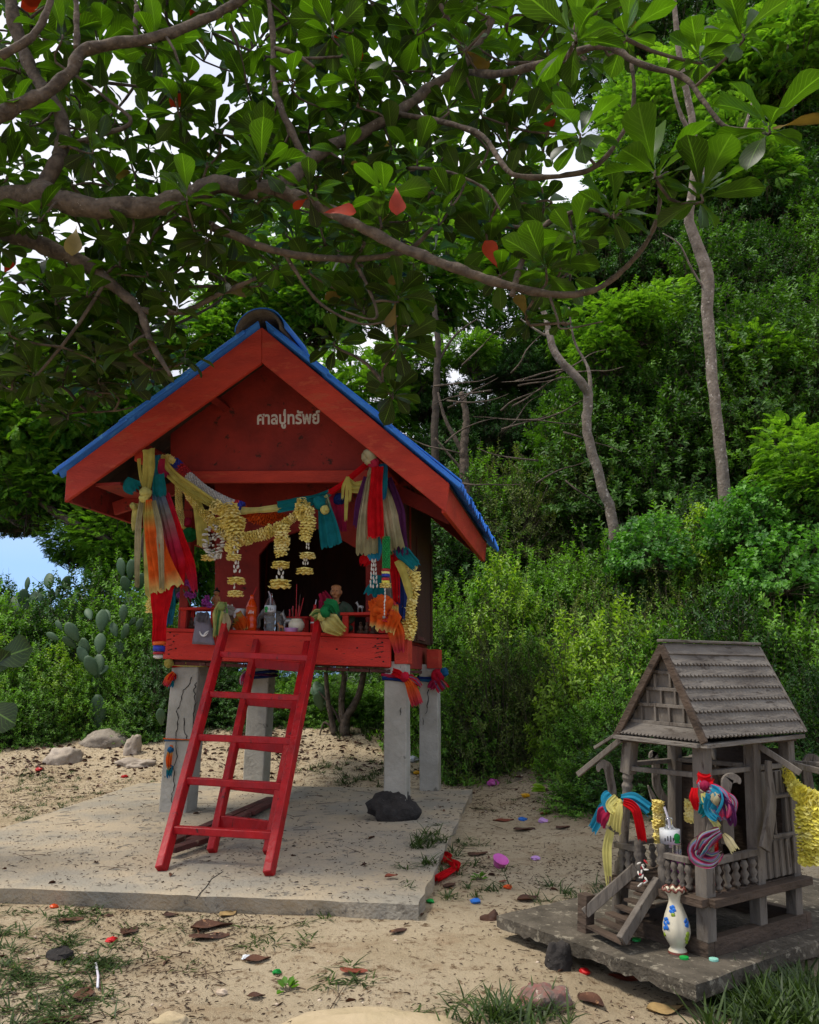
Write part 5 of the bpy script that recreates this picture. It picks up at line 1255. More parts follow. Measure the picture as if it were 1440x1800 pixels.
def horse(sc):
    def f(mb, p):
        U = S.U; Z = Vector((0, 0, 1))
        def q(x, z, v=0): return p + U * x * sc + Z * z * sc + S.V * v * sc
        mb.ball(q(0, .075), .024 * sc, 10, (1.4, .8, .85)); mb.tube([q(-.025, .085), q(-.04, .125)], [.014 * sc, .01 * sc], 8); mb.tube([q(-.036, .125), q(-.062, .112)], [.012 * sc, .007 * sc], 8); mb.tube([q(-.034, .13), q(-.032, .148)], [.005 * sc, .003 * sc], 6)
        for x in (-.022, .024):
            for v in (-.01, .01): mb.tube([q(x, 0, v), q(x, .065, v)], [.007 * sc, .009 * sc], 7)
        mb.tube([q(.035, .085), q(.048, .05)], [.006 * sc, .004 * sc], 6)
    return f
for (x, v, sc, m_, lab) in ((507, .17, .95, 'silver', 'silvery horse figurine in the middle of the altar, left of the incense'), (497, .25, .5, 'brownfig', 'tiny brown animal figurine between the water bottle and incense pot'), (494, .06, .42, 'goldskin', 'tiny brown gold figurine at the foot of the clear bottle')):
    figure('horse_figure', lab, 'figurine', fl(x, v) if v != .17 else fl(x, v), m_, horse(sc), .0045 if sc > .6 else .003)
def elep2(mb, p): eleph(mb, p)
# the gilded bust
bpz = fl(590, .14)
def bust(mb, p):
    Z = Vector((0, 0, 1)); U = S.U; V = S.V
    mb.ball(p + Z * .245, .036, 16, (.86, .95, 1.12)); mb.tube([p + Z * .17, p + Z * .22], .019, 10); mb.ball(p + Z * .242 - V * .034, .0065, 8, (.8, 1.2, 1.5)); mb.ball(p + Z * .216 - V * .024, .014, 8, (1, .8, .7))
    for s_ in (-1, 1):
        mb.ball(p + Z * .243 + U * s_ * .033, .0095, 8, (.5, .8, 1.5)); mb.ball(p + Z * .258 - V * .026 + U * s_ * .012, .008, 8, (1.1, .6, .5)); mb.ball(p + Z * .232 - V * .024 + U * s_ * .016, .009, 8)
    mb.ball(p + Z * .272, .03, 12, (1.05, 1.05, .6))
def bustparts(t, p):
    Z = Vector((0, 0, 1)); U = S.U; V = S.V; mb = MB()
    mb.ball(p + Z * .12, .06, 14, (1.05, .7, 1.0)); mb.tube(spline([p + Z * .17 - U * .03, p + Z * .15 - U * .075, p + Z * .08 - U * .095 - V * .02, p + Z * .06 - U * .03 - V * .06], 12), [.026 - .0008 * i for i in range(13)], 10)
    mb.tube(spline([p + Z * .17 + U * .03, p + Z * .15 + U * .075, p + Z * .08 + U * .1 - V * .02, p + Z * .06 + U * .03 - V * .06], 12), [.026 - .0008 * i for i in range(13)], 10)
    mb.ball(p + Z * .035, .085, 14, (1.25, .85, .42)); put('robe', mb, 'robe', parent=t, remesh=.005)
    for s_ in (-1, 1): put('eye', MB().ball(p + Z * .2495 - V * .0335 + U * s_ * .0125, .0035, 8, (1.3, .6, .6)), 'hair', parent=t, smooth=True)
    put('mouth', MB().ball(p + Z * .2265 - V * .0345, .005, 8, (1.5, .5, .35)), 'vase_brown', parent=t, smooth=True)
    put('necklace', MB().tube([p + Z * (.182 - .02 * math.cos(a * .5) * 0 - .03 * (1 - abs(math.cos(a)))) + U * .03 * math.cos(a) - V * (.02 + .022 * math.sin(a)) for a in np.linspace(0, PI, 13)], .0032, 6), 'goldskin', parent=t, smooth=True)
figure('bust_statue', 'gilded sage statue with bald head and dark green robe, right half of the altar', 'statue', bpz, 'goldskin', bust, .0032, [bustparts])
put('red_cloth', cloth(MB(), [sw(566, 1042, .1), sw(572, 1056, .08), sw(568, 1075, .08)], [.05, .08, .06], nrm=-S.V, folds=3, amp=.014, seed=9), 'cl_rose', smooth=True, label='rose red cloth bunched at the shoulder of the gilded sage', cat='cloth')
# doll and orchids on the left table
def tabp(d, f, v): u = d[0] + (d[1] - d[0]) * f; return S.W(u, v, d[2] + .001)
dp = tabp(TLd, .82, .12)
def doll(mb, p):
    Z = Vector((0, 0, 1)); mb.ball(p + Z * .045, .02, 10, (1.1, .8, 1.5)); mb.ball(p + Z * .088, .018, 10); mb.tube([p + Z * .06, p + Z * .08], .009, 8)
    for s_ in (-1, 1): mb.tube([p + Z * .065 + S.U * .016 * s_, p + Z * .035 + S.U * .028 * s_ - S.V * .01], [.008, .006], 7)
    mb.ball(p + Z * .01, .022, 10, (1.3, 1, .5))
def dollparts(t, p):
    put('hair', MB().ball(p + Vector((0, .003, .096)), .0185, 12, (1.05, 1.0, .75)), 'hair', parent=t, smooth=True)
    put('topknot', MB().ball(p + Vector((0, .003, .115)), .007, 8), 'hair', parent=t, smooth=True)
    for s_ in (-1, 1): put('eye', MB().ball(p + Vector((.006 * s_, -.0175, .088)), .002, 6), 'hair', parent=t, smooth=True)
figure('doll_figure', 'small seated doll figure with black topknot on the left offering table', 'figurine', dp, 'goldskin', doll, .003, [dollparts])
orc = thing('orchid_spray', 'spray of purple orchids with green stems lying on the left offering table', 'orchids', tabp(TLd, .2, .08))
r = random.Random(6); base_ = tabp(TLd, .35, .08)
for k in range(16):
    x = r.uniform(312, 348) if k < 11 else r.uniform(352, 372); y = r.uniform(1022, 1052) if k < 11 else r.uniform(1048, 1064); c_ = sw(x, y, r.uniform(.0, .08))
    mb = MB()
    for j in range(5):
        a = j * 1.257 + k; d = (S.U * math.cos(a) + Vector((0, 0, 1)) * math.sin(a)) * .012; mb.ball(c_ + d, .009, 6, (1, .35, 1), rot=(0, a, 0))
    mb.ball(c_ - S.V * .004, .005, 6); put('orchid_flower', mb, 'purple', parent=orc, smooth=True)
for k in range(4): put('stem', MB().tube(spline([base_ + Vector((-.02 + .03 * k, -.01, .004)), sw(330 + 6 * k, 1052, .04), sw(322 + 9 * k, 1036, .04)], 8), .0035, 6), 'greenplastic' if 0 else 'green_cloth', parent=orc, smooth=True)
# small things under / on the tables
for (T_, f, v, sc, lab, m_) in ((TRd, .35, .12, .5, 'tiny silver figurine on the left half of the right offering table', 'silver'), (TRd, .65, .13, .55, 'tiny silver figurine on the right half of the right offering table', 'silver')):
    figure('animal_figure', lab, 'figurine', tabp(T_, f, v), m_, horse(sc), .003)
def seat(mb, p):
    Z = Vector((0, 0, 1)); mb.ball(p + Z * .014, .022, 9, (1.1, .9, .6)); mb.ball(p + Z * .04, .016, 9, (1, .8, 1.2)); mb.ball(p + Z * .066, .01, 9)
for k, x in enumerate((634, 645, 656)):
    figure('seated_figure', ('leftmost', 'middle', 'rightmost')[k] + ' of three small dark seated figurines under the right offering table', 'figurine', fl(x, .1), 'brownfig', seat, .003)
for k, x in enumerate((326, 336)):
    figure('seated_figure', ('left', 'right')[k] + ' one of two brown seated figurines under the left offering table', 'figurine', fl(x, .1), 'brownfig' if k else 'goldskin', seat, .003)
cd_ = thing('card_frame', 'small upright card with red seal leaning under the left offering table', 'card', fl(345, .13))
put('card', MB().box(S, S.uv(fl(345, .13))[0] - .018, S.uv(fl(345, .13))[0] + .018, .13, .135, fl(345, .13).z, fl(345, .13).z + .075), 'labelwhite', parent=cd_); put('seal', MB().ball(S.PV(343, 1100, .128), .005, 6, (1, .3, 1.4)), 'redplastic', parent=cd_)
# grey bag hanging on the fascia
bq = [sw(346, 1076, -.04), sw(368, 1078, -.04), sw(378, 1134, -.05), sw(338, 1132, -.05)]
bg_ = thing('gift_bag', 'grey drawstring pouch with a white bird mark hanging over the front board', 'bag', bq[3])
rows = []
for i in range(10):
    f = i / 9; a, c_ = bq[0].lerp(bq[3], f), bq[1].lerp(bq[2], f); rows.append([a.lerp(c_, j / 9) - S.V * (.022 * math.sin(PI * j / 9) * (.5 + .5 * math.sin(PI * f)) + .004 * math.sin(j * 2.2 + i)) for j in range(10)])
put('pouch', MB().grid(rows), 'bagfabric', parent=bg_, solid=.004, smooth=True)
K['bagflap'] = mat('dark_bag_flap', hx('4a464a'), hx('3a373b'), 10, .6, .3, 60)
put('flap', cloth(MB(), [sw(357, 1076, -.07), sw(355, 1084, -.085), sw(354, 1093, -.08)], [.065, .07, .06], nrm=-S.V, folds=2, amp=.006, ragged=.004), 'bagflap', parent=bg_, smooth=True)
mb = MB(); c_ = sw(357, 1116, -.082)
for pts_ in ([(351, 1110), (354, 1116), (360, 1118), (366, 1112)], [(358, 1117), (362, 1112), (367, 1109)]): mb.tube(spline([sw(x, y, -.079) for x, y in pts_], 8), [.003, .004, .005, .005, .005, .005, .004, .003, .002], 6)
put('bird_mark', mb, 'text_white', parent=bg_, smooth=True)
# little figure bust at the top of the left ladder rail
figure('garlanded_figure', 'small dark figurine wrapped in pink ribbon beside the top of the left ladder rail', 'figurine', fl(403, .03), 'brownfig', lambda mb, p: (mb.ball(p + Vector((0, 0, .05)), .03, 10, (1, .8, 1.5)), mb.ball(p + Vector((0, 0, .115)), .024, 10)), .004,
       [lambda t, p: put('ribbon', cloth(MB(), [p + Vector((-.03, -.03, .13)), p + Vector((0, -.035, .115)), p + Vector((.035, -.03, .125))], [.02, .03, .02], nrm=-S.V, folds=2, amp=.005), 'cl_pink', parent=t, smooth=True),
        lambda t, p: [place_me('bud', bud_me('white_bud'), p + Vector((-.02 + .012 * k, -.02, .138 + .004 * (k % 2))), (0, -.4, 1), .009, t) for k in range(4)]])

# ------------------------------------------------------------------ cloths and flowers on the little shrine
strips('ribbon_bow', 'blue, yellow and red gauze bow tied to the front left post of the little shrine', 'ribbon', [
    ('tail', [(1086, 1404, -.05), (1062, 1425, -.07), (1042, 1460, -.05)], [14, 22, 18], 'cl_sky', 3, .005), ('tail', [(1075, 1420, -.07), (1060, 1432, -.08), (1056, 1450, -.07)], [12, 22, 18], 'cl_rose', 2, .005),
    ('tail', [(1088, 1412, -.09), (1084, 1430, -.1), (1080, 1458, -.09)], [14, 22, 26], 'cl_lemon', 3, .005), ('tail', [(1096, 1410, -.06), (1118, 1425, -.07), (1130, 1478, -.05)], [10, 20, 16], 'cl_red', 3, .005),
    ('tail', [(1092, 1404, -.04), (1115, 1406, -.05), (1142, 1424, -.04)], [12, 20, 22], 'cl_sky', 2, .005), ('tail', [(1074, 1460, -.05), (1068, 1500, -.05), (1074, 1580, -.04)], [14, 20, 8], 'cl_lemon', 2, .005),
    ('loop', [(1074, 1396, -.07), (1066, 1406, -.08), (1070, 1425, -.08)], [14, 24, 12], 'cl_sky', 2, .005), ('loop', [(1084, 1400, -.09), (1072, 1415, -.1), (1080, 1428, -.1)], [8, 16, 10], 'cl_lemon', 2, .004)],
    knots=[(1088, 1412, -.06, 8, 'cl_lemon'), (1080, 1405, -.06, 7, 'cl_red')], fr=M)
strips('yarn_bundle', 'pink, red and rainbow ribbons wound round the front corner post of the little shrine', 'ribbon', [
    ('ribbon', [(1226, 1366, -.04), (1240, 1372, -.05), (1252, 1368, -.04)], [18, 16, 14], 'cl_red', 2, .005), ('ribbon', [(1228, 1376, -.05), (1240, 1388, -.06), (1262, 1392, -.07)], [10, 12, 14], 'cl_rainbow', 2, .005),
    ('ribbon', [(1222, 1385, -.05), (1220, 1402, -.06), (1226, 1424, -.05)], [10, 16, 12], 'cl_red', 2, .005), ('ribbon', [(1246, 1392, -.08), (1262, 1410, -.1), (1274, 1440, -.09)], [20, 44, 20], 'cl_rainbow', 4, .008),
    ('ribbon', [(1264, 1392, -.09), (1272, 1412, -.1), (1274, 1436, -.1)], [14, 24, 16], 'cl_pink', 3, .006), ('ribbon', [(1236, 1394, -.07), (1244, 1425, -.08), (1264, 1455, -.09)], [8, 10, 10], 'cl_lemon', 1, .003),
    ('ribbon', [(1250, 1388, -.09), (1258, 1400, -.11), (1250, 1424, -.1), (1262, 1440, -.1)], [14, 26, 24, 10], 'cl_sky', 3, .008), ('ribbon', [(1236, 1400, -.07), (1240, 1416, -.08), (1232, 1432, -.07)], [12, 20, 10], 'cl_teal', 2, .006), ('ribbon', [(1262, 1398, -.11), (1280, 1420, -.1), (1288, 1450, -.09)], [12, 20, 8], 'cl_purple', 3, .008),
    ('ribbon', [(1276, 1398, -.08), (1288, 1412, -.08), (1284, 1440, -.08)], [10, 16, 8], 'cl_dkblue' if 0 else 'cl_rainbow', 2, .004), ('ribbon', [(1264, 1462, -.1), (1232, 1485, -.11), (1224, 1502, -.1), (1250, 1512, -.1), (1268, 1500, -.1)], [14, 24, 26, 20, 8], 'cl_rainbow', 4, .008),
    ('ribbon', [(1266, 1460, -.11), (1240, 1476, -.12), (1228, 1498, -.11)], [10, 20, 18], 'cl_purple' if 0 else 'cl_rainbow', 3, .006), ('ribbon', [(1272, 1466, -.09), (1282, 1480, -.09), (1292, 1496, -.09)], [6, 14, 14], 'cl_khaki', 2, .004)],
    knots=[(1240, 1382, -.06, 9, 'cl_rainbow'), (1262, 1404, -.1, 11, 'cl_pink'), (1252, 1420, -.08, 10, 'cl_rainbow')], fr=M)
g8 = thing('flower_garland', 'bright yellow flower garland hanging at the right corner of the little shrine', 'garland', M.PV(1430, 1520, .35))
run_flowers(g8, [(1378, 1350, .4), (1392, 1375, .38), (1408, 1395, .36), (1425, 1405, .35), (1452, 1408, .35)], [16, 18, 22, 28, 26], 'petal_b', fr=M, dist=2.5, seed=15)
for xx in (1414, 1428, 1442): run_flowers(g8, [(xx, 1420, .34), (xx + 1, 1460, .34), (xx + 2, 1512, .34)], [24, 26, 20], 'petal_b', fr=M, dist=2.5, seed=xx)
g9 = thing('flower_garland', 'dull yellow flower strand hanging inside the little shrine on the left', 'garland', M.PV(1160, 1480, .15))
run_flowers(g9, [(1158, 1410, .15), (1158, 1440, .15), (1156, 1478, .15)], [20, 18, 14], 'petal', fr=M, dist=2.5, seed=16)
g10 = thing('flower_garland', 'dull yellow flower strand just left of the front corner post inside the shrine', 'garland', M.PV(1213, 1460, .12))
run_flowers(g10, [(1214, 1410, .12), (1212, 1440, .12)], [18, 16], 'petal', fr=M, dist=2.5, seed=17)
g11 = thing('flower_string', 'small string of dried cream and red buds on the left stair newel', 'garland', M.PV(1134, 1555, -.05))
rr_ = random.Random(2)
for k in range(16): place_me('bud', bud_me('white_bud' if k % 4 else 'bead_red'), M.PV(1128 + rr_.uniform(-6, 8), 1515 + k * 2.8, -.06), (rr_.uniform(-1, 1), -.5, rr_.uniform(-1, 1)), (.005, .005, .008), g11)

# ================================================================== vegetation
def nrm_(a): return a / np.maximum(1e-9, np.linalg.norm(a, axis=1, keepdims=True))
def leaves(P, D, N, Ln, W, fold=.25, curl=.15):
    """six-vertex folded blades at P along D with face normal N"""
    D = nrm_(D); S_ = nrm_(np.cross(D, N)); N = np.cross(S_, D); Ln = np.asarray(Ln)[:, None]; W = np.asarray(W)[:, None]; n_ = len(P)
    up = N * (W * fold); dn = -N * (Ln * curl)
    V = np.stack([P, P + D * Ln * .28 + S_ * W * .42 + up, P + D * Ln * .68 + S_ * W * .40 + up + dn * .4, P + D * Ln + dn, P + D * Ln * .68 - S_ * W * .40 + up + dn * .4, P + D * Ln * .28 - S_ * W * .42 + up], 1).reshape(-1, 3)
    b = (np.arange(n_) * 6)[:, None]
    F = np.concatenate([b + [0, 1, 2, 3], b + [0, 3, 4, 5]], 1).reshape(-1, 4)
    return V, F
def rdir(n_, rs): v = rs.normal(size=(n_, 3)); return nrm_(v)
def stick_np(A, B, r0, r1):
    """three-sided sticks"""
    D = nrm_(B - A); X = nrm_(np.cross(D, np.array([[.31, .52, .79]]))); Y = np.cross(D, X); V = []
    for (P, r) in ((A, r0), (B, r1)):
        for k in range(3): a = 2 * PI * k / 3; V.append(P + (X * math.cos(a) + Y * math.sin(a)) * np.asarray(r).reshape(-1, 1))
    V = np.stack(V, 1).reshape(-1, 3); b = (np.arange(len(A)) * 6)[:, None]
    F = np.concatenate([b + [0, 1, 4, 3], b + [1, 2, 5, 4], b + [2, 0, 3, 5]], 1).reshape(-1, 4); return V, F
def bush_meshes(name, seed, R, Hh, nshoot, per, LL, WW, m, spread=.5, droop=.2, shape=1.0):
    """shoots through the crown volume, each set with leaves in pairs; returns foliage and stem meshes about the foot of the bush"""
    rs = np.random.RandomState(seed)
    lob = rs.normal(size=(9, 3)); lob = nrm_(lob); amp = rs.uniform(.7, 1.15, 9)
    d = rdir(nshoot, rs); d[:, 2] = np.abs(d[:, 2]) * 1.0 - .12; d = nrm_(d)
    k = (np.clip(d @ lob.T, 0, 1) ** 6 * (amp - .8)).sum(1) + .85
    rad = (rs.random_sample(nshoot) ** .33) * k
    P = d * rad[:, None] * np.array([R, R, Hh * shape]); P[:, 2] = np.maximum(P[:, 2], .02)
    up = nrm_(d * .8 + np.array([0, 0, .75]) + rs.normal(size=(nshoot, 3)) * spread)
    sl_ = rs.uniform(.14, .34, nshoot)
    A = P - up * sl_[:, None] * .5; t = np.linspace(.1, 1, per)
    Q = A[:, None, :] + up[:, None, :] * (sl_[:, None] * t)[:, :, None] + np.array([0, 0, -1.]) * (droop * (sl_[:, None] * t ** 2))[:, :, None]
    ax = nrm_(np.cross(up, rs.normal(size=(nshoot, 3)))); ay = np.cross(up, ax)
    ph = (np.arange(per) * 2.4)[None, :] + rs.uniform(0, 6, nshoot)[:, None]
    rd = ax[:, None, :] * np.cos(ph)[:, :, None] + ay[:, None, :] * np.sin(ph)[:, :, None]
    D = rd + up[:, None, :] * .55 + rs.normal(size=rd.shape) * .18
    N = up[:, None, :] + rs.normal(size=rd.shape) * .35 + np.array([0, 0, .5])
    n_ = nshoot * per; L_ = rs.uniform(.65, 1.25, n_) * LL * np.tile(1.15 - .5 * t ** 3, nshoot)
    V, F = leaves(Q.reshape(-1, 3), D.reshape(-1, 3), N.reshape(-1, 3), L_, L_ * WW / LL)
    var = np.repeat(rs.uniform(.1, .7, nshoot), per) + rs.uniform(-.15, .2, n_) + np.tile(t ** 2 * .3, nshoot)
    me = mesh_np(name + '_foliage', V, F, K[m], var=np.repeat(np.clip(var, 0, 1), 2))
    root = np.stack([rs.uniform(-.18, .18, nshoot) * R, rs.uniform(-.18, .18, nshoot) * R, np.zeros(nshoot)], 1)
    c_ = rs.random_sample(nshoot) < .3
    V1, F1 = stick_np(A, A + up * sl_[:, None], .0025 + 0 * sl_, .001 + 0 * sl_); V2, F2 = stick_np(root[c_], A[c_], .006 + 0 * sl_[c_], .0028 + 0 * sl_[c_])
    ms = mesh_np(name + '_stems', np.concatenate([V1, V2]), np.concatenate([F1, F2 + len(V1)]), K['twig'])
    return me, ms
def feather_meshes(name, seed, R, Hh, nfr, m, LL=.17, z0=.0, pairs=11):
    rs = np.random.RandomState(seed); lob = rdir(10, rs); amp = rs.uniform(.5, 1.2, 10)
    d = rdir(nfr, rs); k = (np.clip(d @ lob.T, 0, 1) ** 8 * (amp - .5)).sum(1) + .62
    rad = (.35 + .65 * rs.random_sample(nfr) ** .5) * k; P = d * rad[:, None] * np.array([R, R, Hh]); P[:, 2] += z0
    dr = nrm_(d * np.array([1, 1, .35]) + rs.normal(size=(nfr, 3)) * .4 + np.array([0, 0, .05])); n0 = nrm_(np.array([[0, 0, 1.]]) + rs.normal(size=(nfr, 3)) * .3)
    sd_ = nrm_(np.cross(dr, n0)); n0 = np.cross(sd_, dr); Lf = rs.uniform(.7, 1.3, nfr) * LL; t = np.linspace(.12, 1, pairs)
    Q = P[:, None, :] + dr[:, None, :] * (Lf[:, None] * t)[:, :, None] - n0[:, None, :] * (Lf[:, None] * .35 * t ** 2)[:, :, None]
    Vs, Fs, vs_ = [], [], []; off = 0; n_ = nfr * pairs; w_ = np.tile(np.sin(PI * (t * .8 + .12)), nfr)
    for s_ in (1, -1):
        D = sd_[:, None, :] * s_ + dr[:, None, :] * .45 + rs.normal(size=(nfr, pairs, 3)) * .08; N = np.repeat(n0[:, None, :], pairs, 1)
        l_ = np.repeat(Lf, pairs) * .42 * w_; A = Q.reshape(-1, 3); D = nrm_(D.reshape(-1, 3)); N = N.reshape(-1, 3); W = l_ * .16 + Lf.mean() * .012; Sx = nrm_(np.cross(D, N))
        V = np.stack([A, A + D * l_[:, None] * .5 + Sx * W[:, None], A + D * l_[:, None] - N * l_[:, None] * .25, A + D * l_[:, None] * .5 - Sx * W[:, None]], 1).reshape(-1, 3)
        Vs.append(V); Fs.append((np.arange(n_) * 4)[:, None] + [0, 1, 2, 3] + off); off += len(V); vs_.append(np.repeat(np.clip(rs.uniform(.1, .85, nfr) + d[:, 2] * .15, 0, 1), pairs))
    me = mesh_np(name + '_foliage', np.concatenate(Vs), np.concatenate(Fs), K[m], var=np.concatenate(vs_))
    nb = 60; e = rdir(nb, rs) * np.array([R, R, Hh]) * .8; e[:, 2] += z0; V1, F1 = stick_np(np.zeros((nb, 3)) + rs.normal(size=(nb, 3)) * .1 + [0, 0, z0 - Hh * .7], e, .014 + np.zeros(nb), .004 + np.zeros(nb))
    ms = mesh_np(name + '_branches', V1, F1, K['bark_dark']); return me, ms

B = {}
B['small0'] = bush_meshes('shrub', 1, .62, 1.25, 760, 15, .040, .021, 'shrub')
B['small1'] = bush_meshes('shrub', 2, .70, 1.7, 900, 15, .042, .022, 'shrub')
B['dark0'] = bush_meshes('shrub', 3, .7, 1.5, 820, 14, .045, .024, 'shrub_dark')
B['yel0'] = bush_meshes('shrub', 4, .5, 1.1, 420, 12, .046, .026, 'shrub_yellow', spread=.3)
B['olive0'] = bush_meshes('shrub', 5, .6, 1.3, 520, 13, .032, .015, 'olive', spread=.6)
B['vine0'] = bush_meshes('vine', 6, .7, .9, 330, 9, .062, .06, 'vine')
B['broad0'] = bush_meshes('shrub', 7, .9, 1.8, 900, 13, .055, .030, 'shrub_hill')
B['fea0'] = feather_meshes('feather', 11, 1.2, .95, 1500, 'feather', .2)
B['fea1'] = feather_meshes('feather', 12, 1.0, .8, 1200, 'feather', .17)
B['crown0'] = bush_meshes('crown', 14, 1.1, 1.0, 1100, 13, .06, .03, 'shrub_dark')
BR = {'small0': (.62, 1.25), 'small1': (.7, 1.7), 'dark0': (.7, 1.5), 'yel0': (.5, 1.1), 'olive0': (.6, 1.3), 'vine0': (.7, .9), 'broad0': (.9, 1.8), 'crown0': (1.1, 1.0)}
def put_bush(kind, x, y, z, sx, sz, rot, name, label, group=None, cat='bush', sy=None):
    fo, stm = B[kind]
    o = bpy.data.objects.new(name, None); COL.objects.link(o); o.empty_display_size = .2; o.location = (x, y, z); o.rotation_euler = (0, 0, rot); o.scale = (sx, sy or sx, sz); setp(o, label, cat, group)
    a = bpy.data.objects.new('foliage', fo); b_ = bpy.data.objects.new('stems', stm)
    for q in (a, b_): COL.objects.link(q); q.parent = o
    return o
KD = {'small0': 'small leaved green shrub', 'small1': 'small leaved green shrub', 'dark0': 'dark green dense shrub', 'yel0': 'yellow green leafy shrub', 'olive0': 'sparse olive green thicket', 'vine0': 'round leaved vine mound', 'broad0': 'glossy broad leaved shrub'}
GRP = {'small0': 'small leaved shrubs of the hedge', 'small1': 'small leaved shrubs of the hedge', 'dark0': 'dark shrubs of the thicket', 'yel0': 'yellow green shrubs of the hedge', 'olive0': 'olive thickets at the foot of the hedge', 'vine0': 'round leaved vine mounds', 'broad0': 'glossy shrubs on the hillside'}
GRP2 = {k: v.split(' of ')[0].split(' on ')[0].split(' at ')[0] for k, v in GRP.items()}
bush_n = 0
def bush_at(px, ytop, Y, kind, wk=1.0, where='', own=None, base_lift=0, hk=1.0):
    """a bush at depth Y under picture column px whose top reaches picture row ytop"""
    global bush_n
    g = at(px, 1180, Y); x = g.x; z0 = HZ(x, Y) - .05 + base_lift; top = at(px, ytop, Y).z; R, Hh = BR[kind]; r = random.Random(bush_n * 3 + 11); bush_n += 1
    sz = max(.35, (top - z0) / (Hh * 1.02)); sx = wk * min(max(sz, .75), 1.5)
    while sz > 1.45:
        zz = top - 1.1 * Hh; put_bush(kind, x + r.uniform(-.25, .25), Y + r.uniform(-.1, .1), zz, wk * 1.1, 1.08, r.random() * 6.28, 'shrub' if 'vine' not in kind else 'vine_mound', own or (KD[kind] + ' ' + where), None if own else GRP2[kind] + (' ' + where if where else ''), 'bush' if kind != 'vine0' else 'vine')
        top -= .75 * Hh; sz = max(.35, (top - z0) / (Hh * 1.02)); sx = wk * min(max(sz, .75), 1.3)
    return put_bush(kind, x, Y, z0, sx, sz * hk, r.random() * 6.28, 'shrub' if 'vine' not in kind else 'vine_mound', own or (KD[kind] + ' ' + where), None if own else GRP2[kind] + (' ' + where if where else ''), 'bush' if kind != 'vine0' else 'vine')
def prof(tab):
    xs, ys = zip(*tab); return lambda x: float(np.interp(x, xs, ys))
RV = random.Random(21)
# left hedge
topL = prof([(-150, 950), (0, 965), (90, 985), (140, 960), (200, 950), (260, 950), (330, 1030), (420, 1130), (560, 1150), (700, 1170), (800, 1150)])
for px in range(-190, 860, 46):
    for Y, dy, kinds in ((8.55, 30, ('small0', 'small1', 'dark0')), (9.2, 0, ('small1', 'dark0', 'small0'))):
        k_ = RV.choice(kinds); bush_at(px + RV.uniform(-20, 20), topL(px) + dy + RV.uniform(-18, 25), Y + RV.uniform(-.2, .2), k_, .85, 'behind the shrine on the left' if px < 300 else 'seen between the shrine pillars')
for px, yt, Y, k_ in ((-20, 1100, 7.9, 'yel0'), (40, 1085, 8.0, 'small0'), (110, 1120, 8.0, 'yel0'), (165, 1130, 8.05, 'small0'), (230, 1120, 8.1, 'small0'), (285, 1110, 8.1, 'dark0'), (75, 1170, 7.75, 'small0'), (10, 1180, 7.6, 'small0'), (250, 1190, 7.9, 'small0'), (200, 1080, 8.3, 'small1')):
    bush_at(px, yt, Y, k_, .8, 'at the front of the left hedge')
# right hedge: front row, second row, then the hillside
topR = prof([(740, 960), (800, 985), (900, 925), (1000, 915), (1100, 880), (1200, 850), (1280, 835), (1440, 800), (1600, 760)])
for px in range(770, 1640, 42):
    k_ = RV.choice(('small1', 'small1', 'small0', 'dark0')); bush_at(px + RV.uniform(-18, 18), topR(px) + RV.uniform(-15, 30), 7.6 + RV.uniform(-.25, .25), k_, .8, 'in the tall hedge on the right')
for px in range(830, 1640, 44):
    k_ = RV.choice(('small0', 'small1', 'olive0')); bush_at(px + RV.uniform(-18, 18), topR(px) + 130 + RV.uniform(-40, 60), 6.75 + RV.uniform(-.2, .2), k_, .75, 'low in front of the right hedge')
for px, yt, Y, k_ in ((815, 1110, 7.0, 'small0'), (850, 1180, 6.7, 'olive0'), (905, 1150, 6.6, 'olive0'), (960, 1120, 6.4, 'olive0'), (1010, 1060, 6.1, 'yel0'), (1075, 1030, 6.0, 'yel0'), (1030, 1190, 5.7, 'small0'), (1090, 1120, 5.6, 'small0'), (1140, 1020, 6.0, 'small0'), (1215, 1010, 5.9, 'small0'),
                      (1300, 980, 5.8, 'dark0'), (1390, 960, 5.8, 'small0'), (1180, 1150, 5.2, 'dark0'), (1270, 1130, 5.2, 'dark0'), (1350, 1140, 5.1, 'small0'), (1430, 1120, 5.0, 'dark0'), (1100, 1250, 5.0, 'dark0'), (1480, 1050, 5.2, 'small0'), (1040, 1290, 5.1, 'small0'),
                      (1340, 830, 6.9, 'small1'), (1440, 800, 6.8, 'small1'), (1240, 870, 7.0, 'yel0'), (880, 960, 7.2, 'yel0')):
    bush_at(px, yt, Y, k_, .75, 'at the foot of the right hedge')
for px, yt, Y in ((1300, 830, 6.6), (1390, 815, 6.5), (1450, 830, 6.4), (1140, 880, 7.1), (1360, 900, 6.2), (1470, 930, 6.1)):
    g = at(px, yt, Y); put_bush('vine0', g.x, Y, g.z - .62, .62, .62, px, 'vine_mound', 'mound of round leaved vine on top of the right hedge', 'round leaved vine mounds', 'vine')
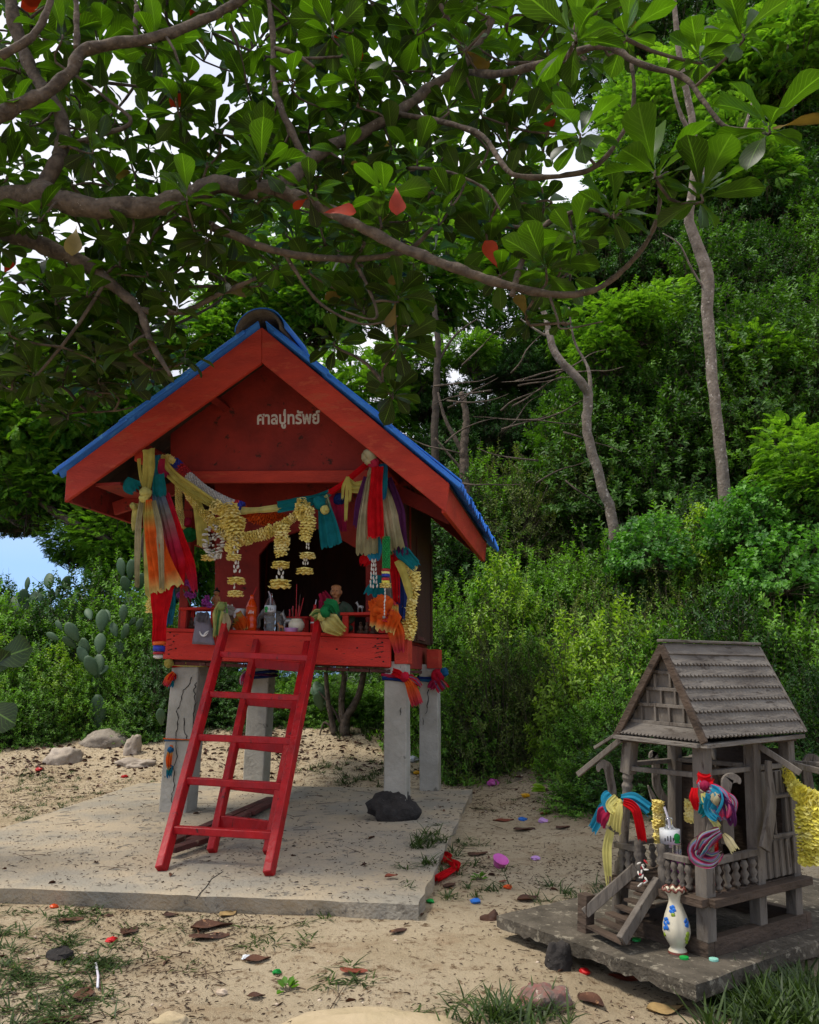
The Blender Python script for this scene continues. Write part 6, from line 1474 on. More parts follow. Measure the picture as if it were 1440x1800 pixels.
# hillside shrubs
for (x0, x1, stp, Y, tp, kinds, wk) in (
        (760, 1100, 60, 9.6, [(760, 800), (900, 760), (1000, 730), (1100, 700)], ('dark0', 'small1', 'olive0'), 1.0),
        (1040, 1640, 62, 9.4, [(1040, 640), (1120, 560), (1200, 600), (1300, 520), (1440, 480), (1640, 440)], ('broad0', 'small1', 'broad0'), 1.0),
        (1080, 1640, 66, 11.2, [(1080, 520), (1160, 440), (1240, 470), (1300, 400), (1440, 380), (1640, 330)], ('broad0', 'dark0', 'small1'), 1.1),
        (980, 1640, 80, 13.2, [(980, 500), (1060, 330), (1120, 230), (1300, 200), (1440, 180), (1640, 120)], ('dark0', 'broad0', 'dark0'), 1.3)):
    tf = prof(tp)
    for px in range(x0, x1, stp):
        if RV.random() < .14: continue
        k_ = RV.choice(kinds); yt = tf(px) + RV.uniform(-30, 40)
        bush_at(px + RV.uniform(-20, 20), yt, Y + RV.uniform(-.3, .3), k_, wk, 'on the hillside at the right')
# more layers of crowns stacked on the hill so that no bare slope shows
def crown_at(kind, px, py, Y, s, name, label, group, cat='tree', trunk=True, m='bark_dark', lean=0, tr=.05):
    c_ = at(px, py, Y); zg = HZ(c_.x + lean, Y)
    t = thing(name, label, cat, (c_.x + lean, Y, zg - .05), group)
    fo, stm = B[kind]; z0 = Vector((c_.x, Y, c_.z - (.0 if 'fea' in kind else s * .5))) - Vector(t.location)
    for nm, me in (('crown', fo), ('branches', stm)):
        o = bpy.data.objects.new(nm, me); COL.objects.link(o); o.parent = t; o.location = z0; o.scale = (s, s, s); o.rotation_euler = (0, 0, RV.random() * 6)
    if trunk:
        P = spline([(c_.x + lean, Y, zg - .05), (c_.x + lean * .6 + RV.uniform(-.1, .1), Y, zg + (c_.z - zg) * .4), (c_.x + RV.uniform(-.1, .1), Y, c_.z - .1 * s), (c_.x, Y, c_.z + .3 * s)], 14)
        put('trunk', MB().tube(P, [tr * (1 - .05 * i) for i in range(15)], 7, .08, RV.randint(0, 99)), m, parent=t, smooth=True)
    return t
for (px, py, Y, s) in ((1130, 380, 13.5, 1.3), (1230, 300, 14, 1.5), (1340, 240, 14, 1.6), (1440, 170, 14, 1.6), (1180, 180, 15, 1.6), (1290, 90, 15, 1.8), (1400, 20, 15, 1.8), (1500, 120, 14, 1.7), (1200, 40, 16, 1.7), (1320, -60, 16, 1.8), (1120, 90, 16.5, 1.3),
                       (1060, 470, 13, 1.2), (1500, 330, 13, 1.6), (1150, 290, 12.5, 1.1), (1400, 330, 12.6, 1.3), (1240, 420, 12.2, 1.1), (1330, 370, 12.2, 1.2)):
    crown_at('crown0', px, py, Y, s, 'hill_tree', 'dark crowned tree high on the hillside at the right', 'dark crowned trees on the hillside')
for (px, py, Y, s) in ((1160, 230, 12.5, 1.1), (1290, 330, 12, 1.0), (1390, 110, 12.5, 1.1), (1090, 590, 9.6, .7), (1120, 330, 12.5, .9), (1250, 150, 13, 1.0), (1360, 640, 9.0, .6), (1430, 860, 6.3, .42), (1065, 620, 9.2, .5), (1120, 560, 9.3, .55), (1420, 820, 6.6, .5)):
    crown_at('fea0' if s > .8 else 'fea1', px, py, Y, s, 'feathery_tree', 'bright feathery leaved tree on the hillside at the right', 'feathery trees on the hillside', trunk=s > .5, tr=.04)
# feathery trees behind the shrine
for (px, py, Y, s, lab) in ((90, 730, 10.5, 1.0, 'l'), (190, 700, 10.2, .85, 'l'), (30, 790, 10.6, .9, 'l'), (250, 760, 10.8, .8, 'l'), (60, 860, 10.2, .75, 'l'), (160, 860, 10.4, .8, 'l'), (270, 880, 10.3, .8, 'l'), (200, 960, 10, .6, 'l'), (330, 960, 10, .7, 'l'), (-60, 760, 11, 1.2, 'l'),
                            (620, 430, 12.5, 1.1, 'm'), (760, 500, 12, .95, 'm'), (560, 540, 12.2, .9, 'm'), (430, 560, 12.4, .9, 'm'), (490, 470, 12.8, 1.0, 'm'), (350, 600, 12, .8, 'm'), (860, 420, 13, 1.0, 'm'), (720, 640, 11.5, .7, 'm'), (700, 370, 13, 1.0, 'm'), (1010, 620, 12, .6, 'm'), (830, 620, 11, .5, 'm')):
    crown_at('fea0' if s > .82 else 'fea1', px, py, Y, s, 'feathery_tree', 'feathery leaved tree ' + ('left of the shrine behind the hedge' if lab == 'l' else 'rising behind the shrine roof'), 'feathery trees ' + ('left of' if lab == 'l' else 'behind') + ' the shrine', lean=RV.uniform(-.5, .5), tr=.035, trunk=(lab != 'l' and s > .9))
for (px, py, Y, s) in ((120, 830, 11.5, .9), (230, 820, 11.8, 1.0), (20, 900, 11.5, .55), (300, 900, 11.5, .9), (850, 740, 12, .9), (940, 760, 12, .9), (780, 780, 11.6, .8), (1000, 700, 12, .8), (720, 850, 11, .8), (900, 640, 12.6, .7), (760, 700, 12, .7), (1040, 540, 12.8, .7)):
    crown_at('crown0', px, py, Y, s, 'thicket_tree', 'dark small tree in the thicket behind the shrine', 'dark small trees behind the shrine', tr=.03, trunk=(px > 700 and s > .8))
for (px, py, Y, s) in ((330, 820, 11, .9), (130, 960, 10.3, .45), (200, 990, 10.0, .5), (150, 780, 11.6, 1.0), (250, 940, 10.8, .75), (180, 920, 11, .6), (320, 1010, 10.4, .7), (-80, 880, 11, .7), (380, 880, 11, .8), (440, 960, 10.8, .8), (560, 760, 11.5, .9), (640, 720, 11.6, .9)):
    crown_at('fea0' if s > .75 else 'fea1', px, py, Y, s, 'feathery_tree', 'low feathery tree filling the gap behind the shrine on the left', 'low feathery trees behind the shrine', trunk=False)
# leaning old trunk at the left
lt = thing('leaning_tree', 'old leaning tree trunk running down behind the left eave', 'tree', at(300, 1120, 9.6))
P = spline([at(330, 1060, 10), at(262, 1000, 10), (at(200, 955, 10)), at(120, 915, 10), at(40, 860, 10), at(-60, 780, 10)], 24)
put('trunk', MB().tube(P, lin([.07, .06, .05, .05, .045, .03], 24), 10, .2, 4), 'bark', parent=lt, smooth=True)
for a, b_, c_ in ( ((262, 1000), (250, 960), (255, 930)), ) :
    put('branch', MB().tube(spline([at(*a, 9.4), at(*b_, 9.35), at(*c_, 9.3)], 10), lin([.035, .02, .01], 10), 7, .1), 'bark', parent=lt, smooth=True)
# bare trunks
def trunk(name, lab, pts, rad, m, branches=()):
    P = [at(*p) for p in pts]; t = thing(name, lab, 'tree', Vector((P[0].x, P[0].y, HZ(P[0].x, P[0].y) - .05))); P = [Vector((P[0].x, P[0].y, HZ(P[0].x, P[0].y) - .05))] + P
    C = spline(P, 40); rr_ = random.Random(len(lab)); C = [p + Vector((rr_.uniform(-1, 1), rr_.uniform(-1, 1), 0)) * .008 for p in C]
    put('trunk', MB().tube(C, lin([rad[0] * 1.2] + list(rad), 40), 12, .07, 3), m, parent=t, smooth=True)
    for bpts, br in branches:
        put('branch', MB().tube(spline([at(*p) for p in bpts], 14), lin(br, 14), 7, .1, 5), m, parent=t, smooth=True)
    return t
trunk('bare_tree', 'tall pale grey trunk rising from the hedge on the right', [(1272, 850, 8.1), (1256, 700, 8.1), (1245, 560, 8.1), (1240, 470, 8.05), (1212, 385, 8), (1222, 300, 7.9), (1215, 200, 7.9), (1195, 100, 7.8), (1180, -40, 7.8)], [.06, .055, .058, .068, .05, .042, .038, .03, .025], 'bark_pale',
      [(((1222, 330, 7.9), (1255, 280, 7.9), (1300, 245, 7.9), (1322, 180, 7.9)), [.035, .03, .02, .01]), (((1215, 240, 7.9), (1190, 180, 7.8), (1175, 100, 7.8)), [.03, .02, .01]), (((1245, 520, 8.1), (1215, 470, 8.0), (1195, 430, 7.9), (1165, 410, 7.9)), [.012, .01, .005])])
trunk('bare_tree', 'crooked pinkish trunk leaning out of the hedge near the middle', [(1078, 930, 8.2), (1060, 860, 8.2), (1032, 760, 8.2), (1035, 700, 8.2), (1020, 670, 8.1), (975, 620, 8.1), (960, 560, 8.1), (940, 520, 8.1)], [.055, .05, .048, .052, .045, .04, .03, .022], 'bark_pale',
      [(((1036, 700, 8.2), (1035, 650, 8.2), (1010, 600, 8.2), (1000, 540, 8.1)), [.03, .018, .012, .008]), (((960, 590, 8.1), (935, 575, 8.1), (915, 560, 8.1)), [.015, .01, .006])])
trunk('bare_tree', 'thin forked trunk behind the right eave', [(818, 870, 9.0), (815, 790, 9.0), (820, 740, 9.0), (812, 690, 9.0)], [.055, .05, .04, .03], 'bark', [(((815, 800, 9), (800, 770, 9), (782, 735, 9), (770, 690, 9)), [.03, .025, .02, .01]), (((816, 830, 9), (790, 800, 9), (765, 770, 9)), [.02, .015, .01])])
trunk('bare_tree', 'slim dark trunk right of the roof ridge', [(765, 800, 10), (766, 700, 10), (770, 600, 10), (760, 520, 10)], [.05, .045, .04, .03], 'bark_dark', [(((768, 640, 10), (800, 590, 10), (840, 560, 10)), [.02, .015, .008])])
rs = random.Random(9)
for k in range(26):      # dead twiggy branches in the thicket
    px, py = rs.uniform(760, 1020), rs.uniform(640, 860); P = [at(px, py, 8.6)]; a = rs.uniform(-.6, .6) + (PI if rs.random() < .5 else 0)
    for j in range(4): a += rs.uniform(-.4, .4); px += math.cos(a) * 28; py += math.sin(a) * 22; P.append(at(px, py, 8.6 + rs.uniform(-.2, .2)))
    tw = put('dead_branch', MB().tube(spline(P, 10), lin([.012, .008, .003], 10), 5), 'bark', smooth=True, label='bare dead branch poking out of the thicket right of the roof', cat='branch', group='dead branches in the thicket')
# cacti
pad_me = {}
def pad_mesh(k):
    if k not in pad_me:
        mb = MB(); r = random.Random(k); n1, n2 = 9, 12
        for i in range(n1 + 1):
            f = i / n1; w = math.sin(PI * min(1, f * .93 + .03)) ** .75 * (.6 + .5 * f) * .28
            for j in range(n2): a = 2 * PI * j / n2; mb.v.append(Vector((w * math.cos(a), .09 * math.sin(a) * math.sin(PI * (f * .9 + .05)), f)))
        for i in range(n1):
            for j in range(n2): a0, a1 = i * n2 + j, i * n2 + (j + 1) % n2; mb.f.append((a0, a1, a1 + n2, a0 + n2))
        mb.f += [tuple(reversed(range(n2))), tuple(range(n1 * n2, n1 * n2 + n2))]
        me = mb.mesh('pad', smooth=True); me.materials.append(K['cactus']); pad_me[k] = me
    return pad_me[k]
def cactus(lab, basep, pads, group=None):
    """pads: (x0,y0,x1,y1) base and tip in the picture at the cactus' depth"""
    t = thing('prickly_pear', lab, 'cactus', basep, group); r = random.Random(int(basep.x * 100)); Y = basep.y
    for (x0, y0, x1, y1) in pads:
        a, b_ = at(x0, y0, Y + r.uniform(-.05, .05)), at(x1, y1, Y + r.uniform(-.1, .1)); d = b_ - a; o = bpy.data.objects.new('pad', pad_mesh(r.randint(0, 2))); COL.objects.link(o); o.parent = t
        z = d.normalized(); yv = Vector((r.uniform(-.5, .5), 1, r.uniform(-.2, .2))); x = yv.cross(z).normalized(); yv = z.cross(x); Mx = Matrix((x, yv, z)).transposed()
        o.rotation_mode = 'QUATERNION'; o.rotation_quaternion = Mx.to_quaternion(); s_ = d.length * .92; o.scale = (s_ * r.uniform(.95, 1.15), s_, s_); o.location = a - Vector(t.location)
    return t
cactus('pale branching prickly pear cactus in front of the left hedge', Vector((at(172, 1220, 7.92).x, 7.92, HZ(-3, 7.9))), [(172, 1290, 172, 1215), (171, 1218, 170, 1180), (170, 1190, 150, 1150), (158, 1170, 135, 1135), (150, 1160, 146, 1118), (135, 1140, 108, 1118), (138, 1128, 115, 1092), (104, 1125, 80, 1112), (172, 1190, 174, 1146), (174, 1150, 178, 1110), (177, 1112, 182, 1068), (176, 1186, 190, 1168), (110, 1108, 97, 1090)])
cactus('cluster of prickly pear pads right of the pale cactus', Vector((at(215, 1220, 8.15).x, 8.15, HZ(-3, 8.0))), [(214, 1170, 210, 1120), (205, 1120, 196, 1092), (214, 1125, 226, 1095), (226, 1100, 240, 1085), (216, 1095, 218, 1060), (160, 1090, 152, 1068), (192, 1092, 184, 1070), (240, 1110, 250, 1085)])
cactus('dark prickly pear pads on the skyline at the far left', Vector((at(40, 1100, 9.0).x, 9.0, HZ(-4.5, 9.0))), [(20, 1110, 12, 1055), (12, 1080, 4, 1042), (32, 1078, 25, 1045), (40, 1070, 42, 1032), (55, 1072, 62, 1036), (46, 1040, 50, 1012), (72, 1060, 70, 1032), (88, 1036, 84, 1006), (100, 1050, 104, 1028), (112, 1040, 120, 1010), (50, 1080, 48, 1040), (60, 1090, 60, 1060), (30, 1100, 34, 1070), (90, 1060, 92, 1034), (72, 1090, 76, 1056)])
cactus('grey green prickly pear behind the left sashes', Vector((at(225, 1050, 8.8).x, 8.8, HZ(-3, 8.8))), [(228, 1080, 226, 1040), (226, 1045, 216, 1010), (216, 1015, 210, 978), (228, 1020, 232, 980), (238, 1000, 244, 970), (240, 1040, 252, 1005)])
cactus('single round cactus pad beside the cracked pillar', Vector((at(280, 1270, 7.4).x, 7.4, HZ(-2.2, 7.4))), [(284, 1275, 281, 1243)])
cactus('small cactus with long pads behind the ladder under the shrine', Vector((at(560, 1270, 8.0).x, 8.0, HZ(-.9, 8.0))), [(566, 1250, 556, 1215), (574, 1245, 562, 1205), (575, 1240, 552, 1195), (560, 1225, 545, 1208)])
# forked little tree under the shrine
lt2 = thing('small_tree', 'small forked tree growing behind the slab, seen under the shrine', 'tree', gnd(600, 1288))
b0 = gnd(600, 1292); Yb = b0.y
for pts, rr0 in ((((606, 1292), (608, 1262), (622, 1240), (634, 1210), (645, 1150)), [.055, .04, .035, .03, .02]), (((588, 1290), (582, 1260), (576, 1225), (572, 1170)), [.035, .025, .022, .018]), (((604, 1270), (600, 1235), (605, 1190), (600, 1150)), [.035, .03, .025, .02]),
               (((592, 1290), (572, 1270), (564, 1285), (562, 1300)), [.012, .01, .008, .006]), (((598, 1270), (585, 1245), (560, 1215)), [.015, .01, .005])):
    put('trunk' if rr0[0] > .03 else 'branch', MB().tube(spline([at(x, y, Yb) for x, y in pts], 14), lin(rr0, 14), 8, .12), 'bark', parent=lt2, smooth=True)
o = bpy.data.objects.new('crown', B['dark0'][0]); COL.objects.link(o); o.parent = lt2; o.location = Vector(at(610, 1180, Yb)) - Vector(lt2.location); o.scale = (.6, .6, .35)

# ------------------------------------------------------------------ the sea almond tree overhead
AT = thing('sea_almond_tree', 'large sea almond tree with crooked branches and big glossy leaves arching overhead', 'tree', (-3.3, 3.6, HZ(-3.3, 3.6)))
put('trunk', MB().tube(spline([(-3.3, 3.6, -.05), (-3.25, 3.55, 1.0), (-3.0, 3.5, 1.9), (-2.6, 3.4, 2.5)], 20), lin([.24, .19, .17, .14], 20), 14, .06, 2), 'bark', parent=AT, smooth=True)
BRS = [
    ([(-160, 520, 3.4), (-60, 380, 3.3), (60, 340, 3.2), (130, 360, 3.2), (250, 365, 3.2), (320, 350, 3.2), (380, 325, 3.2), (480, 332, 3.2), (540, 285, 3.25), (600, 250, 3.3), (680, 210, 3.3), (750, 160, 3.35), (820, 105, 3.4), (865, 30, 3.4), (880, -60, 3.4)], [.075, .062, .056, .052, .05, .046, .045, .046, .034, .032, .03, .028, .024, .02, .015]),
    ([(70, 335, 3.2), (100, 285, 3.2), (112, 240, 3.25), (100, 190, 3.25), (60, 130, 3.3), (25, 40, 3.3), (10, -60, 3.3)], [.045, .036, .034, .034, .034, .034, .03]),
    ([(-60, 235, 3.0), (20, 190, 3.0), (75, 165, 3.0), (125, 125, 3.0), (145, 90, 3.0), (210, 75, 3.0), (300, 58, 3.05), (370, 30, 3.1), (440, -10, 3.1)], [.04, .034, .03, .028, .028, .026, .025, .024, .02]),
    ([(135, 85, 3.0), (135, 40, 3.0), (132, -20, 3.0)], [.016, .014, .012]),
    ([(490, 335, 3.2), (560, 362, 3.15), (640, 402, 3.1), (720, 440, 3.05), (800, 470, 3.0), (870, 495, 3.0), (960, 516, 3.0), (1040, 512, 3.0), (1100, 470, 2.95), (1140, 420, 2.9), (1158, 370, 2.85), (1160, 320, 2.8)], [.034, .03, .026, .024, .022, .02, .017, .014, .012, .010, .009, .008]),
    ([(-80, 350, 3.5), (0, 400, 3.5), (70, 430, 3.5), (150, 462, 3.5), (195, 500, 3.5), (245, 545, 3.5), (265, 600, 3.5), (300, 660, 3.5)], [.06, .05, .042, .036, .03, .022, .016, .01]),
    ([(245, 545, 3.5), (320, 548, 3.5), (390, 515, 3.5), (450, 490, 3.45)], [.018, .016, .013, .01]),
    ([(540, 285, 3.25), (505, 215, 3.2), (482, 150, 3.2), (480, 70, 3.2), (468, -30, 3.2)], [.022, .018, .016, .015, .012]),
    ([(482, 85, 3.2), (520, 95, 3.15), (552, 118, 3.15)], [.012, .01, .007]),
    ([(240, 10, 3.1), (238, 50, 3.1), (245, 75, 3.1), (262, 60, 3.1), (222, -30, 3.1)], [.012, .012, .01, .006, .004]),
    ([(320, 378, 3.2), (400, 410, 3.25), (500, 445, 3.3), (620, 455, 3.3), (715, 440, 3.3), (760, 400, 3.3)], [.024, .022, .02, .016, .013, .009]),
    ([(620, 455, 3.3), (650, 510, 3.3), (660, 560, 3.3), (600, 545, 3.3)], [.01, .009, .006, .004]),
    ([(500, 445, 3.3), (560, 530, 3.4), (640, 570, 3.4), (700, 555, 3.4)], [.01, .008, .006, .004]),
    ([(820, 105, 3.4), (790, 40, 3.3), (760, -20, 3.3)], [.016, .014, .01]),
    ([(700, 200, 3.3), (780, 215, 3.2), (850, 240, 3.1), (900, 305, 3.0), (990, 308, 2.95), (1050, 290, 2.9), (1100, 225, 2.85), (1115, 165, 2.8), (1110, 110, 2.8)], [.014, .014, .013, .012, .012, .011, .01, .009, .008]),
    ([(810, 125, 3.4), (880, 130, 3.1), (960, 110, 2.9), (1060, 80, 2.8), (1120, 110, 2.75), (1200, 135, 2.7), (1235, 175, 2.65), (1275, 222, 2.6), (1340, 228, 2.55)], [.018, .018, .017, .016, .013, .012, .011, .008, .006]),
    ([(900, 520, 3.0), (925, 440, 3.0), (960, 395, 2.95), (1030, 368, 2.9), (1090, 385, 2.85)], [.014, .013, .012, .01, .007]),
    ([(995, 130, 2.9), (1010, 55, 2.7), (1030, -30, 2.7)], [.012, .01, .008]),
    ([(965, 515, 3.0), (980, 560, 3.0), (990, 578, 3.0), (1060, 565, 3.0)], [.007, .005, .004, .003]),
    ([(0, 100, 2.9), (60, 60, 2.9), (90, 0, 2.9)], [.02, .018, .015]),
    ([(-30, 700, 4.2), (60, 690, 4.2), (110, 680, 4.2), (150, 720, 4.2), (200, 722, 4.2), (235, 715, 4.2)], [.014, .012, .01, .009, .006, .004]),
    ([(105, 260, 3.2), (170, 240, 3.2), (230, 215, 3.2), (190, 175, 3.2), (130, 130, 3.2)], [.014, .012, .01, .008, .006]),
    ([(715, 295, 3.2), (780, 300, 3.1), (850, 330, 3.1), (880, 370, 3.1)], [.008, .008, .007, .005]),
]
BPT = []
for k, (pts, rad) in enumerate(BRS):
    n_ = len(pts) * 5; C = spline([at(*p) for p in pts], n_); rr_ = random.Random(k)
    C = [p + Vector((rr_.uniform(-1, 1), rr_.uniform(-1, 1), rr_.uniform(-1, 1))) * lin(rad, n_)[i] * .14 for i, p in enumerate(C)]
    Rr = [r_ * .88 * (1 + .10 * math.sin(i * 1.3 + k) + .06 * rr_.uniform(-1, 1)) for i, r_ in enumerate(lin(rad, n_))]
    put('branch', MB().tube(C, Rr, 12 if rad[0] > .03 else 8, .09, k), 'bark', parent=AT, smooth=True); BPT += [tuple(p) for p in C]
BPT = np.array(BPT)
# leaf tips
def inpoly(x, y, poly):
    c_ = False; j = len(poly) - 1
    for i in range(len(poly)):
        xi, yi = poly[i]; xj, yj = poly[j]
        if (yi > y) != (yj > y) and x < (xj - xi) * (y - yi) / (yj - yi) + xi: c_ = not c_
        j = i
    return c_
CAN = [(-140, -160), (1120, -160), (1100, 60), (1010, 200), (960, 250), (940, 330), (1000, 400), (1040, 470), (980, 520), (880, 470), (770, 430), (735, 500), (715, 590), (650, 530), (560, 500), (500, 470), (430, 515), (365, 545), (310, 600), (260, 660), (200, 700), (150, 700), (80, 660), (20, 680), (-100, 700)]
GAPS = [(375, 165, 42), (228, 180, 26), (60, 262, 22), (30, 545, 26), (1000, 290, 30), (330, 90, 20), (500, 120, 16), (545, 400, 16), (440, 450, 18), (660, 300, 14), (720, 175, 14), (640, 90, 12), (225, 530, 12), (1010, 370, 18), (590, 240, 12), (90, 100, 18), (850, 250, 12), (420, 230, 16), (300, 410, 14), (130, 560, 14)]
TIPS = []; rt = random.Random(5); tries = 0
while len(TIPS) < 470 and tries < 40000:
    tries += 1; x, y = rt.uniform(-130, 1110), rt.uniform(-150, 700)
    if not inpoly(x, y, CAN): continue
    if any((x - a) ** 2 + (y - b_) ** 2 < (c_ * .8 + 16) ** 2 for a, b_, c_ in GAPS): continue
    Y = rt.uniform(3.05, 4.9) if y < 450 else rt.uniform(3.4, 4.8)
    if any((x - p[0]) ** 2 + (y - p[1]) ** 2 < (38 if len(TIPS) < 260 else 25) ** 2 and abs(Y - p[2]) < 1.2 for p in TIPS): continue
    TIPS.append((x, y, Y, rt.uniform(.11, .165)))
EXPL = [(1012, 62, 2.35, .175), (1152, 300, 2.55, .185), (1232, 342, 2.5, .165), (1352, 222, 2.4, .165), (1305, 60, 2.5, .155), (1020, 235, 2.8, .16), (1010, 415, 2.9, .16), (960, 470, 2.95, .15), (1080, 372, 2.75, .17), (880, 480, 3.1, .14), (700, 520, 3.3, .16), (700, 600, 3.6, .15), (690, 690, 3.8, .14), (640, 540, 3.5, .15), (590, 600, 3.9, .13),
        (60, 655, 3.6, .15), (120, 730, 4.0, .16), (70, 700, 4.0, .15), (20, 580, 3.3, .15), (270, 640, 3.8, .14), (325, 620, 3.8, .14), (175, 665, 4, .14), (1100, 60, 2.9, .16), (1230, 100, 2.9, .15), (930, 560, 3.2, .10), (180, 690, 4.1, .14), (990, 560, 3.3, .08), (730, 560, 3.6, .13)]
for _ in range(46):
    x, y = rt.uniform(-60, 300), rt.uniform(480, 690)
    if not any((x - a) ** 2 + (y - b_) ** 2 < (c_ + 16) ** 2 for a, b_, c_ in GAPS): TIPS.append((x, y, rt.uniform(3.6, 4.9), rt.uniform(.13, .18)))
TIPS = EXPL + sorted(TIPS, key=lambda t_: np.linalg.norm(BPT - np.array(at(*t_[:3])), axis=1).min())
# leaf blades
def almond_blade(p, d, up_, Ln, curl, fold, var):
    """points of one obovate blade (8 rows of 3) starting at p along d"""
    d = d / np.linalg.norm(d); s_ = np.cross(d, up_); s_ /= max(1e-6, np.linalg.norm(s_)); n_ = np.cross(s_, d); V = []
    T = [0, .1, .24, .4, .56, .7, .82, .92, 1.0]; Wd = [.012, .03, .12, .26, .40, .5, .52, .38, .03]
    for t_, w in zip(T, Wd):
        c_ = p + d * Ln * (t_ + .06) + (-n_) * curl * Ln * t_ * t_; ww = w * Ln * .5
        wav = .03 * Ln * math.sin(t_ * 9 + var * 20)
        V += [c_ - s_ * ww + n_ * (ww * fold + wav), c_, c_ + s_ * ww + n_ * (ww * fold - wav)]
    return V
TT = np.array([0, .1, .24, .4, .56, .7, .82, .92, 1.0])
UVB = np.array([[sx_, t_] for t_ in TT for sx_ in (-1, 0, 1)])
FB = np.array([(i * 3 + j, i * 3 + j + 1, i * 3 + j + 4, i * 3 + j + 3) for i in range(8) for j in range(2)])
LV = []       # all leaves: (verts, var, dist key, material)
twA, twB, twR = [], [], []
rl = np.random.RandomState(4)
for ti, (x, y, Y, Ln) in enumerate(TIPS):
    tip = np.array(at(x, y, Y)); dd = np.linalg.norm(BPT - tip, axis=1); bi = int(np.argmin(dd)); root = BPT[bi]
    mid = (tip + root) / 2 + np.array([rl.normal() * .04, rl.normal() * .04, -.05 * dd[bi]])
    C = spline([root, mid, tip - np.array([0, 0, .03]), tip], 7)
    BPT = np.vstack([BPT, np.array([tuple(C[k_]) for k_ in (3, 5)])])
    for i in range(7): twA.append(tuple(C[i])); twB.append(tuple(C[i + 1])); twR.append(.010 - .0009 * i if dd[bi] > .3 else .0065 - .0004 * i)
    axd = np.array([rl.normal() * .22, rl.normal() * .22, 1.0]) + (tip - root) / max(.2, dd[bi]) * .35; axd /= np.linalg.norm(axd)
    X = np.cross(axd, [0, 1, .1]); X /= np.linalg.norm(X); Yv = np.cross(axd, X); nl = rl.randint(9, 14) if ti >= len(EXPL) else 13; ph = rl.uniform(0, 6)
    for k in range(nl):
        f = k / nl; el = math.radians(58 - 88 * f + rl.normal() * 10); az = ph + k * 2.4 + rl.normal() * .12
        d = (X * math.cos(az) + Yv * math.sin(az)) * math.cos(el) + axd * math.sin(el)
        upv = axd + rl.normal(size=3) * .22 - d * .1; L_ = Ln * rl.uniform(.78, 1.22) * (.75 + .35 * math.sin(PI * min(1, f + .25)))
        var = float(np.clip(rl.uniform(.05, .75) + .2 * (1 - f), 0, 1))
        mt_ = 'almond'
        q = rl.random_sample()
        if q < .003 and y < 500: mt_ = 'almond_red'
        elif q < .013: mt_ = 'almond_old'
        V = almond_blade(tip + axd * .0 - axd * .03 * f, d, upv, L_, rl.uniform(.1, .38) + .1 * f, rl.uniform(.12, .4), var)
        LV.append((V, var, (L_ / Y) * (1 if -40 < x < 1440 and y > -20 else .2), mt_))
for (x, y, Y, ax_) in ((695, 350, 2.9, (.1, -.3, -1)), (565, 400, 3.0, (1, -.2, .1)), (135, 420, 2.9, (.05, -.3, -1))):
    V = almond_blade(np.array(at(x, y - 25, Y)), np.array(ax_, float), np.array([.2, -1, .3]), .13, .2, .3, .3); LV.append((V, .5, 9, 'almond_red' if x > 300 else 'almond_old'))
order = sorted(range(len(LV)), key=lambda i: -LV[i][2]); off = np.array(AT.location)
for i in order[:300]:
    V, var, _, mt_ = LV[i]; V = np.array(V); c_ = V[1].copy()
    me = mesh_np('leaf', V - c_, FB, K[mt_], var=np.full(16, var), uv=UVB, smooth=True); link('leaf', me, tuple(c_ - off), parent=AT)
for mt_, nm in (('almond', 'leaves'), ('almond_old', 'old_leaves'), ('almond_red', 'red_leaves')):
    idx = [i for i in order[300:] if LV[i][3] == mt_]
    if not idx: continue
    V = np.concatenate([np.array(LV[i][0]) for i in idx]) - off; F = np.concatenate([FB + 27 * k for k in range(len(idx))]); var = np.repeat([LV[i][1] for i in idx], 16); uv = np.tile(UVB, (len(idx), 1))
    link(nm, mesh_np(nm, V, F, K[mt_], var=var, uv=uv, smooth=True), parent=AT, kind='stuff')
mb = MB()
for a, b_, r_ in zip(twA, twB, twR): mb.tube([a, b_], [r_, r_ * .93], 6, cap=False)
o = put('twigs', mb, 'bark', parent=AT, smooth=True, kind='stuff')
# big leaves of a low shoot entering at the left edge
lo = thing('low_shoot', 'low shoot with three big dark leaves entering at the left edge', 'shoot', at(-60, 1330, 2.6))
for (x0, y0, x1, y1, L_) in ((-30, 1170, 50, 1135, .17), (-40, 1230, 22, 1270, .16), (-30, 1200, 30, 1120, .12)):
    a, b_ = np.array(at(x0, y0, 2.6)), np.array(at(x1, y1, 2.5)); V = np.array(almond_blade(a, b_ - a, np.array([0.1, -1., .25]), L_ * 1.15, .1, .15, .3)); c_ = V[1].copy()
    link('leaf', mesh_np('leaf', V - c_, FB, K['almond'], var=np.full(16, .25), uv=UVB, smooth=True), tuple(c_ - np.array(lo.location)), parent=lo)
q0 = at(-60, 1345, 2.6); put('stem', MB().tube(spline([Vector((q0.x - .02, q0.y, HZ(q0.x, q0.y) - .01)), q0, at(-40, 1240, 2.6), at(-32, 1170, 2.6)], 8), .006, 6), 'bark', parent=lo, smooth=True)

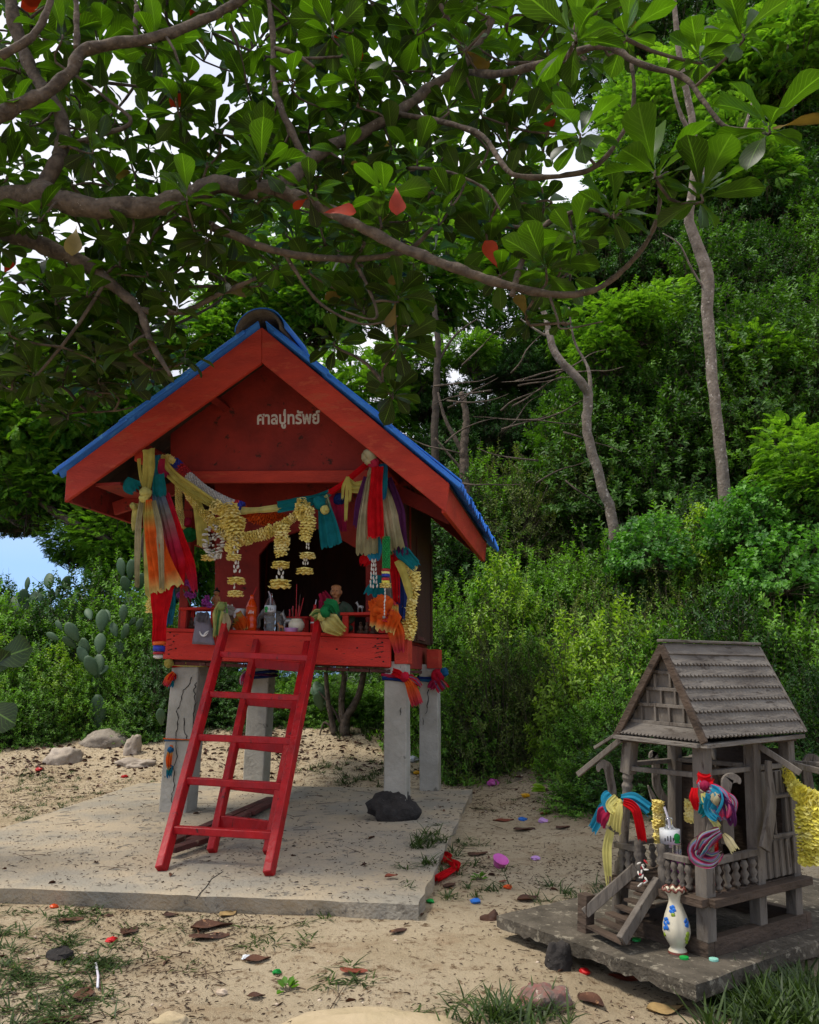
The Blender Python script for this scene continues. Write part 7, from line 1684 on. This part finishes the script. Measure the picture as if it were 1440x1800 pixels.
# ------------------------------------------------------------------ rocks
def rock(name, lab, c_, sx, sy, sz, m, seed=0, rot=0, jag=.3, fl_=0.0):
    bm = bmesh.new(); bmesh.ops.create_icosphere(bm, subdivisions=4, radius=1); rr_ = Vector((seed * 3.1, seed * 1.7, seed * 2.3))
    for v in bm.verts:
        p = v.co.copy(); q = p * 1.25 + rr_; n_ = mnoise.noise(q) * jag * 1.5 + mnoise.noise(q * 2.6) * jag * .6 + mnoise.noise(q * 7) * jag * .2 + mnoise.noise(q * 17) * jag * .09
        k = 1 + n_ + jag * .25 * abs(mnoise.noise(q * 4.5)) + mnoise.noise(q * 36) * jag * .05; co = p * k
        if fl_: co.z = math.copysign(abs(co.z) ** (1 + fl_), co.z)
        v.co = Vector((co.x * sx, co.y * sy, co.z * sz))
    me = bpy.data.meshes.new(name); bm.to_mesh(me); bm.free(); me.materials.append(K[m]); me.polygons.foreach_set('use_smooth', [True] * len(me.polygons))
    o = bpy.data.objects.new(name, me); COL.objects.link(o); o.location = c_; o.rotation_euler = (0, 0, rot); return setp(o, lab, 'rock')
p = gz(692, 1443, .06); rock('rock', 'black pitted rock propped against the right front pillar', p + Vector((0, .03, .05)), .125, .08, .105, 'rock_black', 3, .2, .3)
p = gnd(110, 1340); rock('rock', 'pale pointed rock on the sand in front of the left hedge', p + Vector((0, 0, .0)), .15, .12, .12, 'rock_pale', 5, .5, .25)
p = gnd(182, 1312); rock('rock', 'flat grey rock behind the pale pointed one', p + Vector((0, .1, .01)), .23, .18, .12, 'rock_grey', 9, .2, .22)
p = gnd(232, 1325); rock('rock', 'small grey stump of stone right of the flat grey rock', p + Vector((0, 0, .03)), .07, .07, .12, 'rock_pale', 12, 0, .3)
p = gnd(240, 1345); rock('rock', 'low pale rubble stone near the cracked pillar', p, .14, .1, .05, 'rock_pale', 14, 0, .3)
p = gz(985, 1712, 0); rock('rock', 'dark block of stone propping up the mossy slab', p + Vector((0, .03, .02)), .035, .035, .06, 'rock_black', 16, .3, .22)
p = gz(958, 1772, 0); rock('rock', 'pinkish stone in the grass at the bottom right', p + Vector((0, 0, .015)), .066, .05, .042, 'rock_pink', 18, .3, .28)
p = gz(650, 1822, 0); rock('rock', 'large flat sandstone half buried at the bottom edge of the photo', p + Vector((.0, .03, -.012)), .25, .13, .045, 'rock_sand', 20, .05, .15, .6)
p = gz(300, 1800, 0); rock('rock', 'small tan stone at the bottom edge left of the big sandstone', p, .045, .04, .02, 'rock_sand', 22, .5, .25)
p = gnd(1025, 1400); rock('rock', 'long stone kerb fragment half hidden under the shrubs', p + Vector((.05, .2, .02)), .1, .34, .07, 'rock_grey', 25, .25, .15)
p = gnd(830, 1345); rock('rock', 'reddish clod of earth at the foot of the right shrubs', p, .12, .1, .1, 'rock_pink', 27, 0, .4)
p = gz(862, 1622, 0); rock('rock', 'small brown clod at the left corner of the mossy slab', p, .03, .025, .03, 'leaf_dry', 29, 0, .4)
# loose planks on the slab
for k, (a, b_, lab) in enumerate((((296, 1482), (476, 1404), 'longest reddish brown plank lying on the slab behind the ladder'), ((335, 1480), (492, 1404), 'middle reddish brown plank lying on the slab'), ((440, 1432), (500, 1402), 'short reddish brown plank end on the slab'), ((300, 1500), (380, 1474), 'dark splintered board lying nearest the ladder'))):
    p0, p1 = gz(*a, .085), gz(*b_, .085); put('plank', MB().bar(p0 + Vector((0, 0, .004 * k)), p1 + Vector((0, 0, .004 * k)), .05, .022), 'planks', bevel=.002, label=lab, cat='plank')

# ------------------------------------------------------------------ dry leaves and litter on the ground
def dry_leaf(px, py, Ln, rot, m, lab, seed, zoff=None, grp=None, lift=.3):
    p = gnd(px, py); 
    if zoff is not None: p = gz(px, py, zoff)
    r = random.Random(seed); rows = []; d = Vector((math.cos(rot), math.sin(rot), 0)); s_ = Vector((-d.y, d.x, 0)); cu = r.uniform(.2, .8); cl_ = r.uniform(.15, .5); Ln *= .8
    for i in range(9):
        t_ = i / 8; w = (math.sin(PI * min(1, t_ ** .8)) * .5 + .02) * Ln * .5; row = []
        for j in range(7):
            q = j / 3 - 1; ang = q * cl_ * 1.6; row.append(p + d * Ln * (t_ - .5) + s_ * w * math.sin(ang) / max(.3, cl_ * 1.3) + Vector((0, 0, w * (1 - math.cos(ang)) * 1.2 + .25 * Ln * cu * (t_ - .5) ** 2 * lift * 3 + .006 + .008 * Ln / .1 * math.sin(q * 5 + t_ * 7 + seed) * .4)))
        rows.append(row)
    o = put('dry_leaf', MB().grid(rows), m, smooth=True, label=lab, cat='leaf', group=grp); return o
DL = [(372, 1632, .17, .3, 'leaf_dry', 'large dark brown dead leaf lying in front of the slab'), (368, 1650, .16, .1, 'leaf_dry', 'rolled red brown dead leaf just below the largest dead leaf'), (402, 1608, .12, 1.2, 'leaf_dry_pale', 'tan papery dead leaf beside the largest brown leaf'),
      (125, 1621, .10, .2, 'leaf_dry', 'curled brown leaf on the sand at the lower left'), (228, 1640, .11, 1.4, 'leaf_dry', 'upright curled brown leaf in the lower left sand'), (148, 1755, .11, 1.6, 'leaf_dry', 'brown curled leaf standing near the white straw'), (452, 1692, .10, .3, 'leaf_dry', 'small flat brown leaf beside the white ring'),
      (622, 1711, .10, -.2, 'leaf_red', 'red brown leaf on the sand right of centre near the bottom'), (688, 1543, .075, .6, 'leaf_red', 'single red brown leaf lying on the concrete slab'), (105, 1800, .13, .2, 'leaf_dry', 'brown leaf at the bottom left edge'), (885, 1444, .16, .2, 'leaf_red', 'red brown leaf on the sand above the blue scrap'),
      (922, 1460, .15, .1, 'leaf_dry', 'long brown leaf lying below the blue scrap'), (960, 1432, .13, .8, 'leaf_red', 'curled red brown leaf right of the blue scrap'), (990, 1458, .12, .5, 'leaf_dry', 'crumpled leaf near the bow of the little shrine'), (928, 1583, .12, .5, 'leaf_dry', 'crumpled brown leaf above the mossy slab corner'),
      (840, 1504, .13, .4, 'leaf_dry', 'folded brown leaf beside the pink cup on the sand'), (915, 1368, .14, .1, 'leaf_dry', 'brown leaf near the pink flower at the hedge foot'), (950, 1364, .15, .9, 'leaf_red', 'red brown leaf furthest back on the right sand'), (980, 1404, .10, .3, 'leaf_dry', 'dead leaf beside the green seedling'), (870, 1370, .14, .1, 'leaf_dry', 'brown leaf just behind the pink flower'),
      (1098, 1726, .11, -.5, 'leaf_red', 'shiny red brown leaf under the edge of the mossy slab'), (1040, 1765, .12, -1.1, 'leaf_dry', 'grey brown leaf leaning in the grass below the slab'), (1270, 1765, .10, .3, 'leaf_dry', 'dark brown leaf at the bottom right'), (1170, 1780, .13, .2, 'leaf_dry_pale', 'pale tan leaf at the bottom right edge'), (790, 1560, .09, .8, 'leaf_dry', 'small brown leaf beside the green cap by the slab'),
      (450, 1755, .06, .1, 'leaf_dry', 'tiny square brown leaf near the clear plastic scrap'), (700, 1640, .08, .5, 'leaf_dry', 'twisted brown leaf on the sand right of centre'), (300, 1612, .07, .2, 'leaf_dry', 'small brown leaf just below the slab edge'), (885, 1553, .05, .5, 'leaf_red', 'tiny orange brown leaf near the orange scrap'), (1425, 1770, .10, .4, 'leaf_dry', 'brown leaf in the bottom right corner')]
for k, (x, y, L_, ro, m_, lab) in enumerate(DL): dry_leaf(x, y, L_, ro, m_, lab, k * 3 + 1, zoff=.068 if 'concrete slab' in lab else None)
# coloured scraps
def scrap(px, py, r_, m_, lab, cat='scrap', sc=(1, 1, .5), z=None, rough=.5, name='scrap'):
    p = gnd(px, py) if z is None else gz(px, py, z); put(name, MB().ball(p + Vector((0, 0, r_ * .3)), r_, 9, sc, rough, int(px)), m_, label=lab, cat=cat)
for a in ((868, 1381, .05, 'pinkplastic', 'bright pink plastic flower on the sand near the hedge'), (924, 1402, .028, 'yellowplastic', 'orange yellow scrap on the right sand'), (919, 1443, .024, 'blueplastic', 'bright blue scrap between the dead leaves'), (955, 1446, .03, 'lilacplastic', 'lilac crumpled scrap right of the blue scrap'),
          (836, 1588, .02, 'blueplastic', 'bright blue scrap near the slab corner'), (893, 1563, .018, 'orangeplastic', 'small orange scrap above the mossy slab'), (757, 1588, .016, 'greenplastic', 'dark green cap beside the slab corner'), (486, 1713, .014, 'greenplastic', 'light green scrap in the middle of the lower sand'),
          (95, 1596, .016, 'orangeplastic', 'orange scrap in the grass at the left'), (196, 1657, .018, 'redplastic', 'red crumpled scrap on the sand at the left'), (1028, 1713, .016, 'redplastic', 'bright red scrap beneath the mossy slab'), (1286, 1757, .02, 'orangeplastic', 'salmon scrap at the bottom right'),
          (67, 1355, .03, 'redplastic', 'red scrap in front of the left rocks'), (219, 1367, .025, 'redplastic', 'red scrap near the cracked pillar'), (221, 1297, .03, 'orangeplastic', 'orange scrap beside the flat grey rock'), (627, 1250, .04, 'yellowplastic', 'yellow orange ball under the hedge behind the shrine'), (732, 1361, .03, 'yellowplastic', 'yellow scrap between the right pillars'),
          (941, 1512, .02, 'lilacplastic', 'faded lilac scrap right of the pink cup'), (388, 1750, .016, 'shell', 'pale plastic scrap on the lower sand'), (433, 1686, .014, 'labelwhite', 'white ring scrap beside a dead leaf'), (726, 1338, .05, 'labelwhite', 'white plastic piece behind the right front pillar'), (284, 1583, .018, 'shell', 'pale shell just below the slab edge'), (105, 1683, .035, 'rock_black', 'black charred lump in the left grass')):
    scrap(a[0], a[1], a[2], a[3], a[4])
p = gnd(876, 1525); put('cup', MB().lathe(p, [(.018, 0), (.022, .004), (.034, .04), (.036, .042), (.032, .04), (.018, .006)], 14, axis=(.3, -.5, 1)), 'pinkplastic', smooth=True, label='pink plastic cup tipped on the sand right of the slab', cat='cup')
rs_ = thing('red_ribbon', 'torn bright red ribbon lying in the grass beside the slab', 'ribbon', gnd(785, 1530))
for pts in (((778, 1508), (788, 1515), (780, 1522)), ((786, 1520), (802, 1530), (800, 1538)), ((800, 1536), (785, 1545), (768, 1556))):
    put('ribbon_piece', cloth(MB(), [gnd(*q) + Vector((0, 0, .02)) for q in pts], [.03, .04, .03], nrm=(0, -.4, 1), folds=3, amp=.008, ragged=.008, seed=pts[0][0]), 'cl_red', parent=rs_, smooth=True)
q = [gnd(168, 1702), gnd(172, 1725), gnd(171, 1745)]; put('drinking_straw', MB().tube([a + Vector((0, 0, .01)) for a in q], .0035, 7), 'straw_white', smooth=True, label='white drinking straw lying on the lower left sand', cat='straw')

# fine litter: slivers, twigs, pebbles
def scatter(n_, xr, yr, dens, seed):
    rs = np.random.RandomState(seed); out = []
    while len(out) < n_:
        x, y = rs.uniform(*xr), rs.uniform(*yr) if isinstance(yr, tuple) else 0
        if dens(x, y) > rs.random_sample(): out.append((x, y))
    return np.array(out)
def onslab(x, y): return (x > -1.95) & (x < .03 + (y - 2.98) * .14) & (y > 3.27 - (x + 1.97) * .142) & (y < 5.9)
def dn(x, y):
    if onslab(x, y): return .12
    v = float(vnoise(x, y, 2.2, 31)) * .7 + float(vnoise(x, y, 6, 33)) * .5 + .5; return min(1, .04 + 1.3 * max(0, v) ** 3 + (.5 if y > 5 else 0) + (.5 if (-1.2 < x and x < -.5 and y < 3.2) else 0))
def zat(P): 
    z = H(P[:, 0], P[:, 1]); s_ = onslab(P[:, 0], P[:, 1]); return np.where(s_, .0635, z)
def sliver_field(name, N_, seed, L0, L1, W0, m_, lab_kind='stuff', tilt=.15, yr=(1.9, 8.6)):
    rs = np.random.RandomState(seed); P = scatter(N_, (-4.2, 3.2), yr, dn, seed); z = zat(P) + .003; a = rs.uniform(0, 2 * PI, N_); Lx = rs.uniform(L0, L1, N_); W = rs.uniform(.5, 1.5, N_) * W0
    D = np.stack([np.cos(a), np.sin(a), rs.normal(size=N_) * tilt], 1); N = np.stack([rs.normal(size=N_) * .4, rs.normal(size=N_) * .4, np.ones(N_)], 1)
    V, F = leaves(np.column_stack([P, z]), D, N, Lx, W, fold=.4, curl=.12); me = mesh_np(name, V, F, K[m_]); return link(name, me, kind='stuff')
sliver_field('leaf_litter', 24000, 41, .006, .028, .004, 'litter'); sliver_field('fine_litter', 20000, 48, .004, .018, .003, 'litter', yr=(1.9, 4.3)); sliver_field('dry_leaf_bits', 700, 43, .02, .05, .016, 'leaf_dry', yr=(2, 9)); sliver_field('pale_bits', 2600, 44, .006, .022, .01, 'shell', yr=(4.5, 9)); sliver_field('hedge_leaf_litter', 3000, 47, .03, .07, .022, 'leaf_dry', yr=(6.6, 9.4))
rs = np.random.RandomState(50); P = scatter(900, (-3.5, 3), (1.9, 7), dn, 51); z = zat(P) + .006; a = rs.uniform(0, 6.28, 900); L_ = rs.uniform(.03, .14, 900)
A_ = np.column_stack([P, z]); B_ = A_ + np.stack([np.cos(a) * L_, np.sin(a) * L_, rs.uniform(-.003, .012, 900)], 1); V, F = stick_np(A_, B_, np.full(900, .0016), np.full(900, .0008)); link('twig_litter', mesh_np('twig_litter', V, F, K['litter']), kind='stuff')
# pebbles
rs = np.random.RandomState(52); N_ = 2600; P = scatter(N_, (-4, 3), (2, 9), dn, 53); z = zat(P); s_ = rs.uniform(.002, .009, N_) * (1 + .6 * (P[:, 1] > 5.8)); ic = np.array([(1, 0, 0), (-1, 0, 0), (0, 1, 0), (0, -1, 0), (0, 0, .7), (0, 0, -.7)])
V = (np.column_stack([P, z])[:, None, :] + ic[None] * s_[:, None, None] * rs.uniform(.6, 1.3, (N_, 6, 1))).reshape(-1, 3); ff = np.array([(0, 2, 4), (2, 1, 4), (1, 3, 4), (3, 0, 4), (2, 0, 5), (1, 2, 5), (3, 1, 5), (0, 3, 5)])
F = ((np.arange(N_) * 6)[:, None, None] + ff[None]).reshape(-1, 3); link('pebbles', mesh_np('pebbles', V, F, K['shell'], smooth=True), kind='stuff')

rs = np.random.RandomState(71); N_ = 420; PX_, PY_ = rs.uniform(-1.9, .3, N_), rs.uniform(3.1, 5.8, N_); kk = onslab(PX_, PY_); PX_, PY_ = PX_[kk], PY_[kk]; N_ = len(PX_); s_ = rs.uniform(.004, .016, N_)
V = (np.column_stack([PX_, PY_, np.full(N_, .0625)])[:, None, :] + ic[None] * (s_[:, None, None] * np.array([1, 1, .22])) * rs.uniform(.6, 1.3, (N_, 6, 1))).reshape(-1, 3)
F = ((np.arange(N_) * 6)[:, None, None] + ff[None]).reshape(-1, 3); link('slab_pebbles', mesh_np('slab_pebbles', V, F, K['rock_grey'], smooth=True), kind='stuff')
# ------------------------------------------------------------------ grass
def grass_field(name, spots, seed, m_='grass', kind='stuff', **kw):
    """spots: (px, py, spread m, blades, blade length, lie 0 upright..1 flat)"""
    rs = np.random.RandomState(seed); P, D, Ls = [], [], []
    for (px, py, sp_, nb, bl, lie) in spots:
        c_ = gnd(px, py); nt_ = max(1, nb // 14)
        for _ in range(nt_):
            cx, cy = c_.x + rs.normal() * sp_, c_.y + rs.normal() * sp_ * 1.1
            for _ in range(14):
                a = rs.uniform(0, 6.28); x, y = cx + rs.normal() * .012, cy + rs.normal() * .012
                if onslab(x, y) and (x < -.05 or y > 5.2): continue
                P.append((x, y, HZ(x, y) - .002 if not onslab(x, y) else .06)); h_ = rs.uniform(.3, 1); D.append((math.cos(a) * (.35 + lie * 1.2) * h_, math.sin(a) * (.35 + lie * 1.2) * h_, 1 - .85 * lie)); Ls.append(bl * rs.uniform(.45, 1.2))
    P, D, Ls = np.array(P), nrm_(np.array(D)), np.array(Ls); n_ = len(P); S_ = nrm_(np.cross(D, [0, 0, 1.]) + rs.normal(size=(n_, 3)) * .1); w = Ls * .022 + .0009; V = []; g_ = np.array([0, 0, -1.])
    bend = rs.uniform(.1, .5, n_)
    for k, t_ in enumerate((0, .35, .7, 1)):
        c_ = P + D * (Ls * t_)[:, None] + g_ * (Ls * bend * t_ ** 2.2)[:, None]; ww = (w * (1, .9, .6, .08)[k])[:, None]; V += [c_ - S_ * ww, c_ + S_ * ww]
    V = np.stack(V, 1).reshape(-1, 3); b_ = (np.arange(n_) * 8)[:, None]; F = np.concatenate([b_ + [0, 1, 3, 2], b_ + [2, 3, 5, 4], b_ + [4, 5, 7, 6]], 1).reshape(-1, 4)
    gx_ = V[:, 2] * 0
    me = mesh_np(name, V, F, K[m_], var=np.repeat(rs.uniform(.1, .8, n_), 3)); return link(name, me, kind=kind, **kw)
SP = []
rg = random.Random(3)
for _ in range(26): SP.append((rg.uniform(-30, 190), rg.uniform(1590, 1810), .05, 70, .075, .8))
for _ in range(26): SP.append((rg.uniform(-20, 130), rg.uniform(1365, 1500), .10, 84, .05, .6))
for _ in range(14): SP.append((rg.uniform(130, 330), rg.uniform(1375, 1420), .12, 40, .05, .6))
for _ in range(10): SP.append((rg.uniform(160, 420), rg.uniform(1600, 1740), .05, 28, .06, .9))
for x, y, s_, n_, b_, l_ in ((560, 1588, .04, 84, .08, .5), (520, 1590, .05, 56, .07, .6), (500, 1640, .06, 84, .07, .8), (450, 1652, .05, 70, .06, .8), (600, 1620, .06, 56, .06, .8), (580, 1720, .05, 70, .09, .9), (620, 1735, .04, 40, .07, .8), (690, 1590, .04, 28, .06, .8),
                               (745, 1510, .05, 84, .10, .5), (775, 1500, .07, 140, .10, .6), (800, 1530, .07, 110, .08, .6), (740, 1545, .04, 56, .09, .6), (830, 1480, .08, 84, .08, .8), (860, 1560, .06, 56, .08, .6), (800, 1580, .05, 56, .07, .6), (880, 1420, .1, 56, .06, .8), (960, 1400, .08, 42, .07, .8),
                               (1000, 1570, .07, 112, .07, .6), (1040, 1560, .06, 98, .07, .6), (970, 1590, .05, 56, .06, .7), (870, 1790, .05, 112, .10, .5), (910, 1800, .05, 98, .11, .4), (840, 1790, .04, 56, .1, .5), (930, 1770, .03, 42, .07, .6), (780, 1770, .06, 42, .06, .9),
                               (640, 1290, .12, 168, .14, .3), (655, 1295, .1, 112, .12, .3), (560, 1360, .14, 140, .09, .6), (620, 1362, .16, 196, .10, .6), (660, 1365, .12, 140, .10, .6), (690, 1350, .1, 84, .1, .6), (600, 1370, .16, 112, .06, .6), (470, 1310, .12, 84, .14, .2), (370, 1300, .08, 84, .14, .2), (700, 1330, .12, 84, .1, .6),
                               (1300, 1600, .05, 28, .08, .4), (1200, 1690, .03, 20, .05, .6), (1240, 1720, .04, 42, .06, .6), (20, 1560, .08, 112, .06, .8), (100, 1570, .08, 56, .06, .8), (790, 1350, .1, 70, .07, .6)):
    SP.append((x, y, s_, n_, b_, l_))
grass_field('grass', SP, 61)
# the tall grass clump at the bottom right stands in front of the slab
SP2 = [(1330 + rg.uniform(-60, 130), 1790 + rg.uniform(-35, 45), .035, 70, .13, .35) for _ in range(26)] + [(1290 + rg.uniform(-20, 20), 1775, .02, 42, .10, .5) for _ in range(4)]
grass_field('grass_clump', SP2, 63, kind=None, label='thick clump of green grass at the right front of the mossy slab', cat='grass clump')
# little green seedling plants
for (x, y, s_, lab) in ((975, 1396, .16, 'green seedling among dead leaves on the right sand'), (505, 1745, .045, 'tiny dark green herb on the lower sand'), (843, 1547, .04, 'tiny broad leaved seedling right of the slab')):
    p = gnd(x, y); rs = np.random.RandomState(x); n_ = 14; D = rdir(n_, rs); D[:, 2] = np.abs(D[:, 2]) * .7 + .1; V, F = leaves(np.array([tuple(p)] * n_) + D * s_ * .4, D, np.array([[0, 0, 1.]] * n_) + rs.normal(size=(n_, 3)) * .2, np.full(n_, s_ * .6), np.full(n_, s_ * .4))
    V1, F1 = stick_np(np.array([tuple(p)] * n_), np.array([tuple(p)] * n_) + D * s_ * .42, np.full(n_, .0015), np.full(n_, .001)); t = thing('seedling', lab, 'plant', p)
    link('leaves', mesh_np('leaves', V - np.array(p), F, K['shrub_yellow' if s_ > .1 else 'shrub'], var=np.full(len(F), .5)), parent=t); link('stems', mesh_np('stems', V1 - np.array(p), F1, K['twig']), parent=t)
